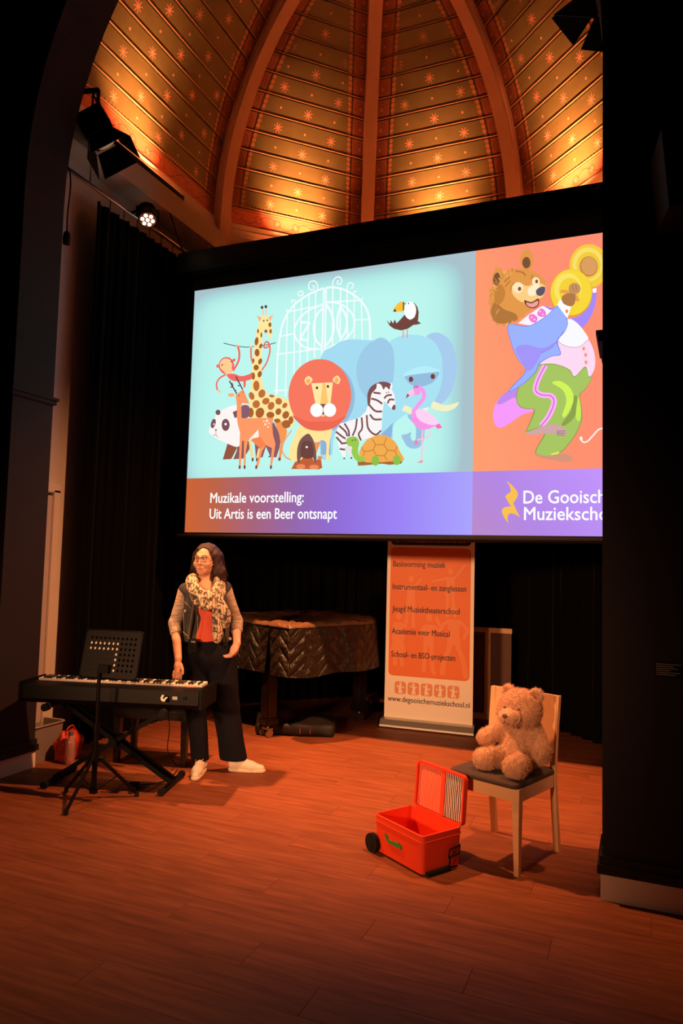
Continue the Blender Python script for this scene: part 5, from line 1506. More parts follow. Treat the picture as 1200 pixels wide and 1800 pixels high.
for j in range(8):
    for i in range(nd):
        q = [grid[j][i], grid[j + 1][i], grid[j + 1][i + 1], grid[j][i + 1]]
        f = bm.faces.new([v[0] for v in q])
        for lp, v in zip(f.loops, q): lp[uvl].uv = (v[1], v[2])
bmesh.ops.recalc_face_normals(bm, faces=bm.faces)
obj('cover_skirt', bm, M_QUILT, gp, True)
for (lx, ly) in ((-0.38, 0.08), (-1.20, 0.12), (-0.36, 1.18)):
    bm = BM(); box(bm, (lx, ly, 0.385), (0.11, 0.11, 0.45), bev=0.01); box(bm, (lx, ly, 0.13), (0.14, 0.14, 0.06), bev=0.012)
    lg = obj('leg', bm, M_PIANO, gp)
    bm = BM()
    cyl(bm, (lx, ly, 0.06), (lx, ly, 0.12), 0.012)
    for s in (-1, 1): cyl(bm, (lx + s * 0.045 - 0.012, ly - 0.02, 0.035), (lx + s * 0.045 + 0.012, ly - 0.02, 0.035), 0.035, n=16)
    box(bm, (lx, ly - 0.015, 0.072), (0.12, 0.05, 0.016)); obj('caster', bm, M_STEEL, lg)

# ------------------------------------------------------------------ soft gig bag under the piano
gb = thing('gig_bag', 'soft black gig bag lying on the floor under the piano', 'bag', (-0.74, 2.36, 0), radians(20))
s = SDF((-0.45, -0.35, -0.01), (0.45, 0.35, 0.30), 0.012)
s.bx((0, 0, 0.055), (0.36, 0.22, 0.055), 0.04, 0.02).ell((-0.20, 0.0, 0.13), (0.17, 0.17, 0.12), 0.08).ell((0.12, 0, 0.07), (0.2, 0.16, 0.07), 0.05)
s.warp(0.008, 18, 1).plane((0, 0, -1), 0.0)
sdf_obj('bag_body', s, mat('black_nylon', (0.012, 0.011, 0.010), 0.6, bump=0.2, bscale=120), gb)
for x in (0.05, 0.14):
    bm = BM(); box(bm, (x, -0.226, 0.055), (0.008, 0.01, 0.05)); obj('zip_pull', bm, mat('pink_zip_tag', (0.35, 0.02, 0.06), 0.5), gb)
# dark box trolley beyond the tail leg
tr = thing('wooden_trolley', 'low dark red wooden trolley partly hidden behind the banner', 'trolley', (-0.30, 3.70, 0), radians(-10))
bm = BM(); box(bm, (0, 0, 0.11), (0.55, 0.28, 0.03), bev=0.004); obj('deck', bm, mat('dark_red_board', (0.20, 0.06, 0.03), 0.6, var=0.2), tr)
for x in (-0.22, 0.22):
    for y_ in (-0.1, 0.1):
        bm = BM(); cyl(bm, (x - 0.012, y_, 0.045), (x + 0.012, y_, 0.045), 0.045, n=16); box(bm, (x, y_, 0.075), (0.034, 0.03, 0.045)); obj('wheel', bm, M_RUBBER, tr)

# ------------------------------------------------------------------ wooden flat seen from behind
M_BATTEN = mat('pale_pine', (0.62, 0.36, 0.17), 0.6, var=0.15, vscale=6, stretch=(8, 8, 1))
wf = thing('stage_flat', 'brown scenery flat with pine battens leaning behind the banner', 'scenery panel', (0.70, 3.74, 0), 0)
bm = BM(); box(bm, (0, 0.02, 0.46), (0.56, 0.008, 0.92)); obj('panel', bm, mat('brown_hardboard', (0.11, 0.05, 0.03), 0.7, var=0.12), wf)
bm = BM(); box(bm, (0.0, 0, 0.905), (0.58, 0.03, 0.05), bev=0.003); obj('batten', bm, M_BATTEN, wf)
bm = BM(); box(bm, (0.045, 0, 0.44), (0.06, 0.03, 0.88), bev=0.003); obj('batten', bm, M_BATTEN, wf)
bm = BM(); box(bm, (-0.25, 0, 0.44), (0.06, 0.03, 0.88), bev=0.003); obj('batten', bm, M_BATTEN, wf)
bm = BM(); box(bm, (0.0, -0.002, 0.03), (0.58, 0.03, 0.06), bev=0.003); obj('batten', bm, M_BATTEN, wf)

# ------------------------------------------------------------------ chair
M_BEECH = mat('blond_beech', (0.66, 0.40, 0.21), 0.42, var=0.10, vscale=5, stretch=(2, 2, 14))
M_PAD = mat('dark_brown_seat_fabric', (0.060, 0.040, 0.034), 0.9, bump=0.3, bscale=300)
CH = (1.4775, 0.3815); CHR = radians(-20)
ch = thing('dining_chair', 'blond wooden chair with dark seat pad carrying the teddy bear', 'chair', (CH[0], CH[1], 0), CHR)
def taper_leg(bm, pts, w0, w1):
    n = len(pts); vs = []
    for i, p in enumerate(pts):
        w = w0 + (w1 - w0) * i / (n - 1)
        for a, b in ((-1, -1), (1, -1), (1, 1), (-1, 1)): vs.append((p[0] + a * w / 2, p[1] + b * w / 2, p[2]))
    fs = [(i * 4 + k, i * 4 + (k + 1) % 4, i * 4 + 4 + (k + 1) % 4, i * 4 + 4 + k) for i in range(n - 1) for k in range(4)] + [(3, 2, 1, 0), tuple(range(4 * n - 4, 4 * n))]
    add_faces(bm, vs, fs); bmesh.ops.recalc_face_normals(bm, faces=bm.faces)
for sx in (-1, 1):
    bm = BM(); taper_leg(bm, [(sx * 0.197, -0.205, 0.0), (sx * 0.193, -0.203, 0.25), (sx * 0.190, -0.200, 0.432)], 0.026, 0.044); obj('leg', bm, M_BEECH, ch)
    bm = BM(); taper_leg(bm, [(sx * 0.197, 0.245, 0.0), (sx * 0.196, 0.215, 0.22), (sx * 0.195, 0.195, 0.44), (sx * 0.197, 0.205, 0.62), (sx * 0.200, 0.232, 0.85)], 0.030, 0.030); obj('leg', bm, M_BEECH, ch)
bm = BM(); box(bm, (0, -0.205, 0.397), (0.36, 0.022, 0.07), bev=0.003); box(bm, (0, 0.19, 0.397), (0.37, 0.022, 0.07), bev=0.003)
for sx in (-1, 1): box(bm, (sx * 0.196, -0.005, 0.397), (0.022, 0.37, 0.07), bev=0.003)
obj('seat_frame', bm, M_BEECH, ch)
bm = BM()
sp_ = rrect(-0.205, -0.235, 0.205, 0.205, 0.035); nn_ = len(sp_)
lay = [(1.0, 0.432), (1.012, 0.438), (1.012, 0.450), (0.99, 0.458), (0.90, 0.463), (0.5, 0.465)]
vs = [(a * k, (b + 0.015) * k - 0.015, z) for k, z in lay for a, b in sp_]
fs = [(r * nn_ + i, r * nn_ + (i + 1) % nn_, (r + 1) * nn_ + (i + 1) % nn_, (r + 1) * nn_ + i) for r in range(len(lay) - 1) for i in range(nn_)] + [tuple(range(nn_))[::-1], tuple(range((len(lay) - 1) * nn_, len(lay) * nn_))]
add_faces(bm, vs, fs); obj('seat_pad', bm, M_PAD, ch, True)
bm = BM(); vs = []
for j, z in enumerate(np.linspace(0.545, 0.852, 7)):
    for t_ in (0.0, 0.016):
        for i in range(11):
            x = -0.205 + 0.041 * i
            vs.append((x, 0.170 + 0.06 * (z - 0.545) / 0.3 * 0.8 + 0.012 * (1 - (x / 0.205) ** 2) + t_, z))
def gi_(j, t_, i): return j * 22 + t_ * 11 + i
fs = []
for j in range(6):
    for i in range(10):
        fs.append((gi_(j, 0, i), gi_(j, 0, i + 1), gi_(j + 1, 0, i + 1), gi_(j + 1, 0, i))); fs.append((gi_(j, 1, i + 1), gi_(j, 1, i), gi_(j + 1, 1, i), gi_(j + 1, 1, i + 1)))
    fs.append((gi_(j, 1, 0), gi_(j, 0, 0), gi_(j + 1, 0, 0), gi_(j + 1, 1, 0))); fs.append((gi_(j, 0, 10), gi_(j, 1, 10), gi_(j + 1, 1, 10), gi_(j + 1, 0, 10)))
for i in range(10):
    fs.append((gi_(6, 0, i), gi_(6, 0, i + 1), gi_(6, 1, i + 1), gi_(6, 1, i))); fs.append((gi_(0, 1, i), gi_(0, 1, i + 1), gi_(0, 0, i + 1), gi_(0, 0, i)))
add_faces(bm, vs, fs); bmesh.ops.recalc_face_normals(bm, faces=bm.faces); obj('backrest', bm, M_BEECH, ch)

# ------------------------------------------------------------------ teddy bear
M_PLUSH = mat('peach_plush', (0.62, 0.36, 0.22), 0.95, bump=0.8, bscale=90, var=0.16, vscale=22, sheen=0.3)
M_NOSE = mat('brown_velvet_nose', (0.16, 0.07, 0.045), 0.6)
M_SEAM = mat('pale_seam', (0.62, 0.42, 0.30), 0.8)
tb = thing('teddy_bear', 'peach coloured plush teddy bear sitting on the wooden chair', 'teddy bear', (CH[0], CH[1], 0.465), CHR)
s = SDF((-0.22, -0.26, -0.02), (0.34, 0.20, 0.50), 0.0065)
OX = 0.078
s.ell((OX, 0.055, 0.115), (0.112, 0.098, 0.118), 0.03).ell((OX, 0.035, 0.09), (0.10, 0.095, 0.09), 0.03).ell((OX, 0.06, 0.20), (0.085, 0.075, 0.06), 0.04)
s.ell((OX, 0.035, 0.325), (0.118, 0.100, 0.104), 0.02, R=(0.05, 0, 0))
s.ell((OX - 0.055, 0.0, 0.295), (0.06, 0.06, 0.055), 0.03).ell((OX + 0.06, 0.0, 0.295), (0.06, 0.06, 0.055), 0.03)
s.ell((OX - 0.005, -0.072, 0.288), (0.062, 0.058, 0.046), 0.014)
for sx in (-1, 1):
    s.ell((OX + sx * 0.085, 0.055, 0.402), (0.040, 0.022, 0.040), 0.012).ell((OX + sx * 0.085, 0.036, 0.402), (0.024, 0.014, 0.024), 0.008, op='sub')
# arms
s.cone((OX - 0.07, 0.045, 0.215), (OX - 0.165, -0.015, 0.155), 0.045, 0.044, 0.02).ell((OX - 0.182, -0.030, 0.145), (0.045, 0.042, 0.042), 0.015)
s.cone((OX + 0.080, 0.045, 0.215), (OX + 0.140, 0.005, 0.135), 0.045, 0.046, 0.02).ell((OX + 0.148, -0.005, 0.115), (0.045, 0.048, 0.055), 0.015)
# legs
s.cone((OX - 0.06, -0.0, 0.065), (OX - 0.115, -0.115, 0.052), 0.058, 0.052, 0.02).ell((OX - 0.125, -0.135, 0.056), (0.062, 0.048, 0.058), 0.02, R=(0, 0, -0.3))
s.cone((OX + 0.05, -0.0, 0.065), (OX + 0.075, -0.14, 0.055), 0.058, 0.054, 0.02).ell((OX + 0.075, -0.165, 0.060), (0.060, 0.044, 0.060), 0.02, R=(0, 0, 0.2))
s.warp(0.004, 120, 2).plane((0, 0, -1), 0.0)
body = sdf_obj('plush_body', s, M_PLUSH, tb, 1)
bm = BM(); bmesh.ops.create_uvsphere(bm, u_segments=12, v_segments=8, radius=1.0)
for v in bm.verts: v.co = Vector((OX - 0.006 + v.co.x * 0.016, -0.127 + v.co.y * 0.009, 0.302 + v.co.z * 0.012))
obj('nose', bm, M_NOSE, tb, True)
for sx in (-1, 1):
    bm = BM(); bmesh.ops.create_uvsphere(bm, u_segments=10, v_segments=8, radius=1.0)
    for v in bm.verts: v.co = Vector((OX + sx * 0.042 + v.co.x * 0.008, -0.066 + v.co.y * 0.006, 0.336 + v.co.z * 0.006))
    obj('eye', bm, M_NOSE, tb, True)
bm = BM(); tube(bm, [(OX - 0.006, -0.131, 0.29), (OX - 0.005, -0.127, 0.270), (OX + 0.014, -0.114, 0.256)], 0.0022, 6, smooth=4); tube(bm, [(OX - 0.005, -0.127, 0.270), (OX - 0.026, -0.112, 0.257)], 0.0022, 6); obj('mouth_stitch', bm, M_NOSE, tb, True)
bm = BM(); tube(bm, [(OX + 0.050, -0.080, 0.328), (OX + 0.060, -0.080, 0.305), (OX + 0.056, -0.084, 0.280), (OX + 0.036, -0.094, 0.258)], 0.003, 6, smooth=4); obj('muzzle_seam', bm, M_SEAM, tb, True)
# fur tufts: thousands of short blades over the plush
def fur(src, n, length, rad, m, parent, seed):
    rng = np.random.default_rng(seed)
    me = src.data; co = np.zeros(len(me.vertices) * 3); me.vertices.foreach_get('co', co); co = co.reshape(-1, 3)
    no = np.zeros(len(me.vertices) * 3); me.vertices.foreach_get('normal', no); no = no.reshape(-1, 3)
    ix = rng.integers(0, len(co), n)
    ix = ix[co[ix, 2] > 0.004]
    mz = ((co[ix, 0] - OX + 0.005) / 0.060) ** 2 + ((co[ix, 2] - 0.290) / 0.046) ** 2
    ix = ix[~((co[ix, 1] < -0.060) & (mz < 1.0) & (co[ix, 2] > 0.2)) | (rng.random(len(ix)) < 0.12)]
    n = len(ix); p = co[ix] + rng.normal(0, 0.002, (n, 3)); d = no[ix] + rng.normal(0, 0.55, (n, 3)) + np.array([0, 0, -0.35])
    d /= np.linalg.norm(d, axis=1)[:, None]
    side = np.cross(d, rng.normal(0, 1, (n, 3))); side /= np.linalg.norm(side, axis=1)[:, None]
    L = length * rng.uniform(0.6, 1.3, n)[:, None]
    a = p + side * rad; b = p - side * rad; c = p + d * L + np.array([0, 0, -0.15]) * L
    c[:, 2] = np.maximum(c[:, 2], 0.002)
    V = np.stack([a, b, c], 1).reshape(-1, 3); F = np.arange(3 * n).reshape(-1, 3)
    me2 = bpy.data.meshes.new('fur'); me2.vertices.add(3 * n); me2.vertices.foreach_set('co', V.ravel())
    me2.loops.add(3 * n); me2.loops.foreach_set('vertex_index', F.ravel().astype(np.int32)); me2.polygons.add(n); me2.polygons.foreach_set('loop_start', np.arange(0, 3 * n, 3, dtype=np.int32))
    me2.update(calc_edges=True); me2.materials.append(m)
    o = link(bpy.data.objects.new('fur', me2), parent); o['kind'] = 'stuff'
    return o
fur(body, 42000, 0.0115, 0.0008, mat('peach_fur', (0.66, 0.40, 0.25), 0.9, var=0.2, vscale=25), tb, 5)

# ------------------------------------------------------------------ children's suitcase
M_RED = mat('red_orange_shell', (0.72, 0.050, 0.014), 0.5, spec=0.35, bump=0.25, bscale=9)
M_REDIN = mat('red_orange_lining', (0.74, 0.065, 0.018), 0.65, bump=0.3, bscale=12)
def stripe_mat(name, c0, c1, pitch, duty):
    m = bpy.data.materials.new(name); m.use_nodes = True; nt = m.node_tree; b = nt.nodes['Principled BSDF']
    tc = nt.nodes.new('ShaderNodeTexCoord'); sp = nt.nodes.new('ShaderNodeSeparateXYZ'); nt.links.new(tc.outputs['Object'], sp.inputs[0])
    x, z = NX(nt, sp.outputs[0]), NX(nt, sp.outputs[2])
    f = ((x + (z * 60.0).sin() * 0.0007) / pitch).frac().lt(duty)
    nt.links.new(mixc(nt, f, c0, c1), b.inputs['Base Color']); b.inputs['Roughness'].default_value = 0.8
    return m
M_STR1 = stripe_mat('orange_white_stripe', (0.72, 0.07, 0.02, 1), (0.66, 0.32, 0.22, 1), 0.0115, 0.36)
M_STR2 = stripe_mat('black_white_stripe', (0.02, 0.015, 0.02, 1), (0.75, 0.68, 0.62, 1), 0.0135, 0.48)
sc_ = thing('toy_suitcase', 'open red orange wheeled toy suitcase with striped lid lining on the floor', 'suitcase', (1.068, 0.105, 0), radians(-32.5))
L2, W2_, HH, TK = 0.198, 0.138, 0.196, 0.010
bm = BM()
out_b = rrect(-L2 + 0.006, -W2_ + 0.006, L2 - 0.006, W2_ - 0.006, 0.022); out_t = rrect(-L2, -W2_, L2, W2_, 0.024); in_t = rrect(-L2 + TK, -W2_ + TK, L2 - TK, W2_ - TK, 0.018); in_b = rrect(-L2 + 0.016, -W2_ + 0.016, L2 - 0.016, W2_ - 0.016, 0.016)
n = len(out_b); lv = [(out_b, 0.012), (out_b, 0.03), ([(a * 1.008, b * 1.012) for a, b in out_b], 0.09), (out_t, HH), (in_t, HH), (in_b, 0.022)]
vs = [(a, b, z) for ring, z in lv for a, b in ring]
fs = [(r * n + i, r * n + (i + 1) % n, (r + 1) * n + (i + 1) % n, (r + 1) * n + i) for r in range(5) for i in range(n)] + [tuple(range(n))[::-1], tuple(range(5 * n, 6 * n))]
add_faces(bm, vs, fs); shell = obj('shell', bm, [M_RED], sc_, True)
mod = shell.modifiers.new('edge', 'EDGE_SPLIT'); mod.split_angle = radians(50)
bm = BM(); tube(bm, [(a, b, HH + 0.001) for a, b in rrect(-L2 + 0.004, -W2_ + 0.004, L2 - 0.004, W2_ - 0.004, 0.022)], 0.0055, 6, closed=True)
tube(bm, [(a * 1.008, b * 1.012, HH - 0.028) for a, b in rrect(-L2, -W2_, L2, W2_, 0.024)], 0.0022, 6, closed=True)
obj('rim_piping', bm, M_RED, sc_, True)
# lid stands up on the back edge, leaning back a little
lid = bpy.data.objects.new('lid', None)
ang = radians(-4)
LH = 0.258
def lidpt(x, d, z): # d = thickness direction (towards the case = -y)
    q = Matrix.Rotation(ang, 3, 'X') @ Vector((x, d, z)); return (q.x, q.y + W2_ + 0.006, q.z + HH + 0.002)
bm = BM()
ro = rrect(-L2 + 0.02, 0.0, L2 + 0.004, LH, 0.028); ri = rrect(-L2 + 0.032, 0.010, L2 - 0.008, LH - 0.012, 0.022)
n = len(ro); lv = [(ro, -0.022), (ro, 0.022), ]
vs = [lidpt(a, -0.016, z) for a, z in ro] + [lidpt(a, 0.012, z) for a, z in ro] + [lidpt(a, -0.016, z) for a, z in ri] + [lidpt(a, 0.004, z) for a, z in ri]
fs = [(i, (i + 1) % n, n + (i + 1) % n, n + i) for i in range(n)] + [tuple(range(n, 2 * n))] + [(i, 2 * n + i, 2 * n + (i + 1) % n, (i + 1) % n) for i in range(n)] + [(2 * n + i, 3 * n + i, 3 * n + (i + 1) % n, 2 * n + (i + 1) % n) for i in range(n)] + [tuple(range(3 * n, 4 * n))]
add_faces(bm, vs, fs); bmesh.ops.recalc_face_normals(bm, faces=bm.faces)
lid = obj('lid', bm, M_RED, sc_)
def lining(name, x0, x1, m, seed):
    bm = BM(); vs = []; nx, nz = 14, 12
    for j in range(nz + 1):
        for i in range(nx + 1):
            x = x0 + (x1 - x0) * i / nx; z = 0.014 + (LH - 0.03) * j / nz
            vs.append(lidpt(x, -0.004 - 0.004 * sin(pi * i / nx) * sin(pi * j / nz) + 0.0015 * sin(x * 160 + seed) * sin(z * 50), z))
    add_faces(bm, vs, [(j * (nx + 1) + i, j * (nx + 1) + i + 1, (j + 1) * (nx + 1) + i + 1, (j + 1) * (nx + 1) + i) for j in range(nz) for i in range(nx)])
    obj(name, bm, m, lid, True)
lining('lining_pocket', -L2 + 0.034, 0.028, M_STR1, 1); lining('lining_pocket', 0.052, L2 - 0.010, M_STR2, 2)
bm = BM(); vs = [lidpt(x, d, z) for z in (0.012, LH - 0.013) for x in (0.026, 0.054) for d in (-0.012, 0.0)]
add_faces(bm, vs, [(0, 2, 6, 4), (1, 5, 7, 3), (0, 4, 5, 1), (2, 3, 7, 6)]); bmesh.ops.recalc_face_normals(bm, faces=bm.faces); obj('divider_strap', bm, M_REDIN, lid)
for yy in (-W2_ - 0.014, W2_ + 0.014):
    bm = BM(); cyl(bm, (-L2 + 0.008, yy - 0.012, 0.050), (-L2 + 0.008, yy + 0.012, 0.050), 0.050, n=28); cyl(bm, (-L2 + 0.008, yy - 0.015, 0.050), (-L2 + 0.008, yy + 0.015, 0.050), 0.018, n=16); obj('wheel', bm, M_RUBBER, sc_)
# green crocodile shaped patch on the long side
cro = [(-0.105, 0.115), (-0.098, 0.128), (-0.09, 0.118), (-0.084, 0.120), (-0.075, 0.102), (-0.05, 0.100), (-0.03, 0.104), (0.0, 0.106), (0.018, 0.112), (0.024, 0.104), (0.034, 0.106), (0.034, 0.082), (0.018, 0.088), (0.004, 0.084), (-0.02, 0.086), (-0.045, 0.084), (-0.07, 0.086), (-0.09, 0.098)]
bm = BM(); prism(bm, cro, 'y', -W2_ - 0.0025, -W2_ + 0.012); obj('crocodile_patch', bm, mat('green_felt', (0.035, 0.22, 0.030), 0.8), sc_)
hx_ = L2 + 0.012
bm = BM(); tube(bm, [(hx_, 0.03, 0.070), (hx_, 0.105, 0.075), (hx_, 0.110, 0.118), (hx_, 0.04, 0.108)], 0.0055, 6, closed=True); cyl(bm, (hx_, 0.045, 0.072), (hx_ - 0.004, 0.04, 0.022), 0.0055); obj('pull_handle', bm, M_RUBBER, sc_)
bm = BM(); box(bm, (L2 + 0.004, -0.03, 0.014), (0.03, 0.16, 0.018), bev=0.004); obj('foot_rail', bm, M_RUBBER, sc_)
# ------------------------------------------------------------------ digital piano on its X-stand
M_WKEY = mat('ivory_white_key', (0.80, 0.74, 0.66), 0.3)
M_BKEY = mat('black_key', (0.010, 0.009, 0.009), 0.3)
KC = (-1.184, 0.484); KR = radians(16.5); KZ = 0.700
kb = thing('digital_piano', 'black digital piano on an X-stand seen from behind its back panel', 'keyboard', (KC[0], KC[1], 0.565), KR)
bm = BM()
prism(bm, [(0.025, 0.0), (0.025, 0.105), (0.005, 0.112), (-0.150, 0.112), (-0.155, 0.126), (-0.20, 0.127), (-0.296, 0.118), (-0.302, 0.03), (-0.28, 0.0)], 'x', -0.611, 0.611)
obj('body', bm, M_BLACKSAT, kb)
for s in (-1, 1):
    bm = BM(); box(bm, (s * 0.627, -0.135, 0.069), (0.034, 0.33, 0.138), bev=0.008); obj('end_cheek', bm, M_BLACKSAT, kb)
bm = BM(); box(bm, (0, -0.0725, 0.0), (0.0212, 0.145, 0.020), bev=0.0016); wk0 = None
bmb = BM(); prism(bmb, [(-0.145, 0.0), (-0.145, 0.012), (-0.060, 0.012), (-0.050, 0.0)], 'x', -0.0065, 0.0065); bk0 = None
kw = 1.170 / 52
for i in range(52):
    x = -0.585 + kw * (i + 0.5)
    if wk0 is None: wk0 = obj('white_key', bm, M_WKEY, kb); wk0.location = (x, 0, 0.130)
    else: share('white_key', wk0, kb, (x, 0, 0.130))
    # seen from behind the bass is on the right
    nfr = 51 - i
    if (nfr % 7) in (1, 2, 4, 5, 0) and nfr > 0 and (nfr + 5) % 7 not in (2, 6):
        pass
    if ((nfr + 5) % 7) in (0, 1, 3, 4, 5) and i > 0:
        xb = x - kw / 2
        if bk0 is None: bk0 = obj('black_key', bmb, M_BKEY, kb); bk0.location = (xb, 0, 0.140)
        else: share('black_key', bk0, kb, (xb, 0, 0.140))
for x, w, c in ((0.40, 0.022, 0), (0.455, 0.034, 1), (0.52, 0.02, 2)):
    bm = BM(); box(bm, (x, -0.302, 0.075), (w, 0.012, 0.02)); obj('socket', bm, M_STEEL if c == 1 else M_BLACK, kb)
bm = BM(); tube(bm, [(0.40, -0.302, 0.075), (0.40, -0.335, 0.075), (0.395, -0.35, 0.06)], 0.006, 6); tube(bm, [(0.385, -0.335, 0.097), (0.376, -0.34, 0.075), (0.392, -0.345, 0.06)], 0.008, 6, smooth=4)
obj('white_plug', bm, mat('white_plug_plastic', (0.75, 0.7, 0.65), 0.4), kb)
bm = BM(); box(bm, (0.515, -0.172, 0.1265), (0.05, 0.02, 0.004)); obj('red_logo_strip', bm, mat('red_panel_print', (0.45, 0.05, 0.03), 0.5), kb)

xs = thing('keyboard_stand', 'black double-braced X-stand carrying the digital piano', 'stand', (KC[0] - 0.02, KC[1] - 0.006, 0), KR)
for s in (-1, 1):
    bm = BM()
    for o_ in (-0.035, 0.035):
        box(bm, (0, -0.09 + o_ + s * 0.012, 0.292), (0.98, 0.022, 0.030), Matrix.Rotation(s * atan2(0.50, 0.80), 3, 'Y'))
    obj('leg', bm, M_BLACK, xs)
    bm = BM(); cyl(bm, (s * 0.405, -0.27, 0.024), (s * 0.405, 0.11, 0.024), 0.020, n=12)
    ft = obj('foot_bar', bm, M_BLACK, xs)
    bm = BM()
    for yy in (-0.29, 0.12): cyl(bm, (s * 0.405, yy - 0.012, 0.025), (s * 0.405, yy + 0.012, 0.025), 0.025, n=12)
    obj('rubber_cap', bm, M_RUBBER, ft)
    bm = BM(); cyl(bm, (s * 0.405, -0.30, 0.545), (s * 0.405, 0.06, 0.545), 0.018, n=12)
    ar_ = obj('support_arm', bm, M_BLACK, xs)
    bm = BM(); cyl(bm, (s * 0.405, -0.345, 0.545), (s * 0.405, -0.295, 0.545), 0.026, n=12); obj('rubber_cap', bm, M_RUBBER, ar_)
bm = BM(); cyl(bm, (0, -0.17, 0.292), (0, 0.0, 0.292), 0.030, n=16); obj('pivot_lock', bm, M_BLACK, xs)

# ------------------------------------------------------------------ music stand with sheet paper
ms = thing('music_stand', 'black music stand with perforated desk in front of the digital piano', 'music stand', (-1.06, 0.045, 0), radians(10))
bm = BM(); cyl(bm, (0, 0, 0.055), (0, 0, 0.46), 0.017, n=14); cyl(bm, (0, 0, 0.46), (0, 0, 0.83), 0.012, n=12); cyl(bm, (0, 0, 0.44), (0, 0, 0.49), 0.024, n=14); obj('pole', bm, M_BLACK, ms)
bm = BM(); cyl(bm, (0, 0, 0.245), (0, 0, 0.305), 0.030, n=14); obj('collar', bm, M_BLACK, ms)
bm = BM(); cyl(bm, (0, 0, 0.05), (0, 0, 0.075), 0.026, n=14); obj('collar', bm, M_BLACK, ms)
bm = BM(); cyl(bm, (0.02, -0.0, 0.275), (0.065, 0.0, 0.275), 0.010, n=8); obj('clamp_knob', bm, M_RUBBER, ms)
for a in (-93, -200, 35):
    e_ = Vector((cos(radians(a)) * 0.27, sin(radians(a)) * 0.27, 0.022))
    bm = BM(); cyl(bm, (e_.x * 0.08, e_.y * 0.08, 0.275), e_, 0.011, n=8); lg = obj('leg', bm, M_BLACK, ms)
    bm = BM(); m_ = Vector((e_.x * 0.55, e_.y * 0.55, 0.15)); cyl(bm, (e_.x * 0.07, e_.y * 0.07, 0.065), m_, 0.005, n=6); obj('brace', bm, M_BLACK, lg)
    bm = BM(); cyl(bm, e_ - e_ * 0.10 * 0 + Vector((0, 0, -0.022)), e_ + Vector((0, 0, 0.012)), 0.014, n=10); obj('rubber_foot', bm, M_RUBBER, lg)
# desk: tilted plate with punched holes
DW, DH = 0.41, 0.31
tl = Matrix.Rotation(radians(-14), 3, 'X')
def deskpt(x, y, z):
    q = tl @ Vector((x, y, z)); return (q.x + 0.055, q.y + 0.005, q.z + 0.775)
cols, rows_ = 13, 9
bm = BM(); cw = DW / cols; chh = DH / rows_
for i in range(cols):
    for j in range(rows_):
        x0, z0 = -DW / 2 + i * cw, j * chh
        cx, cz = x0 + cw / 2, z0 + chh / 2
        punched = 1 <= i <= cols - 2 and 1 <= j <= rows_ - 2
        sq = [(x0, z0), (x0 + cw / 2, z0), (x0 + cw, z0), (x0 + cw, cz), (x0 + cw, z0 + chh), (cx, z0 + chh), (x0, z0 + chh), (x0, cz)]
        if not punched:
            add_faces(bm, [deskpt(a, 0, b) for a, b in sq], [tuple(range(8))])
        else:
            hr = 0.0092
            ho = [(cx + hr * cos(t), cz + hr * sin(t)) for t in [radians(225 + 45 * k) for k in range(8)]]
            add_faces(bm, [deskpt(a, 0, b) for a, b in sq + ho], [(k, (k + 1) % 8, 8 + (k + 1) % 8, 8 + k) for k in range(8)])
bmesh.ops.remove_doubles(bm, verts=bm.verts, dist=0.0004)
dk = obj('desk', bm, M_BLACK, ms)
so = dk.modifiers.new('thickness', 'SOLIDIFY'); so.thickness = 0.002
bm = BM()
tube(bm, [deskpt(a, 0, b) for a, b in rrect(-DW / 2, 0, DW / 2, DH, 0.03)], 0.0045, 6, closed=True)
vs = [deskpt(-DW / 2, 0.0, 0.0), deskpt(DW / 2, 0.0, 0.0), deskpt(DW / 2, 0.055, -0.004), deskpt(-DW / 2, 0.055, -0.004)]
vs2 = [Vector(v) + Vector((0, 0, 0.003)) for v in vs]
add_faces(bm, vs + vs2, [(0, 1, 2, 3), (7, 6, 5, 4), (0, 4, 5, 1), (2, 6, 7, 3)]); obj('lip', bm, M_BLACK, ms)
bm = BM(); box(bm, (0.03, 0.005, 0.835), (0.07, 0.03, 0.05)); obj('tilt_joint', bm, M_BLACK, ms)
M_PAPER = mat('white_sheet_paper', (0.80, 0.76, 0.70), 0.8)
sm = thing('sheet_music', 'white sheet of music resting on the music stand desk', 'paper', (-1.06, 0.045, 0), radians(10))
x0, x1 = -DW / 2 + 1 * cw, -DW / 2 + 8 * cw
bm = BM(); add_faces(bm, [deskpt(x0 - 0.002, 0.006, 0.012), deskpt(x1 + 0.002, 0.006, 0.012), deskpt(x1 + 0.002, 0.007, 7.0 * chh), deskpt(x0 - 0.002, 0.007, 7.0 * chh)], [(0, 1, 2, 3)])
p_ = obj('page', bm, M_PAPER, sm); so = p_.modifiers.new('thickness', 'SOLIDIFY'); so.thickness = 0.001
fo = thing('music_folder', 'small black folder tucked between music stand desk and page', 'folder', (-1.06, 0.045, 0), radians(10))
bm = BM(); vs = [deskpt(a, d, b) for d in (0.002, 0.005) for a, b in ((x0 - 0.01, 0.010), (x1 - cw, 0.010), (x1 - cw, 5 * chh), (x0 - 0.01, 5 * chh))]
add_faces(bm, vs, [(0, 1, 2, 3), (7, 6, 5, 4)] + [(i, (i + 1) % 4, 4 + (i + 1) % 4, 4 + i) for i in range(4)]); obj('cover', bm, M_BLACK, fo)

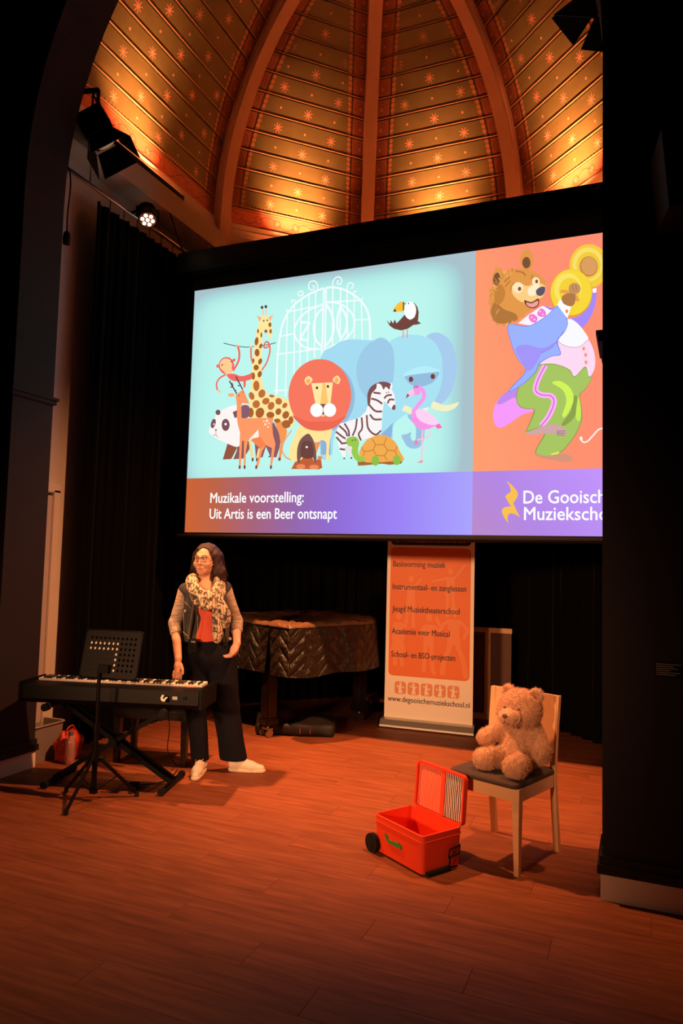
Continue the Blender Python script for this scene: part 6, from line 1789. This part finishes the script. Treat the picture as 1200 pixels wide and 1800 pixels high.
# ------------------------------------------------------------------ piano bench, pedal, cable
bc = thing('piano_bench', 'black piano bench standing behind the digital piano', 'bench', (-1.283, 1.012, 0), radians(14))
bm = BM(); box(bm, (0, 0, 0.375), (0.60, 0.36, 0.07), bev=0.006); obj('seat_frame', bm, M_PIANO, bc)
bm = BM(); box(bm, (0, 0, 0.428), (0.59, 0.35, 0.045), bev=0.018); pad = obj('seat_pad', bm, mat('black_leatherette', (0.010, 0.009, 0.009), 0.4, spec=0.45), bc)
for i in (-0.18, 0, 0.18):
    for j in (-0.08, 0.08):
        bm = BM(); lathe(bm, [(0.009, 0.0), (0.011, 0.002), (0.004, 0.005)], (i, j, 0.449), n=10); obj('button', bm, M_RUBBER, pad)
for sx in (-1, 1):
    for sy in (-1, 1):
        bm = BM(); taper_leg(bm, [(sx * 0.268, sy * 0.15, 0.0), (sx * 0.266, sy * 0.148, 0.345)], 0.040, 0.052); obj('leg', bm, M_PIANO, bc)
pd = thing('sustain_pedal', 'small black sustain pedal on the floor beside the music stand', 'pedal', (-0.99, 0.36, 0), radians(35))
bm = BM(); prism(bm, [(-0.045, 0.0), (-0.045, 0.02), (-0.03, 0.035), (0.05, 0.03), (0.055, 0.0)], 'x', -0.035, 0.035); obj('base', bm, M_RUBBER, pd)
bm = BM(); box(bm, (0, -0.06, 0.032), (0.04, 0.12, 0.008), (radians(12), 0, 0), bev=0.003); obj('treadle', bm, M_BLACKSAT, pd)
bm = BM(); tube(bm, [(-1.0, 0.39, 0.012), (-0.9, 0.55, 0.006), (-0.95, 0.78, 0.006), (-1.05, 0.92, 0.006), (-1.0, 0.74, 0.16), (-0.88, 0.58, 0.38), (-0.86, 0.50, 0.57)], 0.0035, 6, smooth=8)
tag(obj('pedal_cable', bm, M_RUBBER, None, True), 'thin black cable looping on the floor under the piano bench', 'cable')

# ------------------------------------------------------------------ tub, orange bag and bottle by the left pillar
tub = thing('storage_tub', 'milky plastic storage tub against the wall beside the left pillar', 'box', (-2.10, 0.60, 0))
M_TUB = mat('milky_plastic', (0.34, 0.29, 0.25), 0.35, trans=0.35)
bm = BM()
o1 = rrect(-0.10, -0.135, 0.10, 0.135, 0.025); o2 = rrect(-0.118, -0.155, 0.118, 0.155, 0.03); i1 = rrect(-0.112, -0.149, 0.112, 0.149, 0.026); i2 = rrect(-0.095, -0.13, 0.095, 0.13, 0.02)
n = len(o1); vs = [(a, b, z) for ring, z in ((o1, 0.0), (o2, 0.27), (i1, 0.27), (i2, 0.006)) for a, b in ring]
add_faces(bm, vs, [(r * n + i, r * n + (i + 1) % n, (r + 1) * n + (i + 1) % n, (r + 1) * n + i) for r in range(3) for i in range(n)] + [tuple(range(n))[::-1], tuple(range(3 * n, 4 * n))]); obj('tub_body', bm, M_TUB, tub)
bm = BM(); tube(bm, [(a, b, 0.27) for a, b in rrect(-0.121, -0.158, 0.121, 0.158, 0.03)], 0.008, 6, closed=True); obj('rim', bm, M_TUB, tub, True)
ob = thing('orange_bag', 'crumpled bright orange shopping bag slumped by the left pillar', 'bag', (-1.885, 0.70, 0), radians(8))
s = SDF((-0.12, -0.18, -0.01), (0.12, 0.18, 0.26), 0.007)
s.bx((0, 0, 0.085), (0.06, 0.12, 0.085), 0.03, 0).ell((0, 0.03, 0.15), (0.05, 0.075, 0.07), 0.03).ell((0, -0.07, 0.16), (0.035, 0.04, 0.065), 0.03)
s.warp(0.014, 45, 3).plane((0, 0, -1), 0.0)
sdf_obj('bag_body', s, mat('orange_plastic_bag', (0.55, 0.045, 0.012), 0.4, spec=0.5, bump=0.6, bscale=30), ob, 1)
bm = BM(); tube(bm, [(0.02, -0.08, 0.2), (0.03, -0.06, 0.25), (0.03, 0.0, 0.255), (0.02, 0.05, 0.2)], 0.006, 6, smooth=5); obj('handle', bm, mat('orange_bag_handle', (0.5, 0.04, 0.012), 0.4), ob, True)
bt = thing('water_bottle', 'clear water bottle with grey cap in front of the orange bag', 'bottle', (-1.775, 0.60, 0))
bm = BM(); lathe(bm, [(0.030, 0.0), (0.034, 0.006), (0.034, 0.15), (0.031, 0.17), (0.018, 0.20), (0.016, 0.215)], n=20); obj('bottle_body', bm, mat('clear_bottle_plastic', (0.80, 0.74, 0.68), 0.12, trans=0.75), bt, True)
bm = BM(); lathe(bm, [(0.019, 0.213), (0.020, 0.216), (0.020, 0.24), (0.018, 0.243)], n=16); obj('cap', bm, mat('grey_cap', (0.14, 0.12, 0.11), 0.5), bt)

# ------------------------------------------------------------------ right pillar: notice plate, loudspeaker
sg = thing('notice_plate', 'small black notice plate with white lines of text on the right pillar', 'sign', (2.232, 0.038, 1.066))
bm = BM(); box(bm, (0.10, -0.002, 0.034), (0.20, 0.006, 0.072), bev=0.001); obj('plate', bm, M_BLACK, sg)
M_WPRINT = mat('white_print', (0.40, 0.34, 0.34), 0.6)
for i, w in enumerate((0.11, 0.075, 0.095, 0.06, 0.105, 0.085)):
    bm = BM(); box(bm, (0.006 + w / 2, -0.0052, 0.060 - i * 0.0098), (w, 0.0006, 0.0030)); obj('text_line', bm, M_WPRINT, sg)
for z in (0.048, 0.020):
    bm = BM(); vv, ff = flat_xz([(0.134 + 0.010 * cos(t), z + 0.010 * sin(t)) for t in np.linspace(0, 2 * pi, 12, endpoint=False)], -0.0055); bm.free(); obj('pictogram', (vv, ff), M_WPRINT, sg)
sk = thing('wall_loudspeaker', 'dark loudspeaker box hung high on the right pillar at the frame edge', 'loudspeaker', (2.44, -0.16, 3.18), radians(8))
bm = BM(); prism(bm, [(-0.17, 0.0), (-0.20, 0.36), (0.20, 0.36), (0.17, 0.0)], 'y', -0.14, 0.14); obj('cabinet', bm, M_BLACKWALL, sk)
bm = BM(); prism(bm, [(-0.155, 0.02), (-0.18, 0.34), (0.18, 0.34), (0.155, 0.02)], 'y', -0.147, -0.139); obj('grille', bm, M_RUBBER, sk)
bm = BM(); box(bm, (0, 0.17, 0.18), (0.08, 0.08, 0.12)); obj('bracket', bm, M_BLACK, sk)
# ------------------------------------------------------------------ woman standing by the digital piano
# local frame: +x is her left (picture right), -y is towards the audience
pr = thing('person', 'person standing in denim vest, coral top and patterned scarf, one hand on the keyboard', 'person', (-0.70, 0.95, 0), radians(32.7))
M_SKIN = mat('skin', (0.60, 0.34, 0.24), 0.55, spec=0.3, var=0.05, vscale=30)
M_HAIR = mat('dark_brown_hair', (0.026, 0.008, 0.004), 0.45, spec=0.35, bump=0.8, bscale=55, var=0.4, vscale=40, stretch=(3, 3, 0.35))
M_CORAL = mat('coral_knit', (0.72, 0.115, 0.065), 0.85, bump=0.25, bscale=260)
M_DENIM = mat('dark_denim', (0.045, 0.048, 0.050), 0.85, bump=0.4, bscale=220, var=0.45, vscale=14)
M_STITCH = mat('pale_seam_stitching', (0.34, 0.26, 0.17), 0.8)
M_NAVY = mat('navy_trousers', (0.0075, 0.008, 0.0125), 0.9, spec=0.12, bump=0.3, bscale=30)
M_SHOE = mat('white_leather_sneaker', (0.74, 0.66, 0.55), 0.5)
M_SOLE = mat('off_white_rubber_sole', (0.70, 0.58, 0.44), 0.6)
def knit_mat():
    m = bpy.data.materials.new('grey_marl_knit'); m.use_nodes = True; nt = m.node_tree; b = nt.nodes['Principled BSDF']
    tc = nt.nodes.new('ShaderNodeTexCoord'); mp = nt.nodes.new('ShaderNodeMapping'); mp.inputs['Scale'].default_value = (14, 14, 150)
    nt.links.new(tc.outputs['Object'], mp.inputs[0]); n = nt.nodes.new('ShaderNodeTexNoise'); n.inputs['Scale'].default_value = 1.0; n.inputs['Detail'].default_value = 3
    nt.links.new(mp.outputs[0], n.inputs['Vector'])
    f = ((NX(nt, n.outputs['Fac']) - 0.5) * 2.2 + 0.5).max(0.0).min(1.0)
    nt.links.new(mixc(nt, f, (0.17, 0.13, 0.10, 1), (0.56, 0.46, 0.36, 1)), b.inputs['Base Color']); b.inputs['Roughness'].default_value = 0.9
    return m
M_KNIT = knit_mat()
def scarf_mat():
    m = bpy.data.materials.new('cream_black_print_scarf'); m.use_nodes = True; nt = m.node_tree; b = nt.nodes['Principled BSDF']
    tc = nt.nodes.new('ShaderNodeTexCoord'); n = nt.nodes.new('ShaderNodeTexNoise'); n.inputs['Scale'].default_value = 20.0; n.inputs['Detail'].default_value = 4; n.inputs['Distortion'].default_value = 2.2
    nt.links.new(tc.outputs['Object'], n.inputs['Vector'])
    w = nt.nodes.new('ShaderNodeTexWave'); w.inputs['Scale'].default_value = 16; w.inputs['Distortion'].default_value = 6; w.inputs['Detail'].default_value = 3; nt.links.new(tc.outputs['Object'], w.inputs['Vector'])
    f = (NX(nt, n.outputs['Fac']) - 0.505) * 9.0 + 0.5
    g = (NX(nt, w.outputs['Fac']) - 0.86) * 8.0
    f = f.max(0.0).min(1.0).max(g.max(0.0).min(1.0))
    nt.links.new(mixc(nt, f, (0.66, 0.52, 0.36, 1), (0.055, 0.045, 0.042, 1)), b.inputs['Base Color']); b.inputs['Roughness'].default_value = 0.85
    return m
M_SCARF = scarf_mat()

HC = Vector((-0.150, 0.0, 1.552)); HT = radians(-24)      # head centre, head turned to her right
def hd(x, y, z):
    """head space: -y is where the face looks"""
    c, s_ = cos(HT), sin(HT)
    return (HC.x + x * c - y * s_, HC.y + x * s_ + y * c, HC.z + z)
SHL, SHR = (-0.300, 0.015, 1.315), (0.012, 0.015, 1.335)
ELL, WRL = (-0.352, -0.02, 1.085), (-0.312, -0.165, 0.845)
ELR, WRR = (0.098, 0.02, 1.095), (0.100, -0.150, 0.955)

def body_sdf():
    s = SDF((-0.45, -0.34, 0.03), (0.26, 0.20, 1.70), 0.0055)
    # torso and legs (mostly under the clothes)
    s.cone((-0.145, 0.0, 1.30), (-0.115, 0.0, 0.98), 0.098, 0.088, 0.03, sq=(0.72, 1, 1)).cone((-0.115, 0, 1.0), (-0.09, 0, 0.86), 0.09, 0.11, 0.04, sq=(0.75, 1, 1))
    s.cone((-0.16, 0, 0.82), (-0.165, 0.0, 0.48), 0.075, 0.05, 0.03).cone((-0.165, 0.0, 0.48), (-0.128, 0.01, 0.09), 0.05, 0.034, 0.02)
    s.cone((-0.02, 0, 0.82), (0.03, 0.0, 0.48), 0.075, 0.05, 0.03).cone((0.03, 0.0, 0.48), (0.105, 0.01, 0.09), 0.05, 0.034, 0.02)
    # shoulders, neck
    s.cone((-0.27, 0.015, 1.315), (-0.02, 0.015, 1.33), 0.048, 0.048, 0.03).cone((-0.148, 0.012, 1.33), hd(0, 0.015, -0.06), 0.054, 0.048, 0.03)
    # arms
    s.cone(SHL, ELL, 0.045, 0.038, 0.02).cone(ELL, WRL, 0.038, 0.026, 0.015)
    s.cone(SHR, ELR, 0.045, 0.038, 0.02).cone(ELR, WRR, 0.038, 0.026, 0.015)
    # head: skull, face, jaw
    for c, r in (((0, 0.018, 0.028), (0.074, 0.092, 0.088)), ((0, -0.012, -0.010), (0.066, 0.078, 0.090)), ((0, -0.030, -0.062), (0.048, 0.052, 0.046)), ((0, -0.058, -0.086), (0.024, 0.022, 0.018))):
        s.ell(hd(*c), r, 0.03, R=(0, 0, HT))
    s.cone(hd(0, -0.086, 0.012), hd(0, -0.104, -0.026), 0.008, 0.0115, 0.014).ell(hd(-0.010, -0.095, -0.030), (0.008,) * 3, 0.008).ell(hd(0.010, -0.095, -0.030), (0.008,) * 3, 0.008)
    for sx in (-1, 1):
        s.ell(hd(sx * 0.030, -0.094, 0.010), (0.016, 0.012, 0.011), 0.012, R=(0, 0, HT), op='sub')
        s.ell(hd(sx * 0.040, -0.068, -0.028), (0.024, 0.020, 0.022), 0.02)
        s.cone(hd(sx * 0.044, -0.080, 0.030), hd(sx * 0.016, -0.090, 0.030), 0.008, 0.008, 0.014)
        s.ell(hd(sx * 0.074, 0.012, 0.0), (0.010, 0.020, 0.032), 0.006, R=(0, 0, HT))
    s.cone(hd(-0.018, -0.090, -0.058), hd(0.018, -0.090, -0.058), 0.007, 0.007, 0.008).cone(hd(-0.014, -0.088, -0.068), hd(0.014, -0.088, -0.068), 0.007, 0.007, 0.006)
    # right hand (picture left): hangs onto the key edge
    w = Vector(WRL)
    s.cone(w, w + Vector((-0.002, -0.012, -0.05)), 0.025, 0.030, 0.012, sq=(1.25, 1, 1)).cone(w + Vector((-0.002, -0.012, -0.05)), w + Vector((-0.002, -0.02, -0.082)), 0.030, 0.028, 0.01, sq=(1.3, 1, 1))
    for i, (dx, L) in enumerate(((-0.025, 0.050), (-0.009, 0.060), (0.007, 0.062), (0.022, 0.054))):
        a = w + Vector((dx, -0.022, -0.088)); b = a + Vector((dx * 0.12, -0.006, -0.55 * L)); c = b + Vector((0, 0.002, -0.42 * L))
        s.cone(a, b, 0.0098, 0.0090, 0.004).cone(b, c, 0.0090, 0.0075, 0.003)
    a = w + Vector((0.020, -0.022, -0.036)); b = a + Vector((0.014, -0.016, -0.034)); c = b + Vector((0.003, -0.006, -0.030)); s.cone(a, b, 0.012, 0.0105, 0.006).cone(b, c, 0.0105, 0.0085, 0.003)
    # left hand (picture right): half closed, held in front of the hip
    w = Vector(WRR); f = Vector((-0.35, -0.42, -0.84)).normalized(); u = Vector((0.62, -0.78, 0.05)).normalized(); n = f.cross(u).normalized()
    s.cone(w, w + f * 0.05, 0.025, 0.030, 0.012, sq=(1, 1, 1)).cone(w + f * 0.05, w + f * 0.078, 0.029, 0.027, 0.01)
    for i, (k, L) in enumerate(((-0.024, 0.046), (-0.008, 0.056), (0.008, 0.058), (0.023, 0.050))):
        a = w + f * 0.082 + u * k; b = a + f * (0.45 * L) + Vector((-0.016, 0.004, 0)); c = b + f * (0.18 * L) + Vector((-0.022, 0.010, 0.004))
        s.cone(a, b, 0.0100, 0.0092, 0.004).cone(b, c, 0.0092, 0.0078, 0.003)
    a = w + f * 0.035 + u * 0.022; b = a + f * 0.03 + u * 0.016 + Vector((-0.012, 0, 0)); c = b + f * 0.028 + Vector((-0.016, 0, 0)); s.cone(a, b, 0.012, 0.0105, 0.006).cone(b, c, 0.0105, 0.0085, 0.003)
    return s
body = sdf_obj('body', body_sdf(), M_SKIN, pr, 1)
# eyes, brows, lips
for sx in (-1, 1):
    bm = BM(); bmesh.ops.create_uvsphere(bm, u_segments=12, v_segments=8, radius=0.0105)
    bmesh.ops.translate(bm, verts=bm.verts, vec=hd(sx * 0.030, -0.079, 0.010)); ey = obj('eye', bm, mat('eye_white', (0.6, 0.5, 0.45), 0.3), pr, True)
    bm = BM(); bmesh.ops.create_uvsphere(bm, u_segments=10, v_segments=6, radius=0.0055); bmesh.ops.translate(bm, verts=bm.verts, vec=hd(sx * 0.030 - 0.002, -0.0855, 0.010)); obj('iris', bm, M_RUBBER, ey, True)
    bm = BM(); tube(bm, [hd(sx * 0.046, -0.083, 0.034), hd(sx * 0.032, -0.094, 0.038), hd(sx * 0.016, -0.097, 0.034)], 0.0028, 6, smooth=3); obj('eyebrow', bm, M_HAIR, pr, True)
bm = BM(); tube(bm, [hd(-0.024, -0.087, -0.060), hd(-0.008, -0.098, -0.062), hd(0.008, -0.098, -0.062), hd(0.024, -0.087, -0.060)], [0.002, 0.0042, 0.0042, 0.002], 6, smooth=3); obj('lips', bm, mat('lip', (0.42, 0.13, 0.10), 0.5), pr, True)
# glasses
gl = obj('glasses', (lambda b: (tube(b, [hd(0.009, -0.112, 0.012), hd(0.0, -0.116, 0.015), hd(-0.009, -0.112, 0.012)], 0.0022, 6), b)[1])(BM()), mat('dark_glasses_frame', (0.06, 0.02, 0.015), 0.35), pr)
for sx in (-1, 1):
    bm = BM(); pts = [hd(sx * 0.031 + a, -0.108 + abs(a + sx * 0.02) * 0.12, 0.006 + b) for a, b in rrect(-0.023, -0.016, 0.023, 0.016, 0.010, 3)]
    tube(bm, pts, 0.0020, 6, closed=True); tube(bm, [hd(sx * 0.054, -0.102, 0.012), hd(sx * 0.074, -0.06, 0.012), hd(sx * 0.080, 0.0, 0.010)], 0.0018, 6); obj('rim', bm, gl.data.materials[0], gl, True)
bm = BM(); tube(bm, [hd(0.076, -0.02, -0.03), hd(0.066, -0.07, -0.048), hd(0.05, -0.095, -0.055)], 0.0016, 6, smooth=4); obj('headset_microphone', bm, mat('skin_tone_mic', (0.55, 0.33, 0.22), 0.4), pr, True)

# hair: cap plus long falls
s = SDF((-0.36, -0.16, 1.30), (0.10, 0.20, 1.70), 0.0055)
s.ell(hd(0, 0.030, 0.040), (0.092, 0.104, 0.092), 0.02, R=(0, 0, HT))
s.cone(hd(0.078, 0.005, 0.03), hd(0.100, 0.03, -0.09), 0.030, 0.046, 0.03).cone(hd(0.100, 0.03, -0.09), hd(0.135, 0.035, -0.175), 0.048, 0.030, 0.03).cone(hd(0.05, 0.07, 0.02), hd(0.06, 0.08, -0.16), 0.06, 0.06, 0.03)
s.cone(hd(-0.078, 0.005, 0.03), hd(-0.092, 0.02, -0.06), 0.022, 0.030, 0.02).cone(hd(-0.092, 0.02, -0.06), hd(-0.105, 0.05, -0.155), 0.030, 0.024, 0.02).cone(hd(-0.03, 0.08, 0.02), hd(-0.04, 0.085, -0.15), 0.055, 0.05, 0.03)
s.ell(hd(0.004, -0.085, -0.030), (0.060, 0.075, 0.100), 0.012, R=(0, 0, HT), op='sub')
s.ell(hd(0.010, -0.075, 0.040), (0.040, 0.060, 0.052), 0.012, R=(0, 0, HT), op='sub')
s.warp(0.0035, 95, 1)
hair = sdf_obj('hair', s, M_HAIR, pr, 1)
bm = BM(); rnd = random.Random(11)
for i in range(70):
    a = rnd.uniform(-0.2, 1.0); side = 1 if i % 3 else -1
    x0 = side * rnd.uniform(0.02, 0.085); y0 = rnd.uniform(-0.03, 0.08)
    top = 0.125 - 0.6 * (x0 / 0.1) ** 2 * 0.1
    pts = [hd(x0 * 0.5, y0 * 0.8 + 0.01, top), hd(x0 * 1.15, y0, 0.05), hd(x0 * 1.25 + side * 0.012, y0 + 0.015, -0.05), hd(x0 * 1.3 + side * rnd.uniform(0.01, 0.05), y0 + 0.02, rnd.uniform(-0.19, -0.12))]
    tube(bm, pts, [0.004, 0.007, 0.007, 0.0015], 5, smooth=4)
obj('hair_strands', bm, M_HAIR, hair, True)['kind'] = 'stuff'

# coral top
s = SDF((-0.36, -0.18, 0.90), (0.12, 0.18, 1.42), 0.007)
s.cone((-0.145, 0.0, 1.30), (-0.115, 0.0, 0.98), 0.106, 0.104, 0.03, sq=(0.72, 1, 1)).cone((-0.115, 0, 1.0), (-0.105, 0, 0.93), 0.105, 0.110, 0.04, sq=(0.70, 1, 1)).ell((-0.19, -0.05, 1.22), (0.065, 0.07, 0.075), 0.04).ell((-0.07, -0.05, 1.22), (0.065, 0.07, 0.075), 0.04)
s.ell((-0.14, -0.08, 1.36), (0.07, 0.12, 0.085), 0.01, op='sub').warp(0.002, 40, 1).plane((0, 0, 1), 1.345).plane((0, 0, -1), -0.945)
sdf_obj('coral_top', s, M_CORAL, pr)
# denim vest
s = SDF((-0.42, -0.20, 0.88), (0.16, 0.20, 1.42), 0.0065)
s.cone((-0.145, 0.005, 1.30), (-0.118, 0.005, 0.98), 0.122, 0.124, 0.03, sq=(0.74, 1, 1)).cone((-0.118, 0.005, 1.0), (-0.108, 0.005, 0.92), 0.124, 0.128, 0.04, sq=(0.74, 1, 1)).ell((-0.19, -0.05, 1.22), (0.075, 0.08, 0.085), 0.04).ell((-0.07, -0.05, 1.22), (0.075, 0.08, 0.085), 0.04)
s.cone((-0.285, 0.015, 1.325), (0.0, 0.015, 1.345), 0.055, 0.055, 0.03)
s.ell((-0.145, -0.06, 1.40), (0.075, 0.10, 0.085), 0.01, op='sub')
# open front: wedge between the two plackets
s.cone((-0.140, -0.20, 1.36), (-0.118, -0.20, 1.16), 0.080, 0.105, 0.012, op='sub').cone((-0.118, -0.20, 1.16), (-0.112, -0.20, 0.86), 0.105, 0.140, 0.012, op='sub')
s.warp(0.002, 60, 2).plane((0, 0, -1), -0.950)
vest = sdf_obj('denim_vest', s, M_DENIM, pr)
def surf_y(x, z, bx=0.0): return -0.126 - 0.012
for (a, b) in (((-0.212, 1.27), (-0.245, 0.965)), ((-0.028, 1.27), (0.018, 0.965))):
    bm = BM(); pts = [(a[0] + (b[0] - a[0]) * t, -0.132 + 0.026 * abs(t - 0.35) - 0.0, a[1] + (b[1] - a[1]) * t) for t in np.linspace(0, 1, 6)]
    tube(bm, pts, 0.009, 8); obj('placket', bm, M_DENIM, vest, True)
    bm = BM(); tube(bm, [(p[0] - 0.008, p[1] - 0.008, p[2]) for p in pts], 0.0018, 5); obj('seam', bm, M_STITCH, vest, True)
bm = BM(); box(bm, (-0.262, -0.118, 1.185), (0.075, 0.012, 0.035), (0, 0, radians(-18)), bev=0.004); pk = obj('pocket_flap', bm, M_DENIM, vest)
bm = BM(); cyl(bm, (-0.280, -0.118, 1.182), (-0.282, -0.130, 1.182), 0.010, n=12); obj('button', bm, M_STITCH, pk)
bm = BM(); tube(bm, [(-0.235, -0.135, 1.20), (-0.285, -0.105, 1.245)], 0.002, 5); tube(bm, [(-0.295, -0.095, 1.195), (-0.28, -0.1, 1.0)], 0.002, 5); tube(bm, [(-0.29, -0.098, 1.03), (-0.25, -0.128, 1.0), (-0.235, -0.13, 0.96)], 0.002, 5); obj('seam', bm, M_STITCH, vest, True)
bm = BM(); cyl(bm, (0.048, -0.118, 0.985), (0.052, -0.132, 0.985), 0.010, n=12); obj('button', bm, M_STITCH, vest)
# knit sleeves, pushed up to the forearm
for side, S_, E_, W_, k in (('r', SHL, ELL, WRL, 0.28), ('l', SHR, ELR, WRR, 0.42)):
    S_, E_, W_ = Vector(S_), Vector(E_), Vector(W_)
    cuff = E_.lerp(W_, k)
    lo = [min(S_[i], E_[i], cuff[i]) - 0.09 for i in range(3)]; hi = [max(S_[i], E_[i], cuff[i]) + 0.09 for i in range(3)]
    s = SDF(lo, hi, 0.0055)
    s.cone(S_ + Vector((0.012 if side == 'r' else -0.012, 0, 0.0)), E_, 0.054, 0.045, 0.02).cone(E_, cuff, 0.045, 0.040, 0.02)
    for t_ in np.linspace(0.1, 1.0, 5):
        c = E_.lerp(cuff, t_); s.cone(c - (cuff - E_).normalized() * 0.004, c + (cuff - E_).normalized() * 0.004, 0.046 - 0.004 * t_, 0.045 - 0.004 * t_, 0.006)
    d = (W_ - E_).normalized(); s.plane(tuple(d), d.dot(cuff) + 0.012)
    s.warp(0.002, 70, 3)
    sdf_obj('knit_sleeve', s, M_KNIT, vest)
# scarf: two loops, knot and two hanging ends
s = SDF((-0.36, -0.26, 0.94), (0.14, 0.16, 1.48), 0.006)
def loop(pts, rs, k=0.008):
    P_ = catmull(pts, 6)
    for i in range(len(P_) - 1):
        t0, t1 = i / (len(P_) - 1), (i + 1) / (len(P_) - 1)
        r0 = np.interp(t0, np.linspace(0, 1, len(rs)), rs); r1 = np.interp(t1, np.linspace(0, 1, len(rs)), rs)
        s.cone(P_[i], P_[i + 1], r0, r1, k)
loop([(-0.145, 0.085, 1.415), (-0.235, 0.03, 1.415), (-0.245, -0.06, 1.375), (-0.205, -0.125, 1.30), (-0.140, -0.150, 1.255), (-0.075, -0.140, 1.265), (-0.035, -0.09, 1.33), (-0.05, 0.02, 1.40), (-0.145, 0.085, 1.415)], [0.032, 0.036, 0.040, 0.040, 0.034, 0.040, 0.042, 0.036, 0.032])
loop([(-0.22, -0.05, 1.41), (-0.225, -0.11, 1.33), (-0.17, -0.155, 1.275), (-0.10, -0.165, 1.29), (-0.055, -0.13, 1.36), (-0.065, -0.05, 1.41)], [0.024, 0.026, 0.026, 0.024, 0.024, 0.022])
loop([(-0.215, -0.10, 1.375), (-0.16, -0.155, 1.315), (-0.11, -0.165, 1.305), (-0.07, -0.14, 1.33)], [0.014, 0.018, 0.018, 0.016])
loop([(-0.235, -0.11, 1.30), (-0.195, -0.155, 1.245), (-0.135, -0.175, 1.215), (-0.085, -0.170, 1.225)], [0.020, 0.024, 0.024, 0.022])
s.ell((-0.055, -0.150, 1.270), (0.040, 0.036, 0.050), 0.012)
loop([(-0.05, -0.155, 1.26), (-0.015, -0.160, 1.20), (0.010, -0.155, 1.14), (0.012, -0.148, 1.085)], [0.036, 0.042, 0.040, 0.026])
loop([(-0.06, -0.150, 1.25), (-0.050, -0.160, 1.16), (-0.045, -0.155, 1.07), (-0.040, -0.150, 0.985)], [0.030, 0.034, 0.036, 0.032])
loop([(-0.025, -0.145, 1.25), (-0.020, -0.150, 1.15), (-0.022, -0.148, 1.02)], [0.022, 0.022, 0.02])
for zz, rr_ in ((1.315, 0.016), (1.290, 0.019), (1.262, 0.021), (1.232, 0.021)):
    loop([(-0.215, -0.115, zz + 0.055), (-0.180, -0.150, zz + 0.018), (-0.135, -0.165, zz), (-0.085, -0.155, zz + 0.022), (-0.055, -0.125, zz + 0.06)], [rr_] * 3, 0.004)
s.warp(0.003, 60, 2)
sdf_obj('scarf', s, M_SCARF, pr, 1)
# trousers
s = SDF((-0.34, -0.20, 0.05), (0.26, 0.20, 1.00), 0.008)
s.cone((-0.108, 0.0, 0.955), (-0.09, 0.0, 0.86), 0.118, 0.132, 0.04, sq=(0.72, 1, 1)).cone((-0.17, 0, 0.86), (-0.178, 0.0, 0.48), 0.108, 0.078, 0.03).cone((-0.178, 0.0, 0.48), (-0.130, 0.01, 0.075), 0.076, 0.064, 0.03)
s.cone((0.0, 0, 0.86), (0.040, 0.0, 0.48), 0.112, 0.096, 0.03).cone((0.040, 0.0, 0.48), (0.112, 0.01, 0.085), 0.096, 0.098, 0.03, sq=(1, 1.1, 1))
s.warp(0.005, 22, 1).plane((0, 0, 1), 0.965).plane((0, 0, -1), -0.085)
tr_ = sdf_obj('trousers', s, M_NAVY, pr)
# belt pack
bm = BM(); box(bm, (-0.215, -0.150, 0.935), (0.062, 0.026, 0.105), (0, 0, radians(-10)), bev=0.006); bp_ = obj('radio_pack', bm, M_BLACKSAT, pr)
bm = BM(); box(bm, (-0.213, -0.165, 0.965), (0.03, 0.002, 0.012), (0, 0, radians(-10))); obj('pack_display', bm, mat('pack_print', (0.25, 0.22, 0.2), 0.4), bp_)
bm = BM(); tube(bm, [(-0.195, -0.148, 0.985), (-0.185, -0.150, 1.06), (-0.19, -0.155, 1.15)], 0.0016, 5, smooth=4); obj('pack_cord', bm, mat('pale_thin_cord', (0.5, 0.3, 0.2), 0.5), bp_, True)
# shoes
def shoe(ox, oy, yaw, sc=1.0):
    R_ = Matrix.Rotation(yaw, 3, 'Z')
    def P_(x, y, z): 
        q = R_ @ Vector((x * sc, y * sc, z * sc)); return (q.x + ox, q.y + oy, q.z)
    s = SDF((ox - 0.22, oy - 0.22, -0.01), (ox + 0.22, oy + 0.22, 0.14), 0.005)
    s.cone(P_(0, 0.04, 0.048), P_(0, -0.09, 0.036), 0.036, 0.038, 0.02).cone(P_(0, -0.09, 0.034), P_(0.006, -0.165, 0.028), 0.038, 0.026, 0.02).cone(P_(0, 0.035, 0.06), P_(0, 0.025, 0.095), 0.040, 0.040, 0.03).cone(P_(0, -0.02, 0.07), P_(0, -0.08, 0.05), 0.030, 0.026, 0.02)
    s.plane((0, 0, -1), -0.018)
    s.plane((0, 0, 1), 0.105)
    o = sdf_obj('shoe', s, M_SHOE, pr, 1)
    s = SDF((ox - 0.22, oy - 0.22, -0.01), (ox + 0.22, oy + 0.22, 0.08), 0.005)
    s.cone(P_(0, 0.042, 0.012), P_(0, -0.08, 0.012), 0.041, 0.044, 0.0).cone(P_(0, -0.08, 0.012), P_(0.006, -0.168, 0.012), 0.044, 0.032, 0.0).plane((0, 0, 1), 0.024).plane((0, 0, -1), 0.0)
    sdf_obj('sole', s, M_SOLE, o, 1)
    bm = BM()
    for k in range(5):
        y_ = -0.03 - 0.018 * k; z_ = 0.100 - 0.0075 * k
        tube(bm, [P_(-0.022, y_, z_ - 0.012), P_(0, y_ - 0.004, z_ + 0.001), P_(0.022, y_, z_ - 0.012)], 0.0028, 5, smooth=3)
    tube(bm, [P_(0.0, -0.028, 0.102), P_(0.022, -0.02, 0.108), P_(0.024, -0.04, 0.10), P_(0.0, -0.028, 0.102), P_(-0.022, -0.02, 0.108), P_(-0.026, -0.04, 0.098)], 0.002, 5, smooth=3)
    obj('laces', bm, M_SOLE, o, True)
shoe(-0.130, -0.02, radians(-12)); shoe(0.155, 0.0, radians(72))
